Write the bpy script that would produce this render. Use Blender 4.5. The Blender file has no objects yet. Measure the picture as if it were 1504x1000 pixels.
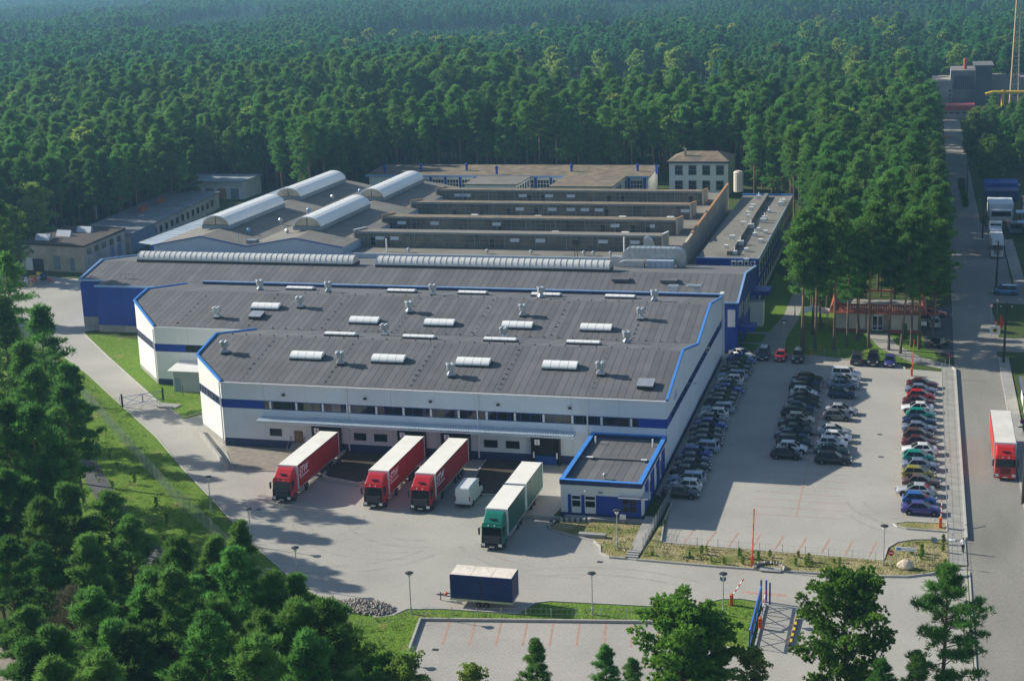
# Aerial view of a blue and white factory with truck docks, car park and pine forest
import bpy, bmesh, math, random
import numpy as np
from mathutils import Vector, Matrix, Euler
sc = bpy.context.scene
R = math.radians
col = sc.collection

# ---------------------------------------------------------------- camera
CAM = Vector((28.99, -175.24, 62.0))
FPX = 2205.6
_p, _r, _y = R(14.226), R(-1.917), R(-15.426)
FW = Vector((math.sin(_y)*math.cos(_p), math.cos(_y)*math.cos(_p), -math.sin(_p)))
RT0 = Vector((math.cos(_y), -math.sin(_y), 0)); UP0 = RT0.cross(FW)
RT = RT0*math.cos(_r) + UP0*math.sin(_r); UP = UP0*math.cos(_r) - RT0*math.sin(_r)
cd = bpy.data.cameras.new('camera'); cam = bpy.data.objects.new('camera', cd); col.objects.link(cam)
cd.sensor_width = 36; cd.lens = FPX/1504*36; cd.clip_start = 1; cd.clip_end = 20000
cam.matrix_world = Matrix(((RT.x, UP.x, -FW.x, CAM.x), (RT.y, UP.y, -FW.y, CAM.y), (RT.z, UP.z, -FW.z, CAM.z), (0, 0, 0, 1)))
sc.camera = cam

# ---------------------------------------------------------------- sky, sun, exposure
ELEV, SUNAZ = 27.5, -80.9          # degrees; azimuth clockwise from +Y
w = bpy.data.worlds.new('World'); sc.world = w; w.use_nodes = True
nt = w.node_tree; nt.nodes.clear()
sky = nt.nodes.new('ShaderNodeTexSky'); sky.sky_type = 'NISHITA'; sky.sun_disc = False
sky.sun_elevation = R(ELEV); sky.sun_rotation = R(SUNAZ); sky.altitude = 100
sky.air_density = 1.0; sky.dust_density = .6; sky.ozone_density = 1.0
bg = nt.nodes.new('ShaderNodeBackground'); bg.inputs['Strength'].default_value = 0.09
wo = nt.nodes.new('ShaderNodeOutputWorld')
nt.links.new(sky.outputs[0], bg.inputs[0]); nt.links.new(bg.outputs[0], wo.inputs[0])
sd = bpy.data.lights.new('sun', 'SUN'); sun = bpy.data.objects.new('sun', sd); col.objects.link(sun)
sd.energy = 5.0; sd.angle = R(0.5); sd.color = (1.0, 0.93, 0.80)
sdir = Vector((math.sin(R(SUNAZ))*math.cos(R(ELEV)), math.cos(R(SUNAZ))*math.cos(R(ELEV)), math.sin(R(ELEV))))
sun.rotation_euler = sdir.to_track_quat('Z', 'Y').to_euler()
sun.location = (-200, 50, 150)
sc.view_settings.view_transform = 'Standard'; sc.view_settings.look = 'None'
sc.view_settings.gamma = 1; sc.view_settings.exposure = 0.46
sc.render.engine = 'CYCLES'
try:
    sc.cycles.max_bounces = 6; sc.cycles.diffuse_bounces = 3; sc.cycles.glossy_bounces = 3
    sc.cycles.transmission_bounces = 4; sc.cycles.volume_bounces = 0; sc.cycles.transparent_max_bounces = 8
except Exception: pass

# ---------------------------------------------------------------- helpers
def ray(x, y): return FW + RT*((x-752)/FPX) - UP*((y-500)/FPX)
def gp(x, y, z=0.0):                       # where the sight line of a photo point meets height z
    d = ray(x, y); t = (z-CAM.z)/d.z; p = CAM + d*t; return Vector((p.x, p.y, z))
def px_of(p):
    v = Vector(p)-CAM; k = v.dot(FW); return 752+FPX*v.dot(RT)/k, 500-FPX*v.dot(UP)/k, k
WM = {}
def reg(o): WM[o.name] = o.matrix_basis.copy(); return o
def att(o, parent):
    WM[o.name] = o.matrix_basis.copy()
    if parent is not None:
        o.parent = parent; o.matrix_parent_inverse = WM[parent.name].inverted()
    return o
def tag(o, label=None, cat=None, group=None, kind=None):
    if label: o['label'] = label
    if cat: o['category'] = cat
    if group: o['group'] = group
    if kind: o['kind'] = kind
    return o
def thing(name, label, cat, loc=(0, 0, 0), rz=0, group=None):
    o = bpy.data.objects.new(name, None); col.objects.link(o)
    o.empty_display_size = .3
    o.location = loc; o.rotation_euler = (0, 0, rz); reg(o)
    return tag(o, label, cat, group)
def dup(root, loc=None, rz=None, label=None, group=None, parent=None):
    r = root.copy(); col.objects.link(r); r.parent = parent
    if loc is not None: r.location = loc
    if rz is not None: r.rotation_euler = (0, 0, rz)
    if label: r['label'] = label
    if group: r['group'] = group
    for ch in root.children: dup(ch, parent=r)
    return r
class MB:
    def __init__(s): s.v = []; s.f = []; s.m = []
    def add(s, vs, fs, m=0):
        n = len(s.v); s.v += [tuple(v) for v in vs]; s.f += [tuple(n+i for i in f) for f in fs]; s.m += [m]*len(fs)
    def box(s, x0, x1, y0, y1, z0, z1, m=0):
        s.add([(x0,y0,z0),(x1,y0,z0),(x1,y1,z0),(x0,y1,z0),(x0,y0,z1),(x1,y0,z1),(x1,y1,z1),(x0,y1,z1)],
              [(3,2,1,0),(4,5,6,7),(0,1,5,4),(1,2,6,5),(2,3,7,6),(3,0,4,7)], m)
    def hexa(s, b, t, m=0):                  # two quads, bottom and top, same winding (ccw from above)
        s.add(list(b)+list(t), [(3,2,1,0),(4,5,6,7),(0,1,5,4),(1,2,6,5),(2,3,7,6),(3,0,4,7)], m)
    def prism(s, poly, z0, z1, m=0):
        n = len(poly); a = sum(poly[i][0]*poly[(i+1)%n][1]-poly[(i+1)%n][0]*poly[i][1] for i in range(n))
        if a < 0: poly = poly[::-1]
        s.add([(p[0],p[1],z0) for p in poly]+[(p[0],p[1],z1) for p in poly],
              [tuple(range(n))[::-1], tuple(range(n,2*n))]+[(i,(i+1)%n,n+(i+1)%n,n+i) for i in range(n)], m)
    def prof(s, pts, x0, x1, axis='x', m=0):  # outline in (y,z) swept along x, or in (x,z) along y
        n = len(pts)
        if axis == 'x': V = [(x0,p[0],p[1]) for p in pts]+[(x1,p[0],p[1]) for p in pts]
        else: V = [(p[0],x0,p[1]) for p in pts]+[(p[0],x1,p[1]) for p in pts]
        s.add(V, [tuple(range(n)), tuple(range(n,2*n))[::-1]]+[(i,n+i,n+(i+1)%n,(i+1)%n) for i in range(n)], m)
    def tube(s, a, b, r, r2=None, n=8, m=0, cap=True):
        a = Vector(a); b = Vector(b); r2 = r if r2 is None else r2
        d = (b-a).normalized(); u = d.orthogonal().normalized(); w_ = d.cross(u)
        V = []
        for c, rr in ((a, r), (b, r2)):
            V += [c+(u*math.cos(2*math.pi*i/n)+w_*math.sin(2*math.pi*i/n))*rr for i in range(n)]
        F = [(i,(i+1)%n,n+(i+1)%n,n+i) for i in range(n)]
        if cap: F += [tuple(range(n))[::-1], tuple(range(n,2*n))]
        s.add(V, F, m)
    def lathe(s, prof, c=(0,0,0), n=12, m=0):
        V = []
        for r, z in prof: V += [(c[0]+r*math.cos(2*math.pi*i/n), c[1]+r*math.sin(2*math.pi*i/n), c[2]+z) for i in range(n)]
        F = []
        for k in range(len(prof)-1):
            for i in range(n): F.append((k*n+i, k*n+(i+1)%n, (k+1)*n+(i+1)%n, (k+1)*n+i))
        F += [tuple(range(n))[::-1], tuple(range((len(prof)-1)*n, len(prof)*n))]
        s.add(V, F, m)
    def mesh(s, name, mats, smooth=False):
        me = bpy.data.meshes.new(name); me.from_pydata(s.v, [], s.f)
        for k in (mats if isinstance(mats, (list, tuple)) else [mats]): me.materials.append(k)
        me.polygons.foreach_set('material_index', s.m)
        if smooth: me.polygons.foreach_set('use_smooth', [True]*len(s.f))
        me.update(); return me
    def build(s, name, mats, parent=None, smooth=False, bevel=0):
        o = bpy.data.objects.new(name, s.mesh(name, mats, smooth)); col.objects.link(o)
        if bevel:
            b = o.modifiers.new('bevel', 'BEVEL'); b.width = bevel; b.segments = 2; b.limit_method = 'ANGLE'
        return att(o, parent)
def mobj(name, me, parent=None, loc=(0,0,0), rot=(0,0,0), scale=(1,1,1), color=None):
    o = bpy.data.objects.new(name, me); col.objects.link(o)
    o.location = loc; o.rotation_euler = rot; o.scale = scale
    if color: o.color = (*color, 1)
    return att(o, parent)
_ub = {}
def unit(m):
    if m.name not in _ub:
        b = MB(); b.box(-.5,.5,-.5,.5,-.5,.5); _ub[m.name] = b.mesh('block_'+m.name, m)
    return _ub[m.name]
def bx(name, parent, m, x0, x1, y0, y1, z0, z1):     # axis-aligned block sharing one mesh per material
    return mobj(name, unit(m), parent, ((x0+x1)/2,(y0+y1)/2,(z0+z1)/2), (0,0,0), (abs(x1-x0),abs(y1-y0),abs(z1-z0)))
def ob(name, parent, m, c, size, rot=(0,0,0)): return mobj(name, unit(m), parent, c, rot, size)
def fast_mesh(name, V, tris, mats):
    me = bpy.data.meshes.new(name); V = np.asarray(V, dtype=np.float32); T = np.asarray(tris, dtype=np.int32)
    k = T.shape[1]
    me.vertices.add(len(V)); me.vertices.foreach_set('co', V.ravel())
    me.loops.add(T.size); me.loops.foreach_set('vertex_index', T.ravel())
    me.polygons.add(len(T)); me.polygons.foreach_set('loop_start', np.arange(0, T.size, k, dtype=np.int32))
    for m in mats: me.materials.append(m)
    me.update(calc_edges=True); return me

# ---------------------------------------------------------------- materials
def mat(name, c, rough=.8, var=.12, scale=.6, fine=0., fscale=8., bump=0., bscale=20., metal=0., spec=.4, objvar=0., c2=None, stains=0., paint=False, stretch=None, sheen=0.):
    m = bpy.data.materials.new(name); m.use_nodes = True; t = m.node_tree; N = t.nodes; L = t.links
    b = N['Principled BSDF']; b.inputs['Roughness'].default_value = rough; b.inputs['Metallic'].default_value = metal
    b.inputs['Specular IOR Level'].default_value = spec
    geo = N.new('ShaderNodeNewGeometry'); pos = geo.outputs['Position']
    if stretch:
        mp = N.new('ShaderNodeMapping'); mp.inputs['Scale'].default_value = stretch; L.new(pos, mp.inputs[0]); pos = mp.outputs[0]
    if paint:
        oi = N.new('ShaderNodeObjectInfo'); cur = oi.outputs['Color']
    else:
        rgb = N.new('ShaderNodeRGB'); rgb.outputs[0].default_value = (*c, 1); cur = rgb.outputs[0]
    def noise(s, d=4):
        n = N.new('ShaderNodeTexNoise'); n.inputs['Scale'].default_value = s; n.inputs['Detail'].default_value = d
        L.new(pos, n.inputs['Vector']); return n.outputs['Fac']
    def mulv(cur, fac, lo, hi):
        mr = N.new('ShaderNodeMapRange'); mr.inputs['From Min'].default_value = .3; mr.inputs['From Max'].default_value = .7
        mr.inputs['To Min'].default_value = lo; mr.inputs['To Max'].default_value = hi; L.new(fac, mr.inputs['Value'])
        v = N.new('ShaderNodeVectorMath'); v.operation = 'SCALE'; L.new(cur, v.inputs[0]); L.new(mr.outputs[0], v.inputs['Scale']); return v.outputs[0]
    if c2:
        mr = N.new('ShaderNodeMapRange'); mr.inputs['From Min'].default_value = .4; mr.inputs['From Max'].default_value = .6
        L.new(noise(scale*.7, 6), mr.inputs['Value'])
        mx = N.new('ShaderNodeMix'); mx.data_type = 'RGBA'; L.new(mr.outputs[0], mx.inputs['Factor']); L.new(cur, mx.inputs['A'])
        mx.inputs['B'].default_value = (*c2, 1); cur = mx.outputs['Result']
    if var: cur = mulv(cur, noise(scale), 1-var, 1+var)
    if fine: cur = mulv(cur, noise(fscale, 2), 1-fine, 1+fine)
    if stains:
        n = noise(scale*.35, 8); mr = N.new('ShaderNodeMapRange'); mr.inputs['From Min'].default_value = .58; mr.inputs['From Max'].default_value = .72
        mr.inputs['To Min'].default_value = 1; mr.inputs['To Max'].default_value = 1-stains; L.new(n, mr.inputs['Value'])
        v = N.new('ShaderNodeVectorMath'); v.operation = 'SCALE'; L.new(cur, v.inputs[0]); L.new(mr.outputs[0], v.inputs['Scale']); cur = v.outputs[0]
    if objvar:
        oi = N.new('ShaderNodeObjectInfo'); mr = N.new('ShaderNodeMapRange'); mr.inputs['To Min'].default_value = 1-objvar; mr.inputs['To Max'].default_value = 1+objvar
        L.new(oi.outputs['Random'], mr.inputs['Value'])
        v = N.new('ShaderNodeVectorMath'); v.operation = 'SCALE'; L.new(cur, v.inputs[0]); L.new(mr.outputs[0], v.inputs['Scale']); cur = v.outputs[0]
    L.new(cur, b.inputs['Base Color'])
    if bump:
        bn = N.new('ShaderNodeBump'); bn.inputs['Strength'].default_value = bump; bn.inputs['Distance'].default_value = .05
        L.new(noise(bscale, 3), bn.inputs['Height']); L.new(bn.outputs[0], b.inputs['Normal'])
    if paint:
        b.inputs['Coat Weight'].default_value = .6; b.inputs['Coat Roughness'].default_value = .06
    return m
def leaf(name, c, trans=.35, hv=.25, sv=.35):
    m = bpy.data.materials.new(name); m.use_nodes = True; t = m.node_tree; N = t.nodes; L = t.links
    N.clear(); out = N.new('ShaderNodeOutputMaterial')
    oi = N.new('ShaderNodeObjectInfo'); geo = N.new('ShaderNodeNewGeometry')
    n = N.new('ShaderNodeTexNoise'); n.inputs['Scale'].default_value = .55; n.inputs['Detail'].default_value = 4; L.new(geo.outputs['Position'], n.inputs['Vector'])
    mr = N.new('ShaderNodeMapRange'); mr.inputs['From Min'].default_value = .3; mr.inputs['From Max'].default_value = .7
    mr.inputs['To Min'].default_value = 1-sv; mr.inputs['To Max'].default_value = 1+sv; L.new(n.outputs['Fac'], mr.inputs['Value'])
    hs = N.new('ShaderNodeHueSaturation'); hs.inputs['Color'].default_value = (*c, 1)
    mh = N.new('ShaderNodeMapRange'); mh.inputs['To Min'].default_value = .5-.018*hv/.25; mh.inputs['To Max'].default_value = .5+.012*hv/.25
    L.new(oi.outputs['Random'], mh.inputs['Value']); L.new(mh.outputs[0], hs.inputs['Hue'])
    mu = N.new('ShaderNodeMath'); mu.operation = 'MULTIPLY'
    mv = N.new('ShaderNodeMapRange'); mv.inputs['To Min'].default_value = 1-hv; mv.inputs['To Max'].default_value = 1+hv
    wn = N.new('ShaderNodeTexWhiteNoise'); wn.noise_dimensions = '1D'; L.new(oi.outputs['Random'], wn.inputs['W'])
    L.new(wn.outputs['Value'], mv.inputs['Value']); L.new(mv.outputs[0], mu.inputs[0]); L.new(mr.outputs[0], mu.inputs[1]); L.new(mu.outputs[0], hs.inputs['Value'])
    d = N.new('ShaderNodeBsdfDiffuse'); tr = N.new('ShaderNodeBsdfTranslucent'); mx = N.new('ShaderNodeMixShader'); mx.inputs[0].default_value = trans
    L.new(hs.outputs[0], d.inputs[0]); L.new(hs.outputs[0], tr.inputs[0]); L.new(d.outputs[0], mx.inputs[1]); L.new(tr.outputs[0], mx.inputs[2])
    L.new(mx.outputs[0], out.inputs[0]); return m

K = {}
K['felt'] = mat('roofing_felt', (.125,.127,.132), .85, .10, .35, .12, 6, objvar=.13, stains=.12)
K['felt_base'] = mat('roof_membrane', (.14,.142,.145), .85, .14, .3, .1, 6, stains=.2)
K['felt_old'] = mat('old_roof_felt', (.23,.18,.12), .9, .22, .5, .22, 5, c2=(.15,.125,.09))
K['felt_warm'] = mat('warm_grey_roof', (.20,.19,.165), .88, .13, .3, .1, 5, stains=.25)
K['facade'] = mat('pale_blue_white_panel', (.70,.77,.82), .5, .04, .4, objvar=.02)
K['white'] = mat('white_panel', (.78,.78,.75), .55, .05, .4, objvar=.025)
K['grey_panel'] = mat('pale_panel', (.62,.66,.68), .5, .05, .4, objvar=.03)
K['iceblue'] = mat('ice_blue_panel', (.42,.52,.62), .5, .05, .3)
K['blue'] = mat('blue_panel', (.012,.050,.33), .5, .08, .3, objvar=.04)
K['navy'] = mat('navy_plinth', (.03,.045,.13), .6, .15, .5)
K['trim'] = mat('sky_blue_trim', (.06,.25,.68), .4, .08, .5, objvar=.05)
K['trimlite'] = mat('pale_blue_trim', (.22,.38,.66), .4, .1, .5, objvar=.06)
K['glass'] = mat('dark_glass', (.014,.017,.02), .08, .3, .4, spec=.5)
K['glass2'] = mat('clear_glass', (.14,.12,.10), .08, .35, .3, spec=.8, objvar=.5)
K['oldglass'] = mat('old_wired_glass', (.085,.082,.07), .25, .35, .35, spec=.6, c2=(.17,.155,.12))
K['frame'] = mat('grey_blue_frame', (.20,.26,.30), .6, .1, 1)
K['bframe'] = mat('blue_frame', (.02,.07,.30), .5, .05, 1)
K['concrete'] = mat('concrete', (.33,.32,.30), .9, .15, .6, .1, 6, stains=.25)
K['kerb'] = mat('kerb_stone', (.42,.41,.385), .9, .1, 1.2, .1, 8)
K['dark'] = mat('black_rubber', (.012,.012,.013), .7, .1, 1)
K['black'] = mat('dark_metal', (.03,.032,.035), .45, .1, 1)
K['steel'] = mat('galvanised_steel', (.48,.51,.53), .38, .12, 1.2, metal=.55, objvar=.05)
K['dome'] = mat('white_dome', (.92,.92,.89), .3, .02, .8, spec=.5, objvar=.02)
K['domepoly'] = mat('ribbed_polycarbonate', (.66,.66,.62), .3, .08, .6, spec=.6)
K['alu'] = mat('aluminium', (.6,.61,.62), .35, .08, 1, metal=.7)
K['metalroof'] = mat('pale_sheet_roof', (.40,.46,.52), .4, .14, .2, metal=.15, stains=.25)
K['brick_or'] = mat('orange_brick', (.42,.22,.10), .9, .25, 1.5)
K['rendered'] = mat('old_cream_render', (.50,.44,.34), .92, .2, .5, .12, 5, stains=.3)
K['beige'] = mat('beige_brick_wall', (.50,.44,.36), .9, .12, .5, .1, 5, stains=.2)
K['tile'] = mat('red_roof_tile', (.34,.085,.045), .7, .2, 2, objvar=.18)
K['cream'] = mat('cream_render', (.62,.54,.44), .85, .05, .5)
K['paver'] = None
K['redline'] = mat('red_block_line', (.42,.27,.215), .9, .2, 2, .12, 10)
K['wood'] = mat('wood', (.24,.15,.08), .8, .2, 2)
K['red'] = mat('red_paint', (.55,.025,.02), .4, .05, 1)
K['orange'] = mat('orange_paint', (.75,.11,.02), .45, .06, 2)
K['yellow'] = mat('yellow_paint', (.68,.46,.03), .5, .08, 1)
K['signwhite'] = mat('white_paint', (.8,.8,.8), .45, .03, 1)
K['paint'] = mat('car_paint', (1,1,1), .32, .02, 2, paint=True, spec=.5)
K['carglass'] = mat('car_glass', (.008,.010,.012), .06, .1, 1, spec=.4)
K['tyre'] = mat('tyre', (.015,.015,.016), .8, .1, 3)
K['rim'] = mat('wheel_rim', (.42,.43,.44), .35, .05, 2, metal=.6)
K['lamp'] = mat('headlamp_lens', (.75,.77,.78), .1, .02, 2, spec=.8)
K['tail'] = mat('tail_lens', (.35,.01,.01), .2, .05, 2, spec=.6)
K['plate'] = mat('number_plate', (.75,.75,.72), .5, .02, 2)
K['tarp_red'] = mat('red_tarpaulin', (.36,.018,.022), .5, .1, .8)
K['tarp_green'] = mat('green_tarpaulin', (.004,.10,.075), .42, .12, .7)
K['tarp_blue'] = mat('blue_tarpaulin', (.008,.03,.15), .55, .1, .6)
K['tarp_top'] = mat('white_roof_tarp', (.80,.78,.71), .7, .05, .6, stains=.1)
K['tarp_dirty'] = mat('dirty_white_tarp', (.74,.67,.58), .8, .1, 1.2, .08, 4, stains=.35)
K['soil'] = mat('dark_soil', (.055,.040,.028), .95, .3, 1.2, .3, 7, bump=.6, bscale=6)
K['gravel'] = mat('gravel', (.27,.24,.20), .95, .2, 1, .45, 9, bump=.8, bscale=9)
K['asphalt'] = mat('asphalt', (.245,.235,.205), .9, .10, .25, .12, 8, stains=.3, stretch=(1,.25,1))
K['asphalt2'] = mat('old_asphalt_path', (.085,.085,.088), .9, .15, .4, .15, 8)
K['sidewalk'] = mat('sidewalk_slabs', (.33,.32,.29), .9, .12, .6, .12, 8)
K['skin'] = mat('skin', (.45,.27,.2), .6, .03, 2)
K['shirt'] = mat('white_shirt', (.8,.8,.8), .8, .03, 3)
K['trousers'] = mat('black_trousers', (.012,.012,.014), .85, .05, 3)
K['bark'] = None

def paver_mat(name, c, bw, bh, ang=0, joint=.82):
    m = mat(name, c, .88, .10, .12, .10, 5, stains=.14); t = m.node_tree; N = t.nodes; L = t.links
    b = N['Principled BSDF']; src = b.inputs['Base Color'].links[0].from_socket
    geo = N.new('ShaderNodeNewGeometry'); mp = N.new('ShaderNodeMapping'); mp.inputs['Rotation'].default_value = (0,0,R(ang)); L.new(geo.outputs['Position'], mp.inputs[0])
    br = N.new('ShaderNodeTexBrick'); br.inputs['Scale'].default_value = 1; br.inputs['Brick Width'].default_value = bw; br.inputs['Row Height'].default_value = bh
    br.inputs['Mortar Size'].default_value = .022; br.inputs['Mortar Smooth'].default_value = .3
    br.inputs['Color1'].default_value = (1,1,1,1); br.inputs['Color2'].default_value = (.93,.93,.93,1); br.inputs['Mortar'].default_value = (joint,joint,joint*.97,1)
    L.new(mp.outputs[0], br.inputs['Vector'])
    mx = N.new('ShaderNodeMix'); mx.data_type = 'RGBA'; mx.blend_type = 'MULTIPLY'; mx.inputs['Factor'].default_value = 1
    L.new(src, mx.inputs['A']); L.new(br.outputs['Color'], mx.inputs['B']); L.new(mx.outputs['Result'], b.inputs['Base Color'])
    return m
K['paver'] = paver_mat('yard_pavers', (.40,.385,.345), .4, .2, 20)
K['paver2'] = paver_mat('bay_pavers', (.40,.38,.35), .5, .25, 9.4, .72)

def grass_mat(name, a, b_, dry, dryamt):
    m = bpy.data.materials.new(name); m.use_nodes = True; t = m.node_tree; N = t.nodes; L = t.links; b = N['Principled BSDF']
    b.inputs['Roughness'].default_value = .95; b.inputs['Specular IOR Level'].default_value = .1
    geo = N.new('ShaderNodeNewGeometry')
    def noise(s, d):
        n = N.new('ShaderNodeTexNoise'); n.inputs['Scale'].default_value = s; n.inputs['Detail'].default_value = d; L.new(geo.outputs['Position'], n.inputs['Vector']); return n.outputs['Fac']
    def mix(f, A, B):
        x = N.new('ShaderNodeMix'); x.data_type = 'RGBA'; L.new(f, x.inputs['Factor'])
        for s_, q in (('A', A), ('B', B)):
            if isinstance(q, tuple): x.inputs[s_].default_value = (*q, 1)
            else: L.new(q, x.inputs[s_])
        return x.outputs['Result']
    def rng(f, lo, hi):
        r = N.new('ShaderNodeMapRange'); r.inputs['From Min'].default_value = lo; r.inputs['From Max'].default_value = hi; L.new(f, r.inputs['Value']); return r.outputs[0]
    c = mix(rng(noise(1.5, 6), .35, .65), a, b_)
    c = mix(rng(noise(.35, 7), .62-dryamt, .78-dryamt), c, dry)
    c = mix(rng(noise(6, 3), .3, .75), c, tuple(v*.55 for v in a))
    L.new(c, b.inputs['Base Color'])
    bn = N.new('ShaderNodeBump'); bn.inputs['Strength'].default_value = 1; bn.inputs['Distance'].default_value = .2; L.new(noise(5, 5), bn.inputs['Height']); L.new(bn.outputs[0], b.inputs['Normal'])
    return m
K['grass'] = grass_mat('lawn', (.13,.25,.03), (.22,.34,.045), (.34,.30,.12), .05)
K['drygrass'] = grass_mat('dry_grass', (.17,.22,.05), (.36,.32,.12), (.52,.42,.24), .24)
K['floor'] = grass_mat('forest_floor', (.07,.115,.028), (.115,.17,.04), (.15,.115,.065), .10)

def bark_mat():
    m = bpy.data.materials.new('pine_bark'); m.use_nodes = True; t = m.node_tree; N = t.nodes; L = t.links; b = N['Principled BSDF']; b.inputs['Roughness'].default_value = .9
    tc = N.new('ShaderNodeTexCoord'); sp = N.new('ShaderNodeSeparateXYZ'); L.new(tc.outputs['Object'], sp.inputs[0])
    n = N.new('ShaderNodeTexNoise'); n.inputs['Scale'].default_value = 1.5; L.new(tc.outputs['Object'], n.inputs['Vector'])
    ad = N.new('ShaderNodeMath'); ad.operation = 'MULTIPLY_ADD'; ad.inputs[1].default_value = 6; L.new(n.outputs['Fac'], ad.inputs[0]); L.new(sp.outputs['Z'], ad.inputs[2])
    mr = N.new('ShaderNodeMapRange'); mr.inputs['From Min'].default_value = 6; mr.inputs['From Max'].default_value = 12; L.new(ad.outputs[0], mr.inputs['Value'])
    mx = N.new('ShaderNodeMix'); mx.data_type = 'RGBA'; mx.inputs['A'].default_value = (.115,.085,.06,1); mx.inputs['B'].default_value = (.30,.165,.085,1); L.new(mr.outputs[0], mx.inputs['Factor'])
    L.new(mx.outputs['Result'], b.inputs['Base Color']); return m
K['bark'] = bark_mat()
K['branch'] = mat('pine_branch', (.11,.075,.05), .9, .3, 2)
K['bark2'] = mat('grey_bark', (.12,.105,.085), .9, .3, 2)
K['needle'] = leaf('pine_needles', (.125,.275,.06), .45)
K['dryneedle'] = leaf('dry_needles', (.16,.15,.09), .3)
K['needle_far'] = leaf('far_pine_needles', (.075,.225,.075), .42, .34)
K['leaves'] = leaf('broad_leaves', (.125,.27,.04), .45)
K['leaves_lt'] = leaf('light_leaves', (.24,.36,.08), .45)
K['blade'] = leaf('grass_blades', (.16,.26,.05), .45, .3, .5)
K['blade_dry'] = leaf('dry_grass_blades', (.34,.29,.14), .4, .3, .5)
# ================================================================ the setting: ground, paving, roads, kerbs
def sheet(name, poly, z, m, label, cat='ground', thick=0):
    b = MB()
    if thick: b.prism(poly, z-thick, z)
    else:
        n = len(poly); a = sum(poly[i][0]*poly[(i+1)%n][1]-poly[(i+1)%n][0]*poly[i][1] for i in range(n))
        if a < 0: poly = poly[::-1]
        b.add([(p[0],p[1],z) for p in poly], [tuple(range(n))])
    o = b.build(name, m); return tag(o, label, cat, kind='structure')
def grid_sheet(name, x0, x1, y0, y1, n, z, m): 
    b = MB(); b.add([(x0,y0,z),(x1,y0,z),(x1,y1,z),(x0,y1,z)], [(0,1,2,3)]); o = b.build(name, m); return o
g = grid_sheet('ground', -6000, 6000, -1500, 9000, 1, 0, K['floor']); tag(g, 'grass and forest floor under the whole site', 'ground', kind='structure')
YARD = [(-126.2,56.9),(-98,30),(-86.2,17.6),(-71.2,2),(-60.7,-10.3),(-52.7,-19.1),(-41,-32.4),(-31.1,-42.3),(-26,-45.6),(-21,-47.8),(-19.3,-47),(-18.5,-45.6),
        (-15,-44.9),(-7.5,-44.6),(-6.9,-43),(-6.2,-41.7),(-5,-41.1),(5.3,-40.4),(9.2,-40.2),(10.2,-38.6),(11.5,-37.5),(13.3,-37),(15,-37.3),(15.9,-38.2),(15.9,-48.4),(16,-95),
        (35.1,-95),(35.1,-24.5),(33.3,-25.6),(31.5,-27.3),(29.1,-28.5),(25,-29.1),(20.3,-29.3),(9.9,-29.4),(1.5,-29.1),(-1.6,-29),(-2.6,-28),(-3,-26.2),(-4,-24.8),(-9.2,-22.6),(-10.2,-21.2),(-10.2,-18),
        (-9,-5),(-2,3),(-58,3),(-65,8),(-69.8,13.9),(-71,11.4),(-71.9,10.9),(-79.7,18.2),(-100.2,40.3),(-114,55.6),(-113.8,57.2),(-112,58),(-116,64),(-122,72),(-126,96),(-150,101),(-175,97),(-175,84),(-150,72)]
yard = sheet('yard_paving', YARD, .008, K['paver'], 'grey block paving of the truck yard and the drive round the warehouse', 'paving')
CARPARK = [(-.5,-8),(2.5,-11.8),(3.3,-23.8),(26.7,-24.6),(27.1,-21.2),(28.1,-19.3),(29.9,-18.2),(33.2,-17.6),(35.1,-17.6),(35.1,50.4),(28.2,51.6),(26.6,53.4),(24,53.9),(13.5,56.9),(-.5,57.3)]
carpark = sheet('car_park_paving', CARPARK, .012, K['paver'], 'sunlit grey block paving of the staff car park with red bay lines', 'paving')
FRONT = [(-16.4,-47.7),(5.6,-44.05),(10.8,-44.9),(11.6,-48.3),(15.9,-48.5),(16,-95),(-8.6,-95)]
front = sheet('visitor_parking_paving', FRONT, .012, K['paver2'], 'light block paving of the visitor car park with red bay lines', 'paving')
street = sheet('street', [(35.2,-160),(41.7,-160),(41.7,64),(80,62),(80,72),(42.5,73),(42,98),(80,97),(80,112),(46.5,113),(46.8,165),(43,180),(42.6,430),(37.2,430),(36.4,250),(35.2,60)], .016, K['asphalt'], 'long straight asphalt street along the car park', 'road')
b = MB(); b.box(33.3,35.15,-17.5,52.5,.016,.11); tag(b.build('sidewalk', K['sidewalk']), 'narrow slab pavement between the car park fence and the street', 'pavement', kind='structure')
b = MB(); b.box(33.42,35.15,-24.4,-17.62,.016,.10); tag(b.build('sidewalk', K['sidewalk']), 'slab pavement corner where the person walks', 'pavement', kind='structure')
b = MB(); b.box(41.9,43.3,-90,60,.0,.12); tag(b.build('sidewalk', K['sidewalk']), 'slab pavement on the far side of the street beside the kiosk', 'pavement', kind='structure')
b = MB(); b.box(46.9,49,112,160,.0,.12); tag(b.build('sidewalk', K['sidewalk']), 'grey pavement beside the parked white truck', 'pavement', kind='structure')
sheet('old_path', [gp(108,668)[:2], gp(138,672)[:2], gp(165,716)[:2], gp(200,765)[:2], gp(242,812)[:2], gp(270,850)[:2], gp(230,850)[:2], gp(196,806)[:2], gp(160,760)[:2], gp(130,715)[:2]], .006, K['asphalt2'], 'narrow old asphalt path outside the left fence', 'path')
sheet('garden_path', [(4.3,57.4),(9.4,57.2),(8.8,68),(9.6,80),(9.4,125),(7.2,125),(7.0,84),(5.6,72),(1.6,71.2),(1.6,70.2),(5.4,70),(5.0,64.6),(1.6,64.4),(1.6,63.6),(4.9,63.4)], .008, K['sidewalk'], 'paved footpath leading to the blue office entrance', 'path')
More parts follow.
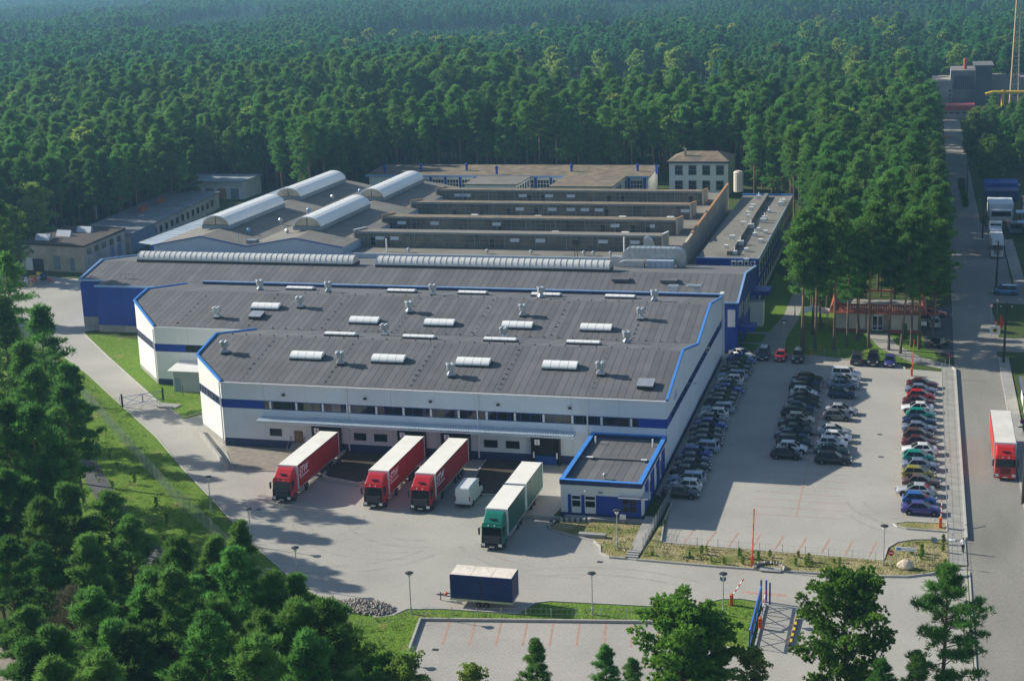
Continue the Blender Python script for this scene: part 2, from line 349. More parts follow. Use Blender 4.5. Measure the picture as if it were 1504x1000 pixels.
sheet('guardhouse_path', [(21,74),(25,74),(26.5,66),(30.5,58.5),(34.8,55),(34.8,52.6),(33,52.6),(29,55.5),(24.2,63)], .008, K['sidewalk'], 'pale path from the guardhouse door to the street', 'path')
sheet('parking_apron', [(31,64),(35.4,60),(35.4,96),(31,92),(30.5,76)], .010, K['asphalt2'], 'asphalt parking apron beside the guardhouse', 'paving')
sheet('gravel_drive', [gp(0,940)[:2], gp(26,965)[:2], gp(30,1010)[:2], gp(-20,1010)[:2]], .006, K['gravel'], 'patch of pale track showing below the bottom pines', 'path')
sheet('grass_field', [(-140,72),(-126,57.5),(-98,30.6),(-86.2,18.2),(-71.4,2.4),(-61,-10.2),(-53,-19.1),(-41.2,-32.2),(-31.3,-42.2),(-26,-45.2),(-21,-47.4),(-16,-47),(-14,-62),(-30,-62),(-60,-44),(-90,-10),(-135,40)], .004, K['grass'], 'rough green grass between the drive, the fence and the old path', 'grass')
sheet('lawn', [(2.2,57.5),(14,57.2),(28,54.5),(33,56),(31,75),(15,98),(2.2,120)], .004, K['grass'], 'shaded lawn below the pines by the guardhouse', 'grass')
# raised grass and soil beds
def bed(name, poly, h, m, label, cat='grass bank'): return sheet(name, poly, h, m, label, cat, thick=h+.05)
bed('grass_bank', [(3.25,-24.05),(26.95,-24.75),(27.4,-21.3),(28.3,-19.5),(30,-18.45),(33.25,-17.9),(33.25,-25.4),(31.4,-27.05),(29,-28.25),(25,-28.85),(20.3,-29.05),(9.9,-29.15),(1.75,-28.9),(2.4,-18),(2.35,-12),(2.6,-12.05)], .14, K['drygrass'], 'dry grass bank with weeds between the car park and the entry drive')
bed('grass_bank', [(-2.45,-28.1),(-1.5,-28.75),(.35,-28.8),(1.0,-19.3),(-8.6,-19.6),(-9.7,-21.3),(-9,-22.35),(-3.9,-24.5),(-2.85,-26)], .14, K['drygrass'], 'grass plot in front of the annex windows')
bed('grass_island', [(27.7,-13.9),(28.1,-14.6),(29,-15),(33.1,-15.2),(33.1,-12.9),(29,-13.2)], .14, K['drygrass'], 'dry traffic island with an orange barrier at the car park entrance')
bed('grass_strip', [(-19.1,-47.2),(-18.3,-45.8),(-14.9,-45.1),(-7.35,-44.8),(-6.7,-43.2),(-6.0,-41.9),(-4.9,-41.3),(5.3,-40.6),(9.3,-40.4),(10.4,-38.75),(11.6,-37.7),(13.3,-37.2),(14.9,-37.5),(15.7,-38.3),(15.7,-48.1),(11.7,-48.1),(10.9,-44.7),(5.6,-43.85),(-16.5,-47.5),(-9,-95),(-22,-95),(-24,-60)], .12, K['grass'], 'green grass strip in front of the visitor car park')
bed('soil_bed', [(-42.3,-.2),(-35.5,-.2),(-35.5,-11.2),(-36.2,-12),(-40.6,-10.6),(-41.6,-9.6),(-42,-7)], .16, K['soil'], 'dark soil bed between the lone red truck and the red pair')
bed('soil_bed', [(-23.2,-.2),(-17.6,-.2),(-17.6,-11.5),(-18.5,-12.4),(-21.5,-12.6),(-22.4,-11)], .16, K['soil'], 'dark soil bed behind the white van')
bed('gravel_bed', [(-59.4,-.1),(-47.2,-.1),(-47.4,-6.5),(-48.6,-8.7),(-54,-9.2),(-58.4,-2.5)], .10, K['gravel'], 'gravel bed beside the staircase at the warehouse corner')
bed('grass_verge', [gp(*p)[:2] for p in ((123,489),(161,527),(231,590),(269,615),(276,614),(298,608),(296,575),(205,500))], .10, K['grass'], 'lit grass verge along the chamfered warehouse corner')
# kerbs
def kerb(pts, h=.13, wd=.16, m=None, label='pale concrete kerb', closed=False):
    b = MB(); n = len(pts); rng = range(n if closed else n-1)
    for i in rng:
        a = Vector((*pts[i][:2],0)); c = Vector((*pts[(i+1)%n][:2],0)); d = (c-a)
        if d.length < .05: continue
        d.normalize(); s = Vector((-d.y,d.x,0))*wd/2; a = a-d*.03; c = c+d*.03
        b.hexa([a-s, c-s, c+s, a+s], [p+Vector((0,0,h+.0013*(i%3))) for p in (a-s, c-s, c+s, a+s)])
    return tag(b.build('kerb', m or K['kerb']), label, 'kerb', kind='structure')
kerb([(1.5,-29.1),(9.9,-29.4),(20.3,-29.3),(25,-29.1),(29.1,-28.5),(31.5,-27.3),(33.3,-25.6)], .2, label='kerb between the dry grass bank and the entry drive')
kerb([(26.8,-24.6),(27.1,-21.2),(28.1,-19.3),(29.9,-18.2),(33.3,-17.65)], .2, label='curved kerb of the car park entrance')
kerb([(2.5,-11.8),(2.6,-18),(3.25,-23.8)], .25, label='kerb at the car park corner by the annex fence')
kerb([(3.3,-23.85),(26.7,-24.65)], .16, label='kerb along the lower edge of the car park')
kerb([(27.6,-13.9),(28,-14.7),(29,-15.1),(33.2,-15.3),(33.2,-12.8),(29,-13.1)], .2, closed=True, label='kerb round the dry traffic island')
kerb([(-1.4,-29),(-2.6,-28),(-3,-26.2),(-4,-24.8),(-9.2,-22.6),(-10.0,-21.2),(-9.6,-19.8)], .22, label='curved kerb before the annex')
kerb([(.2,-29),(-1.4,-29)], .22, label='short kerb at the foot of the annex steps')
kerb([(-19.3,-47.1),(-18.5,-45.6),(-15,-44.9),(-7.5,-44.6),(-6.9,-43),(-6.2,-41.7),(-5,-41.1),(5.3,-40.4),(9.2,-40.2),(10.2,-38.6),(11.5,-37.5),(13.3,-37),(15,-37.3),(15.9,-38.2),(15.9,-48.3)], .17, label='kerb of the green strip behind the blue trailer')
kerb([(-8.6,-95),(-16.4,-47.7),(5.6,-44.05),(10.8,-44.9),(11.6,-48.3),(15.9,-48.5)], .3, .2, label='raised kerb round the visitor car park')
kerb([(-126.2,56.9),(-98,30),(-86.2,17.6),(-71.2,2),(-60.7,-10.3),(-52.7,-19.1),(-41,-32.4),(-31.1,-42.3),(-26,-45.6)], .1, label='low kerb along the fence side of the drive')
kerb([(-114,55.6),(-100.2,40.3),(-79.7,18.2),(-71.9,10.9),(-71,11.1),(-69.8,13.7)], .16, label='kerb along the lit verge')
kerb([(-35.4,-.3),(-35.4,-11.4),(-36.2,-12.2),(-40.8,-10.8),(-41.8,-9.7),(-42.3,-7),(-42.5,-.3)], .45, .3, label='curved concrete edging of the soil bed by the lone red truck')
kerb([(-23.3,-.3),(-22.6,-11.2),(-21.6,-12.8),(-18.4,-12.6),(-17.45,-11.5),(-17.45,-.3)], .2, .2, label='edging of the soil bed behind the white van')
kerb([(-47.3,-6.5),(-48.5,-8.9),(-54.1,-9.4),(-58.6,-2.5)], .12, label='edging of the gravel bed')
kerb([(35.25,-17.2),(35.25,51.5),(34.9,52.6)], .38, .22, label='tall kerb between the car park walkway and the street')
kerb([(35.3,-160),(35.3,-26)], .12, label='kerb of the street before the entry drive')
kerb([(41.8,-160),(41.8,60.5)], .13, label='kerb on the kiosk side of the street')
kerb([(28,51.7),(26.6,53.5),(24,54),(13.5,57)], .2, .2, label='sunlit kerb along the top of the car park')
kerb([(13.3,57.0),(9.5,57.3)], .16, label='shaded kerb at the top of the car park')
# painted bay lines: parts of the paving
def line(parent, a, c, wd=.12, m=None):
    a = Vector((*a[:2],0)); c = Vector((*c[:2],0)); d = c-a
    return ob('bay_line', parent, m or K['redline'], ((a.x+c.x)/2,(a.y+c.y)/2,.0155), (d.length, wd, .007), (0,0,math.atan2(d.y,d.x)))
u = Vector((22.0,3.65,0)).normalized(); v = Vector((-.164,.986,0))
for i in range(10):
    p = Vector((-16.4,-47.7,0))+u*(2.9+i*2.52)+v*-.25; line(front, p, p-v*5.0, .2)
    q = p - v*13.5
    if i < 9: line(front, q, q-v*5.0, .2)
for i in range(26): line(carpark, (.9,-10.6+i*2.45), (6.0,-10.6+i*2.45), .10)
for i in range(24): line(carpark, (11.6,-13.2+i*2.47), (22.2,-13.2+i*2.47), .10)
line(carpark, (16.9,-13.3), (16.9,44), .13)
for i in range(24): line(carpark, (27.2,-11.8+i*2.45), (29,-11.8+i*2.45), .10)
for i in range(9): line(carpark, (5.6+i*2.46,-23.6), (6.2+i*2.46,-19.4), .2)
for i in range(8): line(carpark, (9.6+i*2.5,53.2), (9.7+i*2.5,55.4), .10)
for (x, y) in ((-45,-22),(-2.2,-30.2),(-13,-53.5),(25.6,9.3),(25.2,18.5),(-40.3,-33.2)):
    o = ob('drain_grate', front if (x, y) == (-13,-53.5) else (carpark if x > 20 else yard), K['black'], (x,y,.017), (.6,.45,.01))
ob('paving_band', yard, K['redline'], (15.5,-35.2,.0115), (4.4,.55,.007))
# faint tyre sweeps on the paving
K['tyremark'] = mat('tyre_marks', (.335,.322,.29), .9, .1, .5, .12, 5)
def sweep(parent, c, r0, a0, a1, n=26, z=.0135):
    for dr in (0,1.9):
        b = MB(); V = []
        for i in range(n+1):
            a = R(a0+(a1-a0)*i/n); wv = .16+.07*math.sin(i*1.3+r0)
            V += [(c[0]+math.cos(a)*(r0+dr-wv), c[1]+math.sin(a)*(r0+dr-wv), z), (c[0]+math.cos(a)*(r0+dr+wv), c[1]+math.sin(a)*(r0+dr+wv), z)]
        b.add(V, [(2*i,2*i+1,2*i+3,2*i+2) for i in range(n)][::1]); b.f = [f[::-1] for f in b.f]; b.build('tyre_mark', K['tyremark'], parent)
sweep(yard, (-24,-20), 8, 190, 285, z=.0125); sweep(yard, (-40,-22), 9.5, 265, 345, z=.0118); sweep(yard, (-27,-21), 11, 200, 290, z=.0111); sweep(yard, (-6,-20), 13, 215, 280, z=.0104); sweep(yard, (0,-52), 18.5, 62, 120, z=.0125); sweep(yard, (-33,-24), 13, 255, 330, z=.0097)
sweep(carpark, (31,-8), 7.2, 205, 275, z=.0165); sweep(carpark, (30.5,-6), 6.5, 190, 262, z=.0158)
# stuff: stones, grass
def rocks(name, poly_c, rx, ry, n, s0, s1, m, label, cat, rot=0, hump=.5):
    rnd = random.Random(5); b = MB()
    for i in range(n):
        a = rnd.random()*6.283; q = math.sqrt(rnd.random()); x = math.cos(a)*q*rx; y = math.sin(a)*q*ry; z = hump*(1-q*q)*rnd.uniform(.7,1)
        x, y = x*math.cos(rot)-y*math.sin(rot), x*math.sin(rot)+y*math.cos(rot); s = rnd.uniform(s0,s1)
        vs = []
        for k in range(6):
            d = Vector([(1,0,0),(-1,0,0),(0,1,0),(0,-1,0),(0,0,1),(0,0,-1)][k])*s*rnd.uniform(.6,1.1)+Vector((rnd.uniform(-.3,.3),)*3)*s
            vs.append((poly_c[0]+x+d.x, poly_c[1]+y+d.y, max(.0,z+d.z*.7+s*.3)))
        b.add(vs, [(0,2,4),(2,1,4),(1,3,4),(3,0,4),(2,0,5),(1,2,5),(3,1,5),(0,3,5)])
    return tag(b.build(name, m), label, cat, kind='stuff')
K['stone'] = mat('field_stone', (.30,.27,.24), .9, .35, 3)
rocks('stone_pile', (-22.9,-45.9), 3.3, 1.7, 420, .10, .26, K['stone'], 'heap of grey field stones by the yard corner', 'stones', rot=-.1)
rocks('rubble_ridge', (-48.6,-4.6), .35, 4.0, 150, .08, .2, K['stone'], 'line of stones beside the dock stairs', 'stones', rot=.25, hump=.25)
rocks('stone_edging', (31.9,15), .5, 27, 900, .06, .17, mat('pale_pebbles', (.42,.38,.31), .9, .25, 3), 'strip of pale pebbles in front of the right-hand car row', 'pebbles', hump=.06)
def in_poly(x, y, P):
    c = False; n = len(P); j = n-1
    for i in range(n):
        if (P[i][1] > y) != (P[j][1] > y) and x < (P[j][0]-P[i][0])*(y-P[i][1])/(P[j][1]-P[i][1])+P[i][0]: c = not c
        j = i
    return c
def grass(name, polys, n, h0, h1, m, label, z=0, seed=1):
    rs = np.random.RandomState(seed); V = []; areas = []
    pts = []
    for P in polys:
        xs = [p[0] for p in P]; ys = [p[1] for p in P]; A = (max(xs)-min(xs))*(max(ys)-min(ys)); k = 0
        want = int(n*A); 
        X = rs.uniform(min(xs),max(xs),want); Y = rs.uniform(min(ys),max(ys),want)
        cl = np.sin(X*1.7+np.sin(Y*.9)*2)*np.sin(Y*1.3+np.sin(X*.7)*2)
        for x, y, c in zip(X, Y, cl):
            if c > rs.uniform(-.9,.9) and in_poly(x, y, P): pts.append((x,y))
    pts = np.array(pts); N_ = len(pts)*4
    base = np.repeat(pts, 4, 0)+rs.normal(0,.07,(N_,2)); a = rs.uniform(0,6.283,N_); h = rs.uniform(h0,h1,N_); wd = rs.uniform(.025,.06,N_)
    lean = rs.normal(0,.45,(N_,2))*h[:,None]
    v = np.zeros((N_,3,3)); v[:,0,:2] = base+np.c_[np.cos(a),np.sin(a)]*wd[:,None]; v[:,1,:2] = base-np.c_[np.cos(a),np.sin(a)]*wd[:,None]
    v[:,:2,2] = z; v[:,2,:2] = base+lean; v[:,2,2] = z+h
    me = fast_mesh(name, v.reshape(-1,3), np.arange(N_*3).reshape(-1,3), [m]); o = bpy.data.objects.new(name, me); col.objects.link(o); reg(o)
    return tag(o, label, 'grass', kind='stuff')
SP = [(-19,-47.3),(-18,-46),(-7,-45),(-6,-42.2),(5,-41),(9.5,-40.6),(11.6,-38),(13.3,-37.5),(15.4,-38.6),(15.4,-47.8),(11.8,-47.8),(11,-44.5),(5.6,-43.6),(-16.5,-47.2),(-14,-62),(-26,-62),(-24,-50)]
grass('grass_blades', [SP], 9, .08, .26, K['blade'], 'green grass growing on the strip before the visitor car park', .1, 1)
NB = [(3.4,-24.3),(26.7,-25),(27.6,-21.3),(30,-18.8),(33,-18.2),(33,-25.3),(29,-28),(20,-28.8),(2,-28.7),(2.6,-13),(3.1,-20)]
grass('grass_blades', [NB, [(-2.3,-28),(.2,-28.5),(.8,-19.6),(-8.4,-19.9),(-3,-25)]], 4, .08, .3, K['blade'], 'weeds growing on the dry banks by the entry drive', .12, 2)
grass('dry_grass_blades', [NB, [(-2.3,-28),(.2,-28.5),(.8,-19.6),(-8.4,-19.9),(-3,-25)]], 6, .05, .2, K['blade_dry'], 'dry straw-coloured grass on the banks by the entry drive', .12, 3)
LB = [(-118,50),(-104,30.5),(-89,15),(-73,-3),(-57,-21),(-48,-30),(-40,-37),(-30,-46),(-36,-54),(-52,-36),(-76,-9),(-92,8),(-118,40)]
LB2 = [(-125,56),(-98,29),(-86,16.6),(-71.5,1),(-61,-11),(-53,-20),(-41,-33.5),(-31,-43.4),(-24,-48),(-30,-50),(-48,-31),(-73,-4.5),(-104,29),(-124,50)]
grass('grass_blades', [LB, LB2], 4.2, .12, .42, K['blade'], 'rough grass on both sides of the left fence', 0, 4)
# ================================================================ buildings
def mbeam(b, a, c, wd, h, m=0):
    a = Vector(a); c = Vector(c); d = (c-a).normalized(); s = Vector((0,0,1)).cross(d)
    s = s.normalized() if s.length > 1e-4 else Vector((1,0,0)); u_ = d.cross(s).normalized()
    s = s*wd/2; u_ = u_*h/2
    b.hexa([a-s-u_, c-s-u_, c+s-u_, a+s-u_], [a-s+u_, c-s+u_, c+s+u_, a+s+u_], m)
def beam(name, parent, m, a, c, wd, h):
    b = MB(); mbeam(b, a, c, wd, h); return b.build(name, m, parent)
def panels(name, parent, m, a, c, z0, z1, n, th=.08, gap=.025, off=0):
    """upright panels from a to c; the outside is on the right of a->c; z1 may be a function of the distance along"""
    a = Vector((*a,0)); c = Vector((*c,0)); d = c-a; Ln = d.length; d.normalize(); o = Vector((d.y,-d.x,0)); out = []
    f = z1 if callable(z1) else (lambda s: z1)
    cuts = n if isinstance(n, (list,tuple)) else [Ln*i/n for i in range(n+1)]
    for i in range(len(cuts)-1):
        s0, s1 = cuts[i]+gap/2, cuts[i+1]-gap/2
        if not callable(z1):
            p = a+d*((s0+s1)/2)+o*(off+th/2); out.append(ob(name, parent, m, (p.x,p.y,(z0+z1)/2), (s1-s0, th, z1-z0-gap), (0,0,math.atan2(d.y,d.x)))); continue
        b = MB(); p = [a+d*s0+o*(off+th), a+d*s1+o*(off+th), a+d*s1+o*off, a+d*s0+o*off]; t = [f(s0), f(s1), f(s1), f(s0)]
        b.hexa([q+Vector((0,0,z0+gap/2)) for q in p], [q+Vector((0,0,h)) for q, h in zip(p, t)]); out.append(b.build(name, m, parent))
    return out
def strip_window(parent, a, c, z0, z1, widths, name='window_strip', seed=0, m2=None, fr=None):
    """ribbon window: a frame part with its panes as sub-parts"""
    a = Vector((*a,0)); c = Vector((*c,0)); d = c-a; Ln = d.length; d.normalize(); o = Vector((d.y,-d.x,0)); rz = math.atan2(d.y,d.x)
    b = MB(); rnd = random.Random(seed); P = lambda s, q, z: a+d*s+o*q+Vector((0,0,z))
    def bar(s0, s1, za, zb, q0=0., q1=.1): b.hexa([P(s0,q1,za),P(s1,q1,za),P(s1,q0,za),P(s0,q0,za)], [P(s0,q1,zb),P(s1,q1,zb),P(s1,q0,zb),P(s0,q0,zb)])
    bar(0,Ln,z0,z0+.07); bar(0,Ln,z1-.07,z1); bar(0,.06,z0+.07,z1-.07); bar(Ln-.06,Ln,z0+.07,z1-.07)
    s = .06; cells = []
    k = 0
    while s < Ln-.2:
        wv = widths[k % len(widths)]; k += 1; e = min(s+wv, Ln-.06)
        if Ln-.06-e < .3: e = Ln-.06
        cells.append((s,e)); 
        if e < Ln-.07: bar(e-.03,e+.03,z0+.07,z1-.07)
        s = e
    f = b.build(name, fr or K['bframe'], parent)
    for s0, e in cells:
        p = P((s0+e)/2,.035,(z0+z1)/2)
        ob('window_pane', f, (m2 if (m2 and rnd.random() < .3) else K['glass']), p, (e-s0-.06, .03, z1-z0-.15), (0,0,rz))
    return f
# ---------------------------------------------------------------- warehouse: two gabled bays with chamfered corners
WH = thing('warehouse', 'large white and blue warehouse with truck docks and a wide grey felt roof', 'warehouse', (-40,25,0))
RZ = [(0,8.9),(13,11.9),(26.3,9.3),(39.5,12.0),(53,10.0)]
def rz_(y):
    for (a, za), (c, zc) in zip(RZ, RZ[1:]):
        if y <= c: return za+(zc-za)*(y-a)/(c-a)
    return RZ[-1][1]
b = MB()
def rp(pts): b.add([(x,y,rz_(y)) for x, y in pts], [tuple(range(len(pts)))])
rp([(-59.7,0),(-.0,0),(-.0,13),(-66.3,13),(-66.3,6.8)]); rp([(-66.3,13),(0,13),(0,26.3),(-66.3,26.3)])
rp([(-83.5,26.3),(0,26.3),(0,39.5),(-91.3,39.5),(-91.3,35)]); rp([(-91.3,39.5),(0,39.5),(0,53),(-91.3,53)])
roofo = b.build('roof', K['felt_base'], WH)
b = MB()   # core behind the panels
for P, y0 in (([(-59.75,.02),(-.02,.02),(-.02,26.3),(-66.28,26.3),(-66.28,6.82)], 0), ([(-83.5,26.34),(-.02,26.34),(-.02,52.98),(-91.28,52.98),(-91.28,35)], 26)): b.prism(P, 0, 8.8)
b.prof([(0.02,8.79),(13,11.85),(26.3,9.2),(26.3,8.79)], -59.6, -.02); b.prof([(26.32,8.79),(26.32,9.2),(39.5,11.9),(52.98,9.9),(52.98,8.79)], -83.4, -.02)
b.build('wall', K['grey_panel'], WH)
def felt(y0, y1, x0, x1, n, left=None):
    z0, z1 = rz_(y0+1e-6), rz_(y1); ang = math.atan2(z1-z0, y1-y0); dx = (x1-x0)/n
    for i in range(n):
        xc = x0+(i+.5)*dx; ya = y0+.35
        if left: ya = max(ya, left(xc-dx/2)+.25)
        if y1-ya < .8: continue
        yb = y1-.25; ym = (ya+yb)/2; zm = z0+(z1-z0)*(ym-y0)/(y1-y0)
        ob('felt_strip', roofo, K['felt'], (xc,ym,zm+.012), (dx-.05,(yb-ya)/math.cos(ang),.016), (ang,0,0))
felt(0,13,-66.1,-.3,66,lambda x: max(0,(-59.7-x)*6.8/6.6))
felt(26.3,39.5,-91.1,-.3,91,lambda x: 26.3+max(0,(-83.5-x)*8.7/7.8))
felt(39.5,52.7,-91.1,-.3,46)
felt(13,26.3,-66.1,-.3,33)
# front wall
X0 = -59.7
panels('plinth', WH, K['navy'], (X0,0), (-.0,0), 0, 1.15, 10, .10)
panels('wall_panel', WH, K['facade'], (X0,0), (0,0), 1.15, 5.38, 10)
panels('wall_panel', WH, K['facade'], (X0,0), (0,0), 6.56, 8.75, 10)
ob('blue_band', WH, K['blue'], ((X0-53.7)/2,-.045,5.97), (6.0,.09,1.16)); ob('blue_band', WH, K['blue'], (-1.75,-.045,5.97), (3.5,.09,1.16))
strip_window(WH, (-53.7,0), (-3.5,0), 5.39, 6.55, [1.3,1.3,1.3,.5,1.2,1.2,1.2,.45,1.0,1.4,.4], seed=3, m2=K['glass2'])
for i in range(14): bx('window_column', WH, K['signwhite'], -52.9+i*3.72, -52.62+i*3.72, -.13,-.101, 5.46, 6.48)
# chamfers, left walls, bay 2 front, right wall
for a, c, n in (((-66.3,6.8),(X0,0),1), ((-91.3,35),(-83.5,26.3),1)):
    ln = math.dist(a, c); f = (lambda s, a=a, c=c, ln=ln: rz_(a[1]+(c[1]-a[1])*s/ln)-.05)
    panels('plinth', WH, K['concrete'], a, c, 0, .7, 2, .07); panels('wall_panel', WH, K['white'], a, c, .7, 5.38, 2)
    panels('wall_panel', WH, K['white'], a, c, 6.56, f, 2)
    strip_window(WH, a, c, 5.39, 6.55, [1.15], seed=9)
for a, c in (((-66.3,26.3),(-66.3,6.8)), ((-91.3,53),(-91.3,35))):
    f = (lambda s, a=a: rz_(a[1]-s)-.05); ln = a[1]-c[1]
    panels('wall_panel', WH, K['white'], a, c, 0, 5.38, 3); panels('blue_band', WH, K['blue'], a, c, 5.38, 6.56, 3)
    pk = 26.3-13 if a[1] < 30 else 53-39.5
    panels('wall_panel', WH, K['white'], a, c, 6.56, f, [0,pk/2,pk,ln])
panels('plinth', WH, K['navy'], (-83.5,26.3), (-66.5,26.3), 0, 1.0, 3, .10)
panels('wall_panel', WH, K['white'], (-83.5,26.3), (-66.5,26.3), 1.0, 5.38, 3); panels('wall_panel', WH, K['white'], (-83.5,26.3), (-66.5,26.3), 6.56, 9.1, 3)
ob('blue_band', WH, K['blue'], (-81,26.255,5.97), (5.0,.09,1.16)); strip_window(WH, (-78.5,26.3), (-66.5,26.3), 5.39, 6.55, [1.9,1.9,.4], seed=4)
cuts = [0,3.25,6.5,9.75,13,16.3,19.6,22.95,26.3,29.6,32.9,36.2,39.5,42.9,46.2,49.6,53]
panels('plinth', WH, K['navy'], (0,0), (0,53), 0, .8, cuts, .10); panels('wall_panel', WH, K['facade'], (0,0), (0,53), .8, 5.38, cuts)
panels('wall_panel', WH, K['facade'], (0,0), (0,53), 6.56, (lambda s: rz_(s)-.05), cuts)
ob('blue_band', WH, K['blue'], (.045,1.5,5.97), (.09,3.0,1.16)); strip_window(WH, (0,3.0), (0,52.6), 5.39, 6.55, [1.6,1.6,1.6,1.6,.5], seed=5)
bx('corner_pilaster', WH, K['grey_panel'], -.3, .3, 53, 54.6, 0, 10.6)
bx('rear_wall', WH, K['white'], -91.3, -.3, 53, 53.35, 0, 9.9)
# trims
def trimline(pts, m, wd, h, name='roof_trim', dz=0):
    for p, q in zip(pts, pts[1:]): beam(name, WH, m, Vector(p)+Vector((0,0,dz)), Vector(q)+Vector((0,0,dz)), wd, h)
trimline([(.1,y,rz_(y)+.12) for y in (0,13,26.3,39.5,53)], K['trim'], .3, .3)
trimline([(-59.7,-.05,9.0),(-66.4,6.8,rz_(6.8)+.1),(-66.4,13,12.0),(-66.4,26.3,9.42)], K['trim'], .3, .3)
trimline([(-83.5,26.25,9.4),(-91.4,35,rz_(35)+.1),(-91.4,39.5,12.1),(-91.4,53,10.1)], K['trim'], .3, .3)
for i in range(26): beam('parapet_cap', WH, K['trimlite'], (-88.4+i*3.4,53.2,10.5), (-88.4+(i+1)*3.4-.04,53.2,10.5), .5, .14)
bx('parapet', WH, K['navy'], -88.4, -.05, 53.05, 53.34, 9.6, 10.42)
for i in range(10): beam('gutter', WH, K['signwhite'], (X0+i*5.97,-.16,8.83), (X0+(i+1)*5.97-.03,-.16,8.83), .2, .16)
beam('gutter', WH, K['signwhite'], (-83.5,26.1,9.2), (-66.6,26.1,9.2), .2, .16)
for x in (-41.9,-24.2,-9.9): b = MB(); b.tube((x,-.2,.3),(x,-.2,8.8),.09); b.build('downpipe', K['signwhite'], WH)
for x, y in ((-59.9,-.15),(-83.6,26.05)): b = MB(); b.tube((x,y,.3),(x,y,8.9),.1); b.build('downpipe', K['signwhite'], WH)
for x in (-50.7,-39.3,-30.4,-21.4,-12.1):
    b = MB(); b.box(x-.2,x+.2,-.42,-.15,7.38,7.66); b.box(x-.05,x+.05,-.15,-.06,7.45,7.6); b.build('floodlight', K['black'], WH, bevel=.03)
b = MB(); b.tube((.1,21.5,5.0),(.55,21.5,5.15),.04); b.tube((.55,21.5,5.2),(.55,21.5,4.95),.1,.24,10); b.build('wall_lamp', K['steel'], WH)
b = MB()
for y in (5.8,6.4,7.0,7.6): b.box(.085,.098,y,y+.36,7.3,7.9); b.box(.085,.098,y+.1,y+.28,8.05,8.3)
b.build('wall_emblem', mat('faded_blue_mark', (.30,.34,.66), .6), WH)
# dock doors, small windows, canopy
for i, (x0, x1) in enumerate(((-17.0,-13.6),(-28.9,-25.4),(-34.8,-31.4),(-46.7,-43.1))):
    d = MB(); d.box(x0-.18,x0,-.7,-.1,0,4.2); d.box(x1,x1+.18,-.7,-.1,0,4.2); d.box(x0-.18,x1+.18,-.7,-.1,4.2,4.4)
    dk = d.build('dock_shelter', K['black'], WH)
    bx('dock_opening', dk, K['dark'], x0, x1, -.112, -.102, .0, 4.2)
    bx('dock_leveller', dk, K['bframe'], x0+.3, x1-.3, -.55, -.113, .0, 1.1); bx('dock_bumper', dk, K['signwhite'], x0+.1, x0+.3, -.78, -.70, .9, 1.7); bx('dock_bumper', dk, K['signwhite'], x1-.3, x1-.1, -.78, -.70, .9, 1.7)
    sg = bx('number_sign', WH, K['signwhite'], (x0+x1)/2-1.0, (x0+x1)/2-.35, -2.15, -2.10, 3.1, 3.8)
    cu = bpy.data.curves.new('digit', 'FONT'); cu.body = str(i+1); cu.size = .75; cu.align_x = 'CENTER'; tmp = bpy.data.objects.new('digit', cu); col.objects.link(tmp)
    dg = bpy.context.evaluated_depsgraph_get(); me = bpy.data.meshes.new_from_object(tmp.evaluated_get(dg)); bpy.data.objects.remove(tmp); me.materials.append(K['navy'])
    mobj('digit', me, sg, ((x0+x1)/2-.675,-2.157,3.19), (R(90),0,0))
for x0, x1 in ((-53.1,-51.4),(-41.2,-39.5),(-38.4,-36.6),(-23.5,-21.7),(-20.6,-18.8)):
    f = MB(); f.box(x0,x1,-.14,-.082,1.75,2.75); fo = f.build('window_frame', K['black'], WH); bx('window_pane', fo, K['glass'], x0+.09, x1-.09, -.155, -.141, 1.84, 2.66)
dd = bx('door', WH, K['black'], -49.6, -48.4, -.16, -.102, .5, 2.6); bx('door_leaf', dd, K['wood'], -49.5, -48.5, -.175, -.161, .55, 2.5)
b = MB(); 
for i in range(6): b.box(-49.9,-48.1,-.5-i*.3,-.2-i*.3,.1,1.0-i*.15)
for x in (-50,-48.05): b.tube((x,-1.9,.9),(x,-.3,1.9),.04); b.tube((x,-1.9,0),(x,-1.9,.9),.04); b.tube((x,-.3,.9),(x,-.3,1.9),.04)
b.build('dock_stairs', K['concrete'], WH)
b = MB(); n = 128
for i in range(n):
    x = -54+i*.334; b.add([(x,-2.3,4.32),(x+.08,-2.3,4.48),(x+.2,-2.3,4.48),(x+.334,-2.3,4.32),(x,-.2,4.38),(x+.08,-.2,4.54),(x+.2,-.2,4.54),(x+.334,-.2,4.38)], [(0,1,5,4),(1,2,6,5),(2,3,7,6)])
b.box(-54,-11.2,-2.28,-2.22,4.12,4.33)
cn = b.build('canopy', mat('canopy_sheet', (.58,.66,.72), .45, .06, .6), WH)
for i in range(9): beam('canopy_bracket', cn, K['signwhite'], (-53+i*5.15,-.15,3.7), (-53+i*5.15,-2.1,4.2), .12, .14)
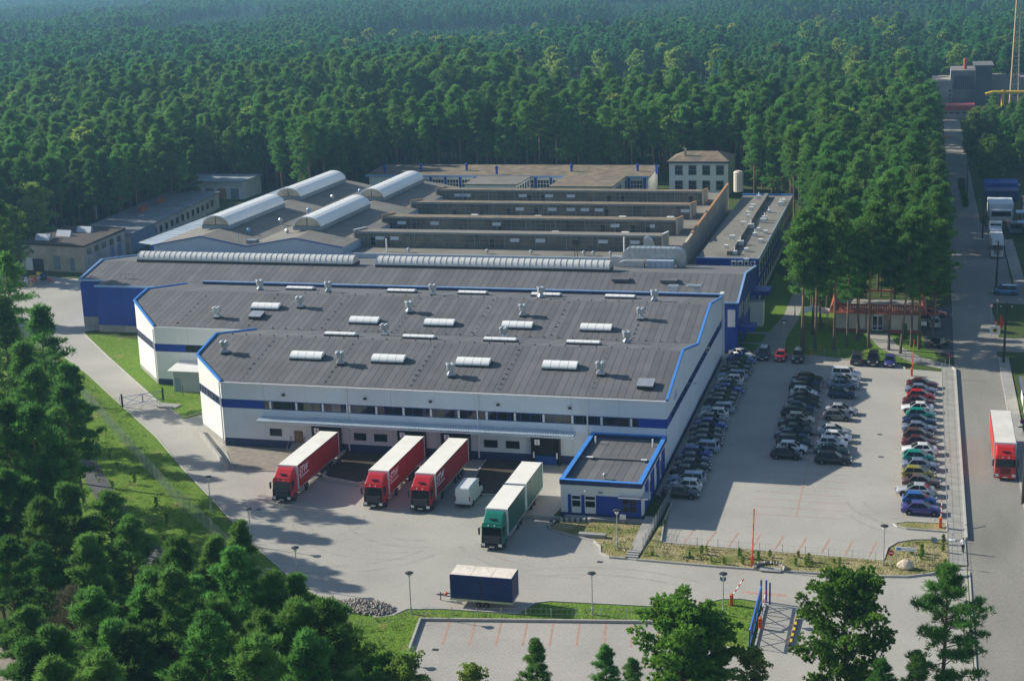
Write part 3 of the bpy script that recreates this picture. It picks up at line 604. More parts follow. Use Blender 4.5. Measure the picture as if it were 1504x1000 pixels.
# skylights on the roof: curb, dome panels
def arc(r, h, k=8): return [(-r*math.cos(math.pi*i/k), h*math.sin(math.pi*i/k)) for i in range(k+1)]
def skylight(parent, xc, yc, zf, ln=4.6, dp=1.8, hh=.5, n=4):
    y0, y1 = yc-dp/2, yc+dp/2; b = MB(); b.hexa([(xc-ln/2,y0,zf(y0)-.1),(xc+ln/2,y0,zf(y0)-.1),(xc+ln/2,y1,zf(y1)-.1),(xc-ln/2,y1,zf(y1)-.1)], [(xc-ln/2,y0,zf(y0)+.3),(xc+ln/2,y0,zf(y0)+.3),(xc+ln/2,y1,zf(y1)+.3),(xc-ln/2,y1,zf(y1)+.3)])
    s = b.build('skylight', K['black'], parent); A = arc(dp/2-.05, hh); sl = (zf(y1)-zf(y0))/dp; pw = ln/n
    for i in range(n):
        d = MB(); P = [(yc+q, zf(yc)+.3+h_+sl*q) for q, h_ in A]; d.prof(P[::-1], xc-ln/2+i*pw+.03, xc-ln/2+(i+1)*pw-.03); d.build('dome_panel', K['dome'], s, smooth=False)
    return s
for x in (-50.2,-38.5,-26.7,-15.0):
    skylight(WH, x, 7.3, rz_); skylight(WH, x+.8, 18.0, rz_, dp=1.9, hh=.38)
for x in (-68.0,-50.4,-38.6,-26.7,-15.0):
    skylight(WH, x, 30.0, rz_) if x > -60 else skylight(WH, x, 33.8, rz_)
    skylight(WH, x+(.4 if x > -60 else .6), 46.2, rz_, dp=1.9, hh=.36)
for x, y in ((-3.1,3.4),(-68.2,30.6)):
    b = MB(); ang = math.atan2(3,13)
    h_ = ob('roof_hatch', WH, K['black'], (x,y,rz_(y)+.25), (2.0,1.9,.5), (ang,0,0)); ob('hatch_lid', WH, K['steel'], (x,y-.1,rz_(y)+.55), (2.1,2.0,.1), (ang,0,0))
# felt fixings along the seams
b = MB(); rnd = random.Random(2)
for x in [-57+i*11.8 for i in range(5)]:
    for y in np.arange(1,12.5,1.3): b.box(x+rnd.uniform(-.2,.2)-.08,x+.08,y,y+.12,rz_(y)+.02,rz_(y)+.16)
for y in (13.3,26.8,39.9):
    for i in range(30): x = -64+i*2.1; b.box(x-.07,x+.07,y,y+.12,rz_(y),rz_(y)+.2)
for x in [-80+i*11.8 for i in range(7)]:
    for y in np.arange(27.5,39,1.4): b.box(x+rnd.uniform(-.2,.2)-.08,x+.08,y,y+.12,rz_(y)+.02,rz_(y)+.16)
o = b.build('roof_vent_caps', K['black'], WH); o['kind'] = 'stuff'
# ---------------------------------------------------------------- rooftop ventilators
def make_vent():
    r = thing('roof_ventilator', 'x', 'ventilator', group='chimney-like ventilators on the warehouse roof')
    b = MB(); b.box(-.55,.55,-.55,.55,-.3,.35); b.build('curb', K['black'], r)
    b = MB(); b.hexa([(-.62,-.62,.36),(.62,-.62,.36),(.62,.62,.36),(-.62,.62,.36)], [(-.27,-.27,1.0),(.27,-.27,1.0),(.27,.27,1.0),(-.27,.27,1.0)]); b.box(-.66,.66,-.66,.66,.33,.42); b.build('base_cone', K['steel'], r)
    b = MB(); b.lathe([(.28,.95),(.28,1.1),(.62,1.3),(.62,2.2),(.5,2.35),(.1,2.35)], n=14); dr = b.build('drum', K['steel'], r, smooth=False)
    for k in range(4):
        a = R(45+90*k); b = MB(); b.lathe([(.2,1.35),(.25,1.4),(.25,2.3),(.36,2.36),(.36,2.48),(.26,2.58),(.05,2.6)], (math.cos(a)*.55,math.sin(a)*.55,0), 10); b.build('outlet_tube', [K['steel'], K['dome']], dr)
    return r
V0 = make_vent()
VENTS = [(-74.5,29.9),(-62.6,7.7),(-73.3,43.4),(-62.6,34.4),(-61.3,43.0),(-44.7,23.0),(-44.9,5.9),(-44.6,33.8),(-43.8,43.0),(-28.8,3.9),(-27.2,24.2),(-26.9,33.8),(-26.4,43.2),(-9.4,5.8),(-9.5,24.4),(-9.2,33.8),(-8.7,42.6)]
for i, (x, y) in enumerate(VENTS):
    o = V0 if i == 0 else dup(V0)
    o.scale = (.84,.84,.68); o.location = (x,y,rz_(y)); o.rotation_euler = (0,0,R(8*((i*7)%5)))
    o['label'] = 'silver drum ventilator on the '+('front' if y < 26 else 'rear')+' warehouse roof, '+('eave slope facing the yard' if y < 13 or 26.3 < y < 39.5 else 'slope facing the forest')
# ---------------------------------------------------------------- annex
AN = thing('dock_office', 'low blue and white office annex with a flat black roof in front of the warehouse', 'office', (-4.7,-9,0))
b = MB(); b.box(-9.3,.02,-17.8,-.12,0,3.9); b.build('wall', K['white'], AN)
bx('plinth', AN, K['navy'], -9.36, .08, -17.86, -.2, 0, .55)
bx('roof', AN, K['felt_base'], -8.9, -.4, -17.4, -.5, 3.9, 3.96)
for i in range(8): bx('felt_strip', AN, K['felt'], -8.85+i*1.056, -8.85+(i+1)*1.056-.05, -17.3, -8.9, 3.962, 3.978); bx('felt_strip', AN, K['felt'], -8.85+i*1.056, -8.85+(i+1)*1.056-.05, -8.5, -.6, 3.962, 3.978)
bx('roof_upstand', AN, K['felt_base'], -8.9, -.4, -8.9, -8.5, 3.95, 4.2)
for x0, x1, y0, y1 in ((-9.42,-8.9,-17.9,-.12),(-.42,.12,-17.9,-.12),(-8.9,-.42,-17.9,-17.42),(-8.9,-.42,-.6,-.12)):
    bx('parapet', AN, K['navy'], x0+.03, x1-.03, y0+.03, y1-.03, 3.9, 4.42)
    n = 16 if x1-x0 < 1 else 8
    for i in range(n):
        if x1-x0 < 1: bx('parapet_cap', AN, K['trim'], x0, x1, y0+(y1-y0)*i/n+.01, y0+(y1-y0)*(i+1)/n-.01, 4.42, 4.5)
        else: bx('parapet_cap', AN, K['trim'], x0+(x1-x0)*i/n+.01, x0+(x1-x0)*(i+1)/n-.01, y0, y1, 4.42, 4.503)
# yard-side face: blue panels with windows
bx('blue_panel', AN, K['blue'], -8.45, -8.05, -17.86, -17.803, .56, 2.75); bx('blue_panel', AN, K['blue'], -6.9, -6.5, -17.86, -17.803, .56, 2.75); bx('blue_panel', AN, K['blue'], -5.2, .02, -17.87, -17.803, .56, 2.75)
def framed_window(parent, x0, x1, y, z0, z1, fr, n=1, tr=None, dy=-1):
    f = MB(); f.box(x0,x1,y-.05,y,z0,z1); fo = f.build('window_frame', fr, parent); w_ = (x1-x0)/n
    for i in range(n):
        for za, zb in ([(z0,tr),(tr,z1)] if tr else [(z0,z1)]): bx('window_pane', fo, K['glass'], x0+i*w_+.1, x0+(i+1)*w_-.1, y-.07, y-.051, za+.09, zb-.09)
    return fo
framed_window(AN, -8.05, -6.9, -17.805, 1.25, 2.7, K['signwhite'], tr=2.15); framed_window(AN, -6.5, -5.2, -17.805, 1.25, 2.7, K['signwhite'], tr=2.15)
fo = framed_window(AN, -2.2, -.45, -17.872, .95, 2.6, K['bframe'], 2, 1.8)
for i in range(4): bx('blue_panel', AN, K['blue'], .022, .08, -15.5+i*3.8, -13.2+i*3.8, .56, 3.6); 
for y in (-12.6,-10.4,-8.0,-5.2): fo = bx('side_window', AN, K['signwhite'], .023, .075, y, y+.7, 1.0, 3.0); bx('window_pane', fo, K['glass'], .076, .09, y+.1, y+.6, 1.1, 2.9)
bx('door', AN, K['signwhite'], .023, .1, -17.2, -16.2, .4, 2.7)
b = MB(); b.box(-2.5,.2,-18.6,-17.9,2.86,2.93); b.box(.09,.9,-18.6,-16,2.86,2.93)
for x in (-2.4,-1.1,0): b.tube((x,-18.5,2.86),(x,-17.85,2.55),.04)
b.build('entrance_canopy', K['steel'], AN)
b = MB(); b.tube((-6.35,-17.9,3.3),(-6.35,-18.1,3.35),.05); b.lathe([(.05,0),(.16,.05),(.16,.16),(.05,.2)], (-6.35,-18.15,3.25), 10); b.build('wall_lamp', K['signwhite'], AN)
bx('vent_grille', AN, K['frame'], -4.9, -4.4, -17.84, -17.802, 3.05, 3.25)
for x, y in ((-8.3,-3.0),(-1.2,-3.0)): b = MB(); b.tube((x,y,3.95),(x,y,4.9),.1); b.build('vent_pipe', K['signwhite'], AN)
b = MB(); b.tube((-4.6,-15.6,3.95),(-4.6,-15.6,4.5),.12); b.lathe([(.2,4.45),(.24,4.6),(.05,4.75)], (-4.6,-15.6,0), 10); b.build('roof_cowl', K['steel'], AN)
for x in (-7.7,-1.2): bx('roof_outlet', AN, K['signwhite'], x-.35, x+.35, -9.2, -8.85, 4.21, 4.33)
b = MB(); b.box(-8.8,1.2,-18.7,-17.95,.0,.32); tag(b.build('terrace_step', K['concrete']), 'concrete terrace step along the annex front', 'step', kind='structure')
st = MB(); st.hexa([(.25,-29,0),(1.55,-29,0),(1.75,-17,0),(.35,-17,0)], [(.25,-29,.05),(1.55,-29,.05),(1.75,-17,.35),(.35,-17,.35)]); tag(st.build('ramp_path', K['concrete']), 'sloping slab path with steps beside the annex', 'path', kind='structure')
for i in range(3): bx('step', bpy.data.objects['ramp_path'], K['kerb'], .22, 1.58, -28.6+i*.5, -28.35+i*.5, .05, .22+i*.06)
b = MB()
b.box(-5.9,-2.9,-24.05,-23.4,.1,.55); tag(b.build('retaining_wall', K['concrete']), 'low concrete retaining wall in the annex grass plot', 'wall')
b = MB(); b.box(-13.2,-9.0,-19.2,-18.85,0,.4); tag(b.build('guide_rail', K['concrete']), 'low concrete guide beam between the green lorry and the annex', 'barrier')
for i in range(6): tag(bx('kerb_block', None, K['kerb'], -9.0+i*.62, -8.65+i*.62, -19.9+i*.1, -19.5+i*.1, .1, .5), 'short pale kerb block stepping up to the annex terrace', 'block', 'kerb blocks at the annex corner')
a_, c_ = gp(290,634), gp(334,690); b = MB(); mbeam(b, a_+Vector((0,0,.4)), c_+Vector((0,0,.4)), .28, .8); o = b.build('low_wall', K['concrete'])
tag(o, 'white-topped low concrete wall by the chamfered warehouse corner', 'wall')
# ---------------------------------------------------------------- small lean-to by bay 2
LT = thing('corrugated_shed', 'small grey corrugated shed with a white roof against the warehouse', 'shed', (-72,24,0))
b = MB(); x0 = -72.6
for i in range(34):
    x = -79.2+i*.25; b.add([(x,22.9,0),(x+.08,22.84,0),(x+.17,22.84,0),(x+.25,22.9,0),(x,22.9,3.4),(x+.08,22.84,3.4),(x+.17,22.84,3.4),(x+.25,22.9,3.4)], [(0,1,5,4),(1,2,6,5),(2,3,7,6)])
b.box(-79.2,-70.7,22.91,26.1,0,3.4); b.build('wall', mat('corrugated_grey', (.36,.40,.41), .5, .08, .6, metal=.2), LT)
b = MB(); b.hexa([(-79.7,22.2,3.4),(-70.4,22.2,3.4),(-70.4,26.15,3.9),(-79.7,26.15,3.9)], [(-79.7,22.2,3.5),(-70.4,22.2,3.5),(-70.4,26.15,4.0),(-79.7,26.15,4.0)]); b.build('roof', K['white'], LT)
bx('door', LT, K['frame'], -78.8, -78.0, 22.78, 22.838, .1, 2.2)
o = bx('well_cover', None, K['concrete'], -77.6, -74.6, 14.4, 16.2, .1, .3); o.rotation_euler = (0,0,R(-5)); tag(o, 'square concrete pit cover in the grass by the corrugated shed', 'cover')
# ---------------------------------------------------------------- blue hall
BH = thing('blue_hall', 'long blue factory hall with two ribbed barrel skylights on a grey roof', 'factory', (-55,70,0))
HZ = [(57,8.0),(68,10.6),(84,8.5)]
def hz(y): return HZ[0][1]+(HZ[1][1]-HZ[0][1])*(y-57)/11 if y < 68 else HZ[1][1]+(HZ[2][1]-HZ[1][1])*(y-68)/16
b = MB(); b.box(-111.4,1.9,57,85.6,0,7.9); b.box(-115.9,-111.4,59.6,85.6,0,7.9); b.prof([(57,7.89),(68,10.5),(85.6,8.2),(85.6,7.89)], -111.3, 1.8); b.prof([(59.6,7.89),(59.6,8.4),(68,10.5),(85.6,8.2),(85.6,7.89)], -115.8,-111.2); b.build('wall', K['blue'], BH)
b = MB()
for P in ([(-111.5,57),(2,57),(2,68),(-111.5,68)], [(-116,59.6),(-111.5,59.6),(-111.5,68),(-116,68)], [(-116,68),(2,68),(2,85.7),(-116,85.7)]): b.add([(x,y,hz(y)+.06) for x, y in P], [(0,1,2,3)])
hr = b.build('roof', K['felt_base'], BH)
ang = math.atan2(2.6,11)
for i in range(98):
    xc = -115.3+i*1.2; ya = 60.0 if xc < -111.4 else 57.5; yb = 67.8; ym = (ya+yb)/2
    ob('felt_strip', hr, K['felt'], (xc,ym,hz(ym)+.075), (1.15,(yb-ya)/math.cos(ang),.016), (ang,0,0))
bx('plinth', BH, K['concrete'], -111.45, -100, 56.93, 57.5, 0, 1.2); bx('plinth', BH, K['concrete'], -115.95, -111.46, 59.53, 60, 0, 2.0)
panels('wall_panel', BH, K['blue'], (-111.4,57), (-91.5,57), 1.2, 8.1, 4, .07); panels('wall_panel', BH, K['blue'], (-115.95,59.6), (-111.5,59.6), 2.0, 8.2, 1, .07)
panels('wall_panel', BH, K['blue'], (1.9,57), (1.9,85.6), 0, (lambda s: hz(57+s)), [0,5.5,11,15.5,20,24.5,28.6], .07)
for a, c in (((-111.6,56.95,8.3),(-91.5,56.95,8.3)), ((-116.1,59.5,8.7),(-111.6,59.5,8.7)), ((-116.1,59.6,8.8),(-116.1,68,10.8)), ((-116.1,68,10.8),(-116.1,85.6,8.5)), ((2.05,57,8.2),(2.05,68,10.8)), ((2.05,68,10.8),(2.05,84,8.75)), ((-.2,56.95,8.25),(2.1,56.95,8.25))): beam('roof_trim', BH, K['trimlite'], a, c, .34, .26)
def barrel(parent, x0, x1, yc, z, rad, hgt, rib, axis='x', nm='barrel_skylight', end=None):
    b = MB(); A = arc(rad, hgt, 10)
    if axis == 'x':
        b.box(x0-.1,x1+.1,yc-rad-.1,yc+rad+.1,z-.6,z); s = b.build(nm, K['black'], parent)
        n = int((x1-x0)/rib)
        d = MB(); d.prof([(yc+q,z+.01+h_) for q, h_ in A][::-1], x0, x1); d.build('dome_shell', K['domepoly'], s, smooth=False)
        for i in range(n+1):
            d = MB(); xx = x0+(x1-x0)*i/n; d.prof([(yc+q*1.03,z+.01+h_*1.05) for q, h_ in A][::-1], xx-.04, xx+.04); d.build('rib', K['alu'], s)
    else:
        b.box(yc-rad-.1,yc+rad+.1,x0-.1,x1+.1,z-.8,z); s = b.build(nm, K['frame'], parent)
        d = MB(); d.prof([(yc+q,z+.01+h_) for q, h_ in A], x0, x1, 'y'); d.build('dome_shell', K['dome'], s)
        n = int((x1-x0)/rib)
        for i in range(n+1):
            d = MB(); xx = x0+(x1-x0)*i/n; d.prof([(yc+q*1.015,z+.01+h_*1.03) for q, h_ in A], xx-.05, xx+.05, 'y'); d.build('rib', K['dome'], s)
        d = MB(); d.prof([(yc+q*.93,z+.05+h_*.9) for q, h_ in A], x0-.08, x0-.055, 'y'); d.build('end_glazing', end or K['rendered'], s)
        d = MB(); d.box(yc-.06,yc+.06,x0-.12,x0-.085,z,z+hgt*.9); d.box(yc-rad*.95,yc+rad*.95,x0-.12,x0-.085,z,z+.1); d.build('mullion', K['black'], s)
    return s
barrel(BH, -108.6, -66.6, 69.2, 11.0, 1.6, 1.25, 1.05); barrel(BH, -62.3, -20.7, 69.2, 11.0, 1.6, 1.25, 1.05)
# entrance block on the street side of the blue hall
for i in range(3): fo = bx('side_window', BH, K['signwhite'], 1.98, 2.05, 60+i*1.8, 61.0+i*1.8, 5.2, 7.0); bx('window_pane', fo, K['glass'], 2.052, 2.07, 60.1+i*1.8, 60.9+i*1.8, 5.3, 6.9)
for i in range(4): fo = bx('side_window', BH, K['signwhite'], 1.98, 2.05, 67.5+i*2.3, 69.2+i*2.3, 3.6, 6.0); bx('window_pane', fo, K['glass'], 2.052, 2.07, 67.6+i*2.3, 69.1+i*2.3, 3.7, 5.9)
bx('entrance_canopy', BH, K['blue'], 2.0, 4.6, 58.6, 62.2, 3.3, 4.0); bx('entrance_glazing', BH, K['glass'], 1.98, 2.04, 58.8, 62, .2, 3.2)
bx('front_window', BH, K['signwhite'], .5, 1.7, 56.85, 56.92, 4.4, 7.2)
bx('upper_canopy', BH, K['blue'], 2.0, 5.2, 76.4, 80.6, 5.2, 6.0); bx('porch', BH, K['white'], 2.0, 4.2, 75.6, 78.2, 0, 4.2)
for x in (-10,-18): bx('blind_hatch', BH, K['felt'], x-1.4, x+1.4, 63.5, 65.2, hz(64.3)+.1, hz(64.3)+.55)
b = MB(); b.box(-9.3,-7.7,59.0,60.2,hz(60),hz(60)+1.3); b.prof([(59.0+.6*(1-math.cos(math.pi*i/6)), hz(60)+1.29+.5*math.sin(math.pi*i/6)) for i in range(7)][::-1], -9.3, -7.7); b.build('roof_cowl', K['steel'], BH)
b = MB(); b.box(-5.3,-4.3,59.5,60.3,hz(60),hz(60)+1.3); b.box(-6.4,-3.9,59.3,60.4,hz(60)+1.3,hz(60)+1.75); b.build('roof_cowl', K['steel'], BH, bevel=.15)
b = MB(); 
for i in range(4): b.tube((-108.2+i*.8,60.6,8.2),(-108.2+i*.8,60.6,9.9),.04); 
b.tube((-108.2,60.6,9.9),(-105.8,60.6,9.9),.04); b.build('roof_ladder', K['frame'], BH)
# big air duct on the roof
DU = thing('air_duct', 'large silver ribbed ventilation duct lying on the blue hall roof', 'duct', (-14,80,hz(80)))
zt = hz(80)
b = MB(); P = [(-20.6,zt+.3)]+[(-19.0-1.6*math.cos(a*math.pi/2/6), zt+1.9+1.7*math.sin(a*math.pi/2/6)) for a in range(7)]+[(-11.2+1.7*math.sin(a*math.pi/2/6), zt+1.9+1.7*math.cos(a*math.pi/2/6)) for a in range(7)]+[(-9.5,zt+.3),(-11,zt+.3),(-11.2,zt+1.7),(-19,zt+1.7),(-19.4,zt+.3)]
b.prof(P, 78.6, 80.6, 'y'); b.build('duct_run', K['steel'], DU)
for i in range(10): bx('duct_flange', DU, K['alu'], -19.4+i*.9, -19.33+i*.9, 78.5, 80.7, zt+1.66, zt+3.66)
b = MB(); P = [(-21.2,zt+.2)]+[(-19.6-1.6*math.cos(a*math.pi/2/5), zt+.5+1.2*math.sin(a*math.pi/2/5)) for a in range(6)]+[(-16.4,zt+1.7),(-16.4,zt+.2)]
b.prof(P, 76.6, 78.2, 'y'); b.build('duct_elbow', K['steel'], DU)
b = MB(); b.box(-16,-11.3,76.9,78.3,zt+.15,zt+1.75); b.build('filter_box', K['iceblue'], DU)
for i in range(5): bx('filter_seam', DU, K['frame'], -15.4+i*.95, -15.35+i*.95, 76.86, 76.899, zt+.2, zt+1.7)
b = MB(); b.prof([(-23.6,zt+.9),(-22.6,zt+1.9),(-20.4,zt+1.9),(-20.4,zt+.4),(-22,zt+.1)], 79, 80.2, 'y'); b.build('duct_nozzle', K['steel'], DU)
b = MB(); b.prof([(-17.8,zt+1.8),(-17.8,zt+4.2),(-17.2,zt+4.6),(-16.3,zt+3.9),(-15.9,zt+2.6),(-15.9,zt+1.8)], 84.2, 85.4, 'y'); b.build('duct_horn', K['alu'], DU)
# ---------------------------------------------------------------- twin gable hall
TG = thing('twin_gable_hall', 'pale blue hall with two low gables and four arched skylights', 'factory', (-95,130,0))
xs = [(-115.3,10.1),(-105,12.0),(-95.5,10.2),(-85.4,11.95),(-75.6,10.3)]
b = MB(); b.prof([(-115.2,0),(-75.7,0)]+[(x,z-.08) for x, z in xs[::-1]], 86.1, 162, 'y'); b.build('wall', K['iceblue'], TG)
b = MB()
for (xa, za), (xb, zb) in zip(xs, xs[1:]): b.add([(xa,85.9,za),(xb,85.9,zb),(xb,162,zb),(xa,162,za)], [(0,1,2,3)])
b.build('roof', K['felt_warm'], TG)
for (xa, za), (xb, zb) in zip(xs, xs[1:]): beam('roof_trim', TG, K['bframe'], (xa,85.85,za+.02), (xb,85.85,zb+.02), .2, .2)
for i in range(20): pass
for xc in (-106.0,-86.4):
    for y0 in (95,131.5): barrel(TG, y0, y0+27.5, xc, 12.6, 2.9, 1.9, 1.5, 'y')
b = MB(); b.hexa([(-121.8,92,9.3),(-115.2,86.4,9.95),(-115.2,166,9.95),(-121.8,166,9.3)], [(-121.8,92,9.42),(-115.2,86.4,10.07),(-115.2,166,10.07),(-121.8,166,9.42)])
b.build('lean_to_roof', K['metalroof'], TG)
for i in range(30): ob('roof_seam', TG, K['metalroof'], (-118.5,93+i*2.45,9.78), (6.4,.05,.05), (0,-math.atan2(.65,6.6),0))
bx('lean_to_wall', TG, K['blue'], -119.4, -115.3, 92, 161, 0, 9.2)
for i, (x, y) in enumerate(((-99.5,96),(-97.8,108),(-97,121),(-98.6,139),(-95.4,148),(-91.2,96),(-90,112))):
    zz = 10.5; b = MB(); b.tube((x,y,zz-.4),(x,y,zz+.7),.2); b.lathe([(.3,zz+.6),(.42,zz+.8),(.42,zz+1.1),(.25,zz+1.35),(.05,zz+1.4)], (x,y,0), 10); b.build('roof_cowl', K['steel'] if i % 2 else K['trimlite'], TG)
b = MB(); b.tube((-97.2,86.5,9.8),(-97.2,86.5,12.6),.04); b.tube((-96.6,86.5,9.8),(-96.6,86.5,12.6),.04); b.box(-96.4,-94.4,88,89.6,10.2,11); b.build('mast_box', K['frame'], TG)
# ---------------------------------------------------------------- monitor hall (rows of glazed roof lanterns)
MH = thing('lantern_roof_hall', 'old factory hall with four long glazed roof lanterns', 'factory', (-45,125,0))
b = MB(); b.box(-75.4,-13.2,86.2,166,0,8.6); b.build('wall', K['beige'], MH)
bx('roof', MH, K['felt_warm'], -75.4, -13.2, 86.4, 166, 8.6, 8.75)
for i in range(18): bx('fascia_panel', MH, K['iceblue'], -75.4+i*3.0, -75.4+(i+1)*3.0-.03, 86.05, 86.38, 8.3, 9.25)
def lantern(y, x0, x1, dp, roofm, slope, seed, brick):
    z0, zt = 8.9, 11.5; b = MB()
    b.hexa([(x0,y+.12,8.7),(x1,y+.12,8.7),(x1,y+dp,8.7),(x0,y+dp,8.7)], [(x0,y+.12,zt),(x1,y+.12,zt),(x1,y+dp,zt-slope),(x0,y+dp,zt-slope)]); ln = b.build('lantern', K['oldglass'], MH)
    b = MB(); b.hexa([(x0-.1,y-.35,zt-.02),(x1+.1,y-.35,zt-.02),(x1+.1,y+dp,zt-slope),(x0-.1,y+dp,zt-slope)], [(x0-.1,y-.35,zt+.25),(x1+.1,y-.35,zt+.25),(x1+.1,y+dp,zt-slope+.25),(x0-.1,y+dp,zt-slope+.25)]); b.build('lantern_roof', roofm, ln)
    bx('lantern_fascia', ln, K['frame'], x0, x1, y-.38, y-.353, zt-.12, zt+.12)
    b = MB(); n = int((x1-x0)/1.0)
    for i in range(n+1):
        x = x0+(x1-x0)*i/n; wd = .09 if i % 6 == 0 else .035; b.box(x-wd,x+wd,y+.02,y+.115,z0-.1,zt)
    for z in (z0,z0+.85,z0+1.7): b.box(x0,x1,y+.045,y+.113,z-.04,z+.04)
    b.build('glazing_bars', K['frame'], ln)
    rnd = random.Random(seed)
    for k in range(9):
        i = rnd.randrange(n-1); xa = x0+(x1-x0)*i/n; ob('open_vent_pane', ln, K['grey_panel'] if k % 3 else K['oldglass'], (xa+1.0,y-.1,z0+1.55), (1.8,.04,.7), (R(-25),0,0))
    for i in range(0, n, 3):
        if rnd.random() < .55:
            xa = x0+(x1-x0)*i/n; bx('glass_pane', ln, K['glass'] if rnd.random() < .6 else K['oldglass'], xa+.06, xa+(x1-x0)/n-.06, y+.07, y+.1, z0+.05, z0+1.65)
    for x in (x0-.3,x1+.02):
        e = MB(); e.hexa([(x,y-.4,8.7),(x+.28,y-.4,8.7),(x+.28,y+dp,8.7),(x,y+dp,8.7)], [(x,y-.4,zt+.5),(x+.28,y-.4,zt+.5),(x+.28,y+dp,zt-slope+.5),(x,y+dp,zt-slope+.5)]); e.build('end_wall', K['beige'], ln)
        c = MB(); mbeam(c, (x+.14,y-.42,zt+.56), (x+.14,y+dp,zt-slope+.56), .36, .14); c.build('wall_coping', brick, ln)
lantern(95.5, -76.6, -16.4, 6.5, K['felt_warm'], .7, 1, K['signwhite'])
for i, y in enumerate((112.5,131,149)): lantern(y, -77.0, -16.4, 7.5, K['felt_old'], .8, 2+i, K['brick_or'])
b = MB(); b.hexa([(-13.2,86.2,0),(-12.7,86.2,0),(-12.7,166,0),(-13.2,166,0)], [(-13.2,86.2,9.1),(-12.7,86.2,9.1),(-12.7,166,10.8),(-13.2,166,10.8)]); b.build('parapet_wall', K['beige'], MH)
beam('wall_coping', MH, K['brick_or'], (-12.95,110,9.75), (-12.95,166.2,10.92), .5, .16)
for x, h_ in ((-68.5,2.6),(-22.5,3.6)): b = MB(); b.tube((x,90.5,8.7),(x,90.5,8.7+h_),.16); b.build('flue_pipe', K['signwhite'], MH)
for x in (-64,-48.5,-40,-30,-28.2,-25): b = MB(); b.tube((x,90.2,8.7),(x,90.2,9.2),.16); b.lathe([(.28,9.15),(.36,9.3),(.3,9.6),(.05,9.75)], (x,90.2,0), 10); b.build('roof_cowl', K['steel'], MH)
for x, y in ((-62,128),(-48,127.5),(-30,128),(-20,128.2),(-26,110),(-40,109.5)): b = MB(); b.box(x-.8,x+.8,y-.5,y+.5,8.75,9.7); b.build('roof_unit', K['dome'], MH, bevel=.15)
b = MB(); b.tube((-31.2,88,8.7),(-31.2,88,12.0),.06); b.tube((-30.7,88,8.7),(-30.7,88,12.0),.06); b.box(-31.5,-30.4,87.7,88.3,11.2,12.2); b.build('roof_mast', K['black'], MH)
b = MB(); b.lathe([(1.1,8.5),(1.1,12.6),(1.2,12.8),(.9,13.2),(.1,13.4)], (-11.0,170,0), 14); tag(b.build('tank', K['cream']), 'cream cylindrical tank behind the lantern roof hall', 'tank')
# ---------------------------------------------------------------- office wing
OW = thing('office_wing', 'long flat-roofed office wing with blue end wall and rooftop units', 'office', (-5,130,0))
b = MB(); b.box(-9.8,1.5,94.2,168,0,7.7); b.build('wall', K['grey_panel'], OW)
bx('roof', OW, K['felt_warm'], -9.6, 1.3, 94.4, 167.8, 7.7, 7.95)
bx('blue_wall', OW, K['blue'], -9.85, 1.56, 94.08, 94.19, 0, 7.9); bx('roof_trim', OW, K['trimlite'], -9.9, 1.6, 94.0, 94.25, 7.92, 8.1); bx('roof_trim', OW, K['trim'], -9.9, 1.6, 167.8, 168.2, 7.9, 8.3)
bx('roof_ridge', OW, K['felt_warm'], -4.6, -3.7, 97, 166, 7.95, 8.75)
bx('roof_trim', OW, K['frame'], 1.32, 1.6, 94.3, 167.7, 7.9, 8.08)
bx('low_roof', OW, K['felt_base'], -12.6, -9.9, 94.3, 166, 4.5, 4.9)
for i in range(15):
    for z in (1.2,4.8):
        y = 97+i*4.6; fo = bx('side_window', OW, K['bframe'], 1.502, 1.58, y, y+2.4, z, z+1.9); bx('window_pane', fo, K['glass'], 1.581, 1.6, y+.12, y+2.28, z+.1, z+1.8)
bx('blue_stripe', OW, K['blue'], 1.503, 1.56, 94.2, 168, 3.3, 4.5)
rnd = random.Random(8)
for i in range(4):
    u_ = bx('air_conditioner', OW, K['white'], -3.4+i*1.15, -2.5+i*1.15, 93.6, 94.05, 6.85, 7.6+.5*(i == 2)); b = MB(); b.tube((-2.95+i*1.15,93.58,7.22),(-2.95+i*1.15,93.55,7.22),.28,n=12); b.build('fan_grille', K['black'], u_)
for i in range(22):
    x = rnd.choice([-5.6,-3.3,-5.2,-1.5,.2]); y = 98+i*3.1; s = rnd.uniform(.35,.7); u_ = bx('roof_unit', OW, K['white'], x-s, x+s, y-.4, y+.4, 7.96, 8.2+s)
    if i % 3 == 0: b = MB(); b.tube((x,y,8.2+s),(x,y,8.9+s),.12); b.build('roof_pipe', K['signwhite'], OW)
bx('wall_lamp_bracket', OW, K['steel'], 1.6, 1.9, 96, 96.2, 6.9, 7.1)
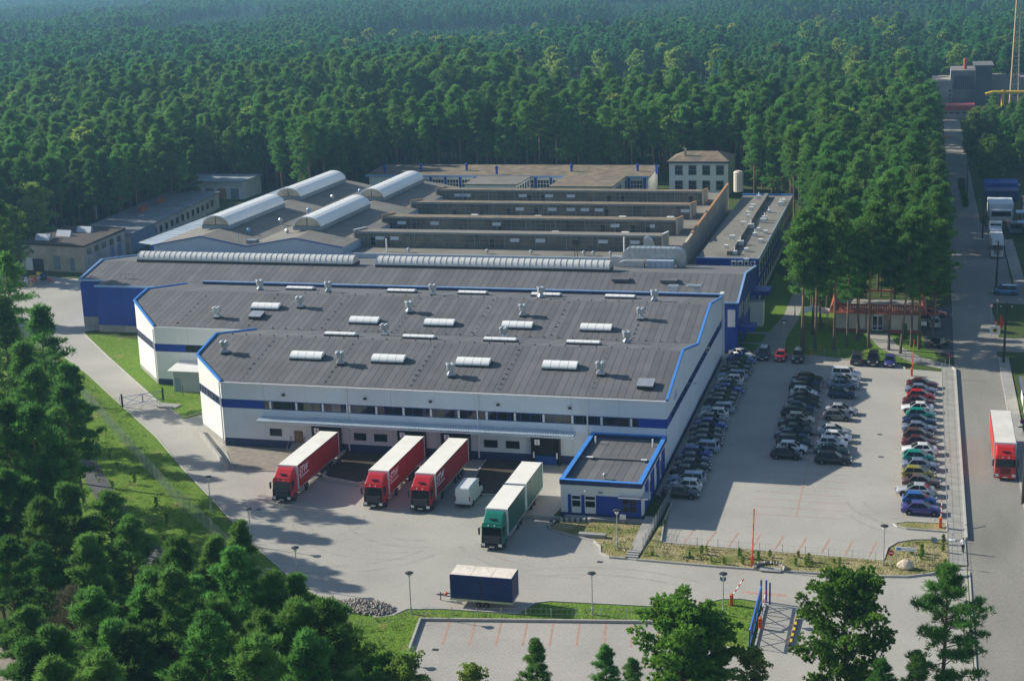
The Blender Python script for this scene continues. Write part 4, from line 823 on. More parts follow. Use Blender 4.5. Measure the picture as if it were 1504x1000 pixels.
# ---------------------------------------------------------------- long low building behind, with blue-white windows
LB_ = thing('workshop_row', 'long low workshop with brown roof and white and blue windows behind the lanterns', 'workshop', (-75,222,0))
b = MB(); b.box(-118.4,-40,215.5,230,0,5.0); b.build('wall', K['white'], LB_)
b = MB(); b.hexa([(-119.2,214.8,5.0),(-39.5,214.8,5.0),(-39.5,230.5,5.9),(-119.2,230.5,5.9)], [(-119.2,214.8,5.35),(-39.5,214.8,5.35),(-39.5,230.5,6.2),(-119.2,230.5,6.2)]); b.build('roof', K['felt_old'], LB_)
bx('fascia', LB_, K['trimlite'], -119.2, -39.5, 214.7, 214.78, 4.9, 5.4)
for i in range(17):
    x = -112.8+i*4.25; fo = bx('window_frame', LB_, K['signwhite'], x, x+3.4, 215.42, 215.49, .9, 4.3)
    for k in range(4):
        for j in range(3): bx('window_pane', fo, K['glass'], x+.12+k*.82, x+.8+k*.82, 215.38, 215.419, 1.05+j*1.08, 1.95+j*1.08)
    bx('blue_pier', LB_, K['blue'], x+3.45, x+4.2, 215.4, 215.48, .2, 4.8)
for x, y in ((-115,219),(-105,221),(-92,222),(-62,221),(-44,222),(-38.5,220),(-82,217)): b = MB(); b.tube((x,y,5.3),(x,y,7.2),.35,n=8); b.lathe([(.5,7.1),(.5,7.5),(.1,7.8)], (x,y,0), 8); b.build('roof_cowl', K['blue'], LB_)
for a in ((-86,-72,200,214.5,5.0),(-62,-46,196,214.5,5.2)):
    b = MB(); b.box(a[0],a[1],a[2],a[3],0,a[4]); b.build('side_block', K['white'], LB_); bx('side_roof', LB_, K['felt_warm'] if a[0] < -70 else K['felt_old'], a[0]-.3, a[1]+.3, a[2]-.3, a[3], a[4], a[4]+.3)
    for i in range(5): bx('block_window', LB_, K['glass'], a[1]+.002, a[1]+.04, a[2]+1+i*2.6, a[2]+2.6+i*2.6, 2.6, 4.4)
b = MB()
VI = thing('white_office_house', 'two-storey white office house with hipped grey roof among pines', 'house', (-27,222,0))
b = MB(); b.box(-34.5,-19,216,230,0,9.2); b.build('wall', K['white'], VI)
b = MB(); b.add([(-35,215.4,9.2),(-18.5,215.4,9.2),(-18.5,230.6,9.2),(-35,230.6,9.2),(-31,222,11.2),(-22.5,222,11.2)], [(0,1,5,4),(1,2,5),(2,3,4,5),(3,0,4),(3,2,1,0)]); b.build('roof', K['felt_old'], VI)
bx('fascia', VI, K['navy'], -35, -18.5, 215.3, 215.39, 8.8, 9.25)
for z in (1.6,5.6):
    for i in range(4): fo = bx('window_frame', VI, K['frame'], -33+i*3.6, -30.9+i*3.6, 215.9, 215.99, z, z+2.6); bx('window_pane', fo, K['glass'], -32.85+i*3.6, -31.05+i*3.6, 215.86, 215.899, z+.15, z+1.3); bx('window_pane', fo, K['glass'], -32.85+i*3.6, -31.05+i*3.6, 215.86, 215.899, z+1.45, z+2.45)
b = MB(); b.box(-31,-30.4,219,219.6,10.4,12.2); b.build('chimney', K['beige'], VI)
# ---------------------------------------------------------------- old sheds on the left
OS = thing('old_cream_shed', 'old cream plastered shed with dark flat roof and three glass roof lights', 'shed', (-150,115,0))
c0, c1, c2 = gp(36,396), gp(126,401), gp(186,374)
c3 = c0+(c2-c1); zz = 5.6
b = MB(); b.prism([c0[:2],c1[:2],c2[:2],c3[:2]], 0, zz); b.build('wall', K['rendered'], OS)
ex = (c1-c0).normalized(); ey = (c2-c1).normalized()
P = [c0-ex*.3-ey*.3, c1+ex*.3-ey*.3, c2+ex*.3+ey*.3, c3-ex*.3+ey*.3]
b = MB(); b.hexa([p+Vector((0,0,zz+.005)) for p in P], [p+Vector((0,0,zz+h_)) for p, h_ in zip(P,(.35,.35,.5,.5))]); b.build('roof', mat('dark_tar_roof', (.06,.05,.045), .9, .3, .6), OS)
rz0 = math.atan2(ex.y, ex.x); rz1 = math.atan2(ey.y, ey.x); L0 = (c1-c0).length; L1 = (c2-c1).length
def onface(name, m, s, z0, z1, w_, side=0, th=.1, par=None):
    p = (c0+ex*s) if side == 0 else (c1+ey*s); n_ = -ey if side == 0 else ex; p = p+n_*(th/2+.002)
    return ob(name, par or OS, m, (p.x,p.y,(z0+z1)/2), (w_,th,z1-z0), (0,0,rz0 if side == 0 else rz1))
onface('garage_door', K['black'], L0*.235, 0, 2.6, 3.0); onface('door_leaf', K['white'], L0*.10, 0, 2.7, 1.8, th=.25); onface('lintel', K['rendered'], L0*.235, 2.6, 3.4, 4.0, th=.16)
onface('door', K['frame'], L0*.55, .5, 3.4, 1.7); onface('door', K['frame'], L0*.80, .4, 3.2, 1.0)
for s in (.12,.3,.47,.66,.84): onface('high_window', K['glass2'], L1*s, 3.6, 4.9, 1.8, 1)
for s in (.66,.84): onface('door', K['frame'], L1*s, .3, 3.2, 1.7, 1)
for k in range(3):
    p = c0+ex*(3.6+k*2.6)+ey*(4+k*5.2)+Vector((0,0,zz+.4)); d = MB(); a_ = ex*1.9; e_ = ey*.9; h_ = Vector((0,0,1.3))
    d.add([p-a_-e_, p+a_-e_, p+a_+e_, p-a_+e_, p-a_+h_, p+a_+h_], [(0,1,5,4),(2,3,4,5),(1,2,5),(3,0,4)]); d.build('roof_light', K['metalroof'], OS)
b = MB(); q = c0-ex*3.4+ey*3; b.prism([q[:2],(q+ex*3.3)[:2],(q+ex*3.3+ey*6)[:2],(q+ey*6)[:2]], 0, 3.6); b.build('side_lean_to', K['beige'], OS)
LS = thing('long_grey_shed', 'long low shed with grey sheet roof and small windows beside the forest', 'shed', (-140,160,0))
q0, q1 = gp(193,372), gp(300,318); q1 = q0+(q1-q0)*1.25; dd_ = (q1-q0).normalized(); nn = Vector((-dd_.y,dd_.x,0)); Ls = (q1-q0).length
b = MB(); b.prism([q0[:2],q1[:2],(q1+nn*14)[:2],(q0+nn*14)[:2]], 0, 4.3); b.build('wall', K['rendered'], LS)
P = [q0-dd_*.3-nn*.5, q1+dd_*.3-nn*.5, q1+dd_*.3+nn*14.5, q0-dd_*.3+nn*14.5]
b = MB(); b.hexa([p+Vector((0,0,4.305)) for p in P], [p+Vector((0,0,4.55)) for p in P]); b.build('roof', mat('dull_sheet_roof', (.17,.19,.21), .6, .2, .3, stains=.3), LS)
for i in range(14):
    p = q0+dd_*(8+i*(Ls-10)/14)-nn*.03; ob('window_pane', LS, K['glass'], (p.x,p.y,2.3), (1.6,.12,1.5), (0,0,math.atan2(dd_.y,dd_.x)))
p = q0-nn*.06+dd_*8; ob('grey_wall', LS, K['frame'], (p.x+0,p.y,2.1), (15,.1,4.15), (0,0,math.atan2(dd_.y,dd_.x)))
for k in (.5,.7): p = q0+dd_*Ls*k+nn*9; ob('chimney', LS, K['tile'], (p.x,p.y,5.2), (4,1,1.4), (0,0,math.atan2(dd_.y,dd_.x)))
FS = thing('forest_store', 'small dark store building half hidden in the trees beyond the long shed', 'store', (-165,190,0))
q = gp(262,292); b = MB(); b.box(q.x,q.x+20,q.y,q.y+12,0,5); b.build('wall', K['white'], FS); bx('roof', FS, K['metalroof'], q.x-.5, q.x+20.5, q.y-1.5, q.y+12.5, 5.005, 5.3)
for i in range(5): bx('door', FS, K['brick_or'] if i % 2 else K['frame'], q.x+1+i*3.8, q.x+3.4+i*3.8, q.y-.06, q.y-.002, .1, 3)
# ---------------------------------------------------------------- guardhouse and shelter by the pines
GH = thing('guardhouse', 'small pink-beige guardhouse with red tiled roof edges and glass double doors', 'guardhouse', (23,78,0))
b = MB(); b.box(16.4,21.2,73.7,83.6,0,3.3); b.box(21.2,25.2,75.2,83.6,0,3.3); b.box(25.2,29.9,73.7,83.6,0,3.3); b.build('wall', K['cream'], GH)
bx('plinth', GH, K['tile'], 16.35, 21.2, 73.64, 73.69, 0, .6); bx('plinth', GH, K['tile'], 25.2, 29.95, 73.64, 73.69, 0, .6); bx('porch_back', GH, K['beige'], 21.2, 25.2, 75.13, 75.19, 0, 3.3)
bx('flat_roof', GH, mat('gravel_roof', (.26,.25,.22), .9, .12, .6), 16.6, 29.7, 74.4, 83.2, 3.35, 3.6)
def tiles(x0, x1, y0, z0, y1, z1, nx, ny, nm='roof_tile'):
    ang = math.atan2(z1-z0,y1-y0); Ls_ = math.hypot(z1-z0,y1-y0)/ny
    for i in range(nx):
        for j in range(ny):
            f = (j+.5)/ny; ob(nm, GH, K['tile'], (x0+(x1-x0)*(i+.5)/nx, y0+(y1-y0)*f, z0+(z1-z0)*f+.02*(j % 2)), ((x1-x0)/nx-.05, Ls_+.04, .09), (ang,0,0))
tiles(16.0,30.3,73.2,3.3,74.5,4.4,36,3)
beam('ridge_tiles', GH, K['tile'], (15.9,74.6,4.5), (30.4,74.6,4.5), .35, .22); beam('ridge_tiles', GH, K['tile'], (16.2,83.4,5.0), (30.2,83.4,5.0), .5, .3)
for x in (16.0,30.3):
    s_ = -1 if x < 20 else 1; b = MB(); b.hexa([(x-.7,73.2,3.3),(x+.7,73.2,3.3),(x+.7,84,3.3),(x-.7,84,3.3)], [(x-.12,74.2,4.6),(x+.12,74.2,4.6),(x+.12,83.6,5.1),(x-.12,83.6,5.1)]); b.build('tiled_hip', K['tile'], GH)
dr = bx('door_frame', GH, K['signwhite'], 22.3, 24.1, 75.03, 75.12, 0, 2.6)
for i in range(2):
    for z0, z1 in ((.25,.7),(.85,2.45)): bx('door_pane', dr, K['glass'], 22.42+i*.88, 23.1+i*.88, 75.0, 75.028, z0, z1)
bx('sign_board', GH, K['signwhite'], 22.6, 24.0, 73.4, 73.5, 3.0, 3.25); bx('notice_board', GH, K['signwhite'], 30.2, 31.1, 73.9, 73.97, 1.4, 2.1)
SH = thing('bus_shelter', 'small open shelter with a bent white sheet roof under the pines', 'shelter', (13,76,0))
b = MB(); b.hexa([(10.6,74.5,2.6),(12.4,74.5,3.2),(12.4,78.5,3.2),(10.6,78.5,2.6)], [(10.6,74.5,2.68),(12.4,74.5,3.28),(12.4,78.5,3.28),(10.6,78.5,2.68)]); b.hexa([(12.41,74.5,3.2),(15.2,74.5,2.7),(15.2,78.5,2.7),(12.41,78.5,3.2)], [(12.41,74.5,3.28),(15.2,74.5,2.78),(15.2,78.5,2.78),(12.41,78.5,3.28)]); b.build('roof', K['grey_panel'], SH)
for x, y in ((10.8,74.8),(10.8,78.2),(14.9,74.8),(14.9,78.2)): b = MB(); b.tube((x,y,0),(x,y,2.7),.06); b.build('post', K['steel'], SH)
bx('bench', SH, K['wood'], 11.2, 14.5, 77.4, 77.9, .42, .5); bx('bench_leg', SH, K['black'], 11.4, 11.5, 77.5, 77.8, 0, .42); bx('bench_leg', SH, K['black'], 14.2, 14.3, 77.5, 77.8, 0, .42)
# ================================================================ vehicles (local axes: +x forward, ground at z = 0)
def wheel_mesh(r, wd):
    t = MB(); t.lathe([(r*.55,-wd/2),(r*.93,-wd/2),(r,-wd/2+.03),(r,wd/2-.03),(r*.93,wd/2),(r*.55,wd/2)], n=16)
    t.v = [(x,z,y) for x, y, z in t.v]; q = MB(); q.lathe([(r*.1,-wd/2-.012),(r*.5,-wd/2+.02),(r*.62,-wd/2-.012),(r*.62,wd/2+.012),(r*.5,wd/2-.02),(r*.1,wd/2+.012)], n=12); q.v = [(x,z,y) for x, y, z in q.v]
    return t.mesh('tyre', K['tyre']), q.mesh('rim', K['rim'])
CARW = wheel_mesh(.31,.2); TRW = wheel_mesh(.5,.32)
def wheel(parent, x, y, W, r):
    t = mobj('wheel', W[0], parent, (x,y,r)); mobj('rim', W[1], t, (x,y,r)); return t
CT = {   # L, W, H, belt, hood z, cowl x, windscreen top x, roof rear x, rear glass base x, deck z, tail x-shape
 'sedan':  dict(L=4.5, W=1.75, H=1.43, belt=.93, hood=.74, cowl=.95, wst=.18, rr=-1.05, rb=-1.62, deck=.97, tail=.86),
 'hatchback': dict(L=3.95, W=1.68, H=1.45, belt=.93, hood=.76, cowl=.95, wst=.22, rr=-1.35, rb=-1.80, deck=.93, tail=.88),
 'estate': dict(L=4.6, W=1.75, H=1.48, belt=.94, hood=.76, cowl=1.0, wst=.25, rr=-1.85, rb=-2.16, deck=.94, tail=.9),
 'people carrier': dict(L=4.5, W=1.8, H=1.75, belt=1.05, hood=.88, cowl=1.35, wst=.55, rr=-1.85, rb=-2.1, deck=1.05, tail=1.0),
 'off-roader': dict(L=4.4, W=1.8, H=1.78, belt=1.12, hood=1.0, cowl=.95, wst=.5, rr=-1.9, rb=-2.1, deck=1.12, tail=1.05),
}
def car_meshes(c):
    L, W, H = c['L'], c['W'], c['H']; hl = L/2; d = {}
    st = [(-hl,.42,c['tail']-.22,.86),(-hl+.06,.30,c['tail']-.04,.94),(-hl+.22,.22,c['deck']-.02,.985),(c['rb'],.20,c['deck'],1),(-.6,.19,c['belt'],1),(.4,.19,c['belt'],1),(c['cowl'],.19,c['belt']-.03,1),
          (c['cowl']+.45,.20,(c['belt']+c['hood'])/2,.99),(hl-.45,.21,c['hood'],.97),(hl-.14,.24,c['hood']-.10,.92),(hl-.02,.30,c['hood']-.26,.82),(hl,.36,c['hood']-.34,.76)]
    st = sorted(st); b = MB(); V = []
    for x, zb, zt, wf in st:
        w = W/2*wf; zm = zb+(zt-zb)*.45
        V += [(x,-w*.86,zb),(x,-w*.985,zb+.1),(x,-w,zm),(x,-w*.96,zt-.07),(x,-w*.86,zt),(x,0,zt+.015),(x,w*.86,zt),(x,w*.96,zt-.07),(x,w,zm),(x,w*.985,zb+.1),(x,w*.86,zb)]
    n = 11; F = []
    for i in range(len(st)-1):
        for k in range(n): F.append((i*n+k,(i+1)*n+k,(i+1)*n+(k+1)%n,i*n+(k+1)%n))
    F += [tuple(range(n)), tuple(range((len(st)-1)*n,len(st)*n))[::-1]]
    b.add(V, F); d['body'] = b.mesh('car_body', K['paint'], True)
    w0, w1 = W/2*.885, W/2*.70; zb = c['belt']-.03; zr = H-.06
    xr0, xr1, xf0, xf1 = c['rb']+.02, c['rr'], c['cowl']+.02, c['wst']
    g = lambda P: P
    def q(P, name, m=K['carglass']):
        b = MB(); b.add(P, [(0,1,2,3)] if len(P) == 4 else [tuple(range(len(P)))]); d[name] = b.mesh(name, m)
    q([(xf0,-w0*.92,zb),(xf0,w0*.92,zb),(xf1,w1*.95,zr),(xf1,-w1*.95,zr)], 'windscreen')
    q([(xr0,w0*.92,zb),(xr0,-w0*.92,zb),(xr1,-w1*.95,zr),(xr1,w1*.95,zr)], 'rear_window')
    xm = (xf1+xr1)/2-.02
    def sidew(s):
        A = lambda x, t: (x, s*(w0+(w1-w0)*t), zb+(zr-zb)*t)
        b = MB(); fa = [A(xf0-.22,.04),A(xm+.05,.04),A(xm+.05,.94),A(xf1+.02,.94)]; ra = [A(xm-.05,.04),A(xr0+.28,.04),A(xr1+.1,.94),A(xm-.05,.94)]
        for P in (fa, ra): b.add([(p[0],p[1]*1.012,p[2]) for p in P], [(0,1,2,3) if s > 0 else (3,2,1,0)])
        return b.mesh('side_window', K['carglass'])
    d['sw'] = (sidew(-1), sidew(1))
    b = MB()   # roof, pillars
    b.hexa([(xr1-.02,-w1,zr-.01),(xf1+.02,-w1,zr-.01),(xf1+.02,w1,zr-.01),(xr1-.02,w1,zr-.01)], [(xr1+.14,-w1*.84,H),(xf1-.18,-w1*.84,H),(xf1-.18,w1*.84,H),(xr1+.14,w1*.84,H)])
    for s in (-1,1):
        for (xa, xb) in ((xf0-.03,xf1),(xr0+.05,xr1+.02),(xm,xm)): mbeam(b, (xa,s*w0*.985,zb), (xb,s*w1*.985,zr), .07 if xa != xr0+.05 else .11, .06)
        b.add([(xr0,s*w0,zb),(xr0+.26,s*w0,zb),(xr1+.1,s*w1,zr),(xr1,s*w1,zr)], [(0,1,2,3) if s < 0 else (3,2,1,0)])
        b.add([(xf0,s*w0*.99,zb),(xf0-.24,s*w0*.99,zb),(xf1-.06,s*w1*.99,zr),(xf1,s*w1*.99,zr)], [(3,2,1,0) if s < 0 else (0,1,2,3)])
    d['roof'] = b.mesh('car_roof', K['paint'])
    b = MB(); b.hexa([(xr0+.05,-w0*.9,zb-.02),(xf0-.05,-w0*.9,zb-.02),(xf0-.05,w0*.9,zb-.02),(xr0+.05,w0*.9,zb-.02)], [(xr1+.03,-w1*.9,zr-.05),(xf1-.03,-w1*.9,zr-.05),(xf1-.03,w1*.9,zr-.05),(xr1+.03,w1*.9,zr-.05)]); d['cabin'] = b.mesh('cabin', K['dark'])
    b = MB(); b.box(hl-.16,hl-.03,-.15,.15,c['hood']-.27,c['hood']-.10); d['hl'] = b.mesh('headlight', K['lamp'])
    b = MB(); b.box(-hl-.005,-hl+.16,-.13,.13,c['tail']-.28,c['tail']-.06); d['tl'] = b.mesh('tail_light', K['tail'])
    b = MB(); b.box(hl-.07,hl+.012,-.42,.42,c['hood']-.30,c['hood']-.16); d['gr'] = b.mesh('grille', K['black'])
    b = MB(); b.box(-.012,.012,-.26,.26,-.055,.055); d['pl'] = b.mesh('number_plate', K['plate'])
    b = MB(); b.box(-.08,.08,-.1,.1,-.06,.06); d['mi'] = b.mesh('mirror', K['paint'])
    b = MB()
    for s in (-1,1):
        for x in (-L*.29,L*.305): b.tube((x,s*(W/2*.8),.33),(x,s*(W/2+.004),.33),.385,n=16)
    d['arch'] = b.mesh('wheel_arch', K['dark'])
    return d
CM = {k: car_meshes(v) for k, v in CT.items()}
def car(kind, color, loc, rz, label, group):
    c = CT[kind]; d = CM[kind]; r = thing('parked_car', label, 'car', (0,0,0), 0, group); L, W = c['L'], c['W']
    mobj('body', d['body'], r, color=color); mobj('cabin', d['cabin'], r); mobj('roof', d['roof'], r, color=color); mobj('windscreen', d['windscreen'], r); mobj('rear_window', d['rear_window'], r)
    mobj('side_window', d['sw'][0], r); mobj('side_window', d['sw'][1], r); mobj('wheel_arch', d['arch'], r)
    for s in (-1,1):
        for x in (-L*.29,L*.305): wheel(r, x, s*(W/2-.085), CARW, .31)
        mobj('headlight', d['hl'], r, (0,s*W*.34,0)); mobj('tail_light', d['tl'], r, (0,s*W*.385,0)); mobj('mirror', d['mi'], r, (c['cowl']-.25,s*(W/2+.06),c['belt']+.03), color=color)
    mobj('grille', d['gr'], r); mobj('number_plate', d['pl'], r, (L/2+.02,0,.42)); mobj('number_plate', d['pl'], r, (-L/2-.01,0,.5))
    r.location = loc; r.rotation_euler = (0,0,rz); return r
COL = dict(black=(.008,.009,.011), graphite=(.03,.034,.038), silver=(.38,.40,.42), white=(.72,.73,.73), blue=(.015,.04,.28), navy=(.012,.022,.075), icy=(.26,.36,.45), red=(.48,.012,.014), maroon=(.09,.012,.018), teal=(.0,.26,.20), steelblue=(.16,.20,.28),
           brown=(.10,.05,.035), olive=(.28,.24,.02), royal=(.01,.10,.34), purple=(.045,.04,.18), rust=(.42,.07,.02), green=(.012,.05,.045), beige=(.52,.48,.38), skyblue=(.06,.22,.40), grey=(.13,.14,.15))
CN = dict(icy='ice blue', steelblue='steel blue', royal='bright blue', skyblue='sky blue', rust='rust orange', green='dark green')
ORD = ['first','second','third','fourth','fifth','sixth','seventh','eighth','ninth','tenth','eleventh','twelfth','thirteenth','fourteenth','fifteenth','sixteenth','seventeenth','eighteenth','nineteenth','twentieth','twenty-first','twenty-second','twenty-third','twenty-fourth','twenty-fifth','twenty-sixth','twenty-seventh']
S, H_, E_, P_, O_ = 'sedan','hatchback','estate','people carrier','off-roader'
row = [('graphite',S,0),('white',H_,1),('icy',E_,1),('black',S,0),('black',S,0),('navy',S,0),('blue',H_,0),('icy',E_,1),('black',S,0),('graphite',S,0),('black',S,0),('blue',S,0),('grey',S,0),('white',H_,1),('icy',E_,1),('black',E_,0),('black',S,0),('graphite',S,0),('blue',S,0),('grey',S,0),('white',H_,1),('icy',E_,1),('black',S,0),('graphite',S,0),('black',H_,0)]
rnd = random.Random(11)
for i, (cn, k, flip) in enumerate(row):
    car(k, COL[cn], (3.15+rnd.uniform(-.25,.25),-9.2+i*2.44,.02), R(rnd.uniform(-2,2))+(math.pi if flip else 0), '%s %s in the row along the warehouse wall, %s car from the annex' % (CN.get(cn,cn), k, ORD[i]), 'cars along the warehouse wall')
car(S, COL['blue'], (3.3,51.6,.02), R(-4), 'blue sedan beside the white one at the far end of the wall row', 'cars along the warehouse wall')
car(S, COL['white'], (3.0,54.9,.02), R(-38), 'white sedan parked askew at the far end of the warehouse wall', 'cars along the warehouse wall')
mid = [('black',H_),('white',H_),('black',E_),('navy',S),('graphite',S),('black',S),('beige',H_),('black',E_),('navy',S),('black',S),('black',S),('white',H_),('black',E_),('navy',S),('black',S)]
for i, (cn, k) in enumerate(mid):
    car(k, COL[cn], (14.35+rnd.uniform(-.3,.3),7.0+i*2.52,.02), R(rnd.uniform(-2,2)), '%s %s in the shaded middle row, %s car from the empty bays' % (CN.get(cn,cn), k, ORD[i]), 'cars in the shaded middle row')
mr_ = [('black',E_,6.0),('green',S,9.2),('white',H_,12.2),('white',H_,14.7),('silver',S,17.3),('grey',H_,24.2),('silver',S,27.0),('navy',H_,34.9),('steelblue',S,39.6),('silver',S,42.2),('white',O_,44.9)]
for i, (cn, k, y) in enumerate(mr_):
    car(k, COL[cn], (19.6+rnd.uniform(-.3,.3),y,.02), R(rnd.uniform(-2,2)), '%s %s in the middle row facing the sunlit aisle, %s from the empty bays' % (CN.get(cn,cn), k, ORD[i]), 'cars facing the sunlit aisle')
rr = [('purple',S,0),('royal',H_,0),('silver',S,1),('brown',S,0),('olive',H_,0),('steelblue',S,0),('teal',H_,0),('white',S,1),('maroon',S,0),('brown',H_,0),('steelblue',S,0),('navy',S,0),('teal',H_,0),('white',S,1),('maroon',S,0),('red',H_,0),('steelblue',S,0),('maroon',S,0)]
for i, (cn, k, fl) in enumerate(rr):
    car(k, COL[cn], (30.3+rnd.uniform(-.25,.25)-(.3 if fl else 0),-9.9+i*3.03,.02), R(rnd.uniform(-2,2))+(math.pi if fl else 0), '%s %s in the sunlit row by the street fence, %s from the traffic island' % (CN.get(cn,cn), k, ORD[i]), 'cars along the street fence')
for cn, k, x, y, a, lb in (('navy',P_,6.4,55.0,-90,'dark blue people carrier facing the car park beside a red hatchback'),('red',H_,9.1,54.6,-90,'small red hatchback facing the car park between two dark cars'),('graphite',O_,11.8,54.2,-90,'dark off-roader parked by the orange pole in the shade'),
    ('graphite',O_,20.7,54.2,90,'dark grey off-roader parked tail outward below the guardhouse'),('black',O_,23.2,54.0,-90,'black off-roader facing outward beside a purple car'),('purple',H_,25.7,53.6,-90,'purple hatchback at the sunlit corner below the guardhouse'),
    ('black',H_,33.2,66.5,65,'black hatchback parked at the edge of the apron by the street'),('rust',S,32.2,86.5,10,'rust orange sedan parked behind the guardhouse'),('silver',P_,32.3,79.5,95,'silver people carrier parked beside the guardhouse notice board'),
    ('skyblue',P_,44.9,105.6,180,'sky blue people carrier waiting at the side street'),('white',E_,52.4,237,10,'white estate parked beyond the blue containers')):
    car(k, COL[cn], (x,y,.02), R(a), lb, None)
# ---------------------------------------------------------------- lorries
def text_mesh(s, size, m, shear=0, off=0., space=1.):
    cu = bpy.data.curves.new('txt', 'FONT'); cu.body = s; cu.size = size; cu.shear = shear; cu.offset = off; cu.space_character = space
    t = bpy.data.objects.new('txt', cu); col.objects.link(t); me = bpy.data.meshes.new_from_object(t.evaluated_get(bpy.context.evaluated_depsgraph_get())); bpy.data.objects.remove(t); me.materials.append(m); return me
STW = text_mesh('STW', 1.35, K['signwhite'], .35, .03, .9)
K['slat'] = mat('grille_slat_grey', (.10,.105,.11), .5, .05, 2)
def cab(r, color, grillec, xf, tall=3.75, face=False):
    """cab-over tractor; front bumper at x = xf"""
    p = bpy.data.materials
    b = MB(); b.hexa([(xf-2.2,-1.22,.75),(xf-.08,-1.22,.75),(xf-.08,1.22,.75),(xf-2.2,1.22,.75)], [(xf-2.2,-1.2,3.0),(xf-.38,-1.14,3.0),(xf-.38,1.14,3.0),(xf-2.2,1.2,3.0)])
    o = b.build('cab', K['paint'], r, bevel=.07); o.color = (*color,1)
    b = MB(); b.hexa([(xf-2.2,-1.18,3.005),(xf-.42,-1.08,3.005),(xf-.42,1.08,3.005),(xf-2.2,1.18,3.005)], [(xf-2.15,-1.12,tall+.15),(xf-1.5,-1.0,tall),(xf-1.5,1.0,tall),(xf-2.15,1.12,tall+.15)])
    q = b.build('air_deflector', K['paint'], r, bevel=.08); q.color = (*color,1)
    bx('roof_hatch', q, K['glass'], xf-1.0, xf-.7, -.4, .4, 3.36, 3.42)
    b = MB(); b.add([(xf-.14,-1.1,1.75),(xf-.14,1.1,1.75),(xf-.36,1.06,2.75),(xf-.36,-1.06,2.75)], [(0,1,2,3)]); b.v = [(x+.035,y,z) for x, y, z in b.v]; b.build('windscreen', K['carglass'], r)
    b = MB(); b.hexa([(xf-.34,-1.12,2.7),(xf-.08,-1.12,2.7),(xf-.08,1.12,2.7),(xf-.34,1.12,2.7)], [(xf-.36,-1.1,2.82),(xf-.14,-1.1,2.80),(xf-.14,1.1,2.80),(xf-.36,1.1,2.82)]); v_ = b.build('sun_visor', K['paint'], r); v_.color = (*color,1)
    for s in (-1,1):
        b = MB(); b.add([(xf-.45,s*1.232,1.8),(xf-1.25,s*1.232,1.8),(xf-1.25,s*1.21,2.6),(xf-.5,s*1.21,2.6)], [(0,1,2,3) if s < 0 else (3,2,1,0)]); b.build('side_window', K['carglass'], r)
        b = MB(); b.box(xf-.28,xf-.12,s*1.42-.09,s*1.42+.09,1.75,2.5); b.tube((xf-.2,s*1.15,2.55),(xf-.2,s*1.42,2.55),.03,n=6); b.build('mirror', K['black'], r)
        bx('headlight', r, K['lamp'], xf-.05, xf+.03, s*.95-.2, s*.95+.2, .55, .85)
        wheel(r, xf-1.35, s*1.08, TRW, .5); bx('side_step', r, K['black'], xf-1.0, xf-.2, s*1.15-.1, s*1.15+.1, .35, .75)
    b = MB(); b.box(xf-.10,xf-.03,-1.12,1.12,.82,1.72); gr = b.build('grille', K['paint'] if face else K['dark'], r); gr.color = (*color,1)
    bx('cowl_strip', gr, K['slat'], xf-.031, xf-.012, -1.05, 1.05, 1.62, 1.69)
    for k in range(5): g_ = bx('grille_slat', gr, grillec, xf-.035, xf+.0, -.6 if face else -.85, .6 if face else .85, .92+k*.15, .99+k*.15)
    o_ = bx('bumper', r, K['paint'] if face else K['dark'], xf-.25, xf+.02, -1.22, 1.22, .35, .80); o_.color = (*color,1); bx('number_plate', r, K['plate'], xf+.021, xf+.04, -.28, .28, .42, .54)
    for s in (-.35,.35): bx('marker_lamp', r, K['lamp'], xf-.2, xf-.08, s-.06, s+.06, 2.83, 2.93)
    bx('chassis', r, K['dark'], xf-6.2, xf-.3, -.45, .45, .55, .95)
def boxbody(r, x0, x1, z0, z1, side, top, post=True, nm='trailer_body'):
    b = MB(); b.box(x0,x1,-1.24,1.24,z0,z1); bd = b.build(nm, side, r)
    bx('roof_tarp', bd, top, x0+.02, x1-.02, -1.22, 1.22, z1+.002, z1+.05)
    for s in (-1,1):
        bx('side_rail', bd, K['alu'], x0, x1, s*1.25-.02, s*1.25+.02, z0-.12, z0+.06); bx('roof_rail', bd, K['dark'], x0, x1, s*1.25-.02, s*1.25+.02, z1-.06, z1+.03)
        bx('corner_post', bd, K['signwhite'], x1-.12, x1+.02, s*1.23-.05, s*1.23+.05, z0, z1+.055); bx('corner_post', bd, K['signwhite'], x0-.02, x0+.12, s*1.23-.05, s*1.23+.05, z0, z1+.055)
        n = max(3,int((x1-x0)/.62))
        b = MB()
        for i in range(n): x = x0+.3+(x1-x0-.6)*i/(n-1); b.box(x-.025,x+.025,s*1.25-.015,s*1.25+.015,z0-.02,z0+.22)
        b.build('curtain_straps', K['black'], bd)
        for i in range(1,4): x = x0+(x1-x0)*i/4; bx('curtain_seam', bd, side, x-.03, x+.03, s*1.245-.006, s*1.245+.006, z0+.07, z1-.07)
    bx('front_panel', bd, K['signwhite'], x1+.001, x1+.03, -1.18, 1.18, z0, z1)
    return bd
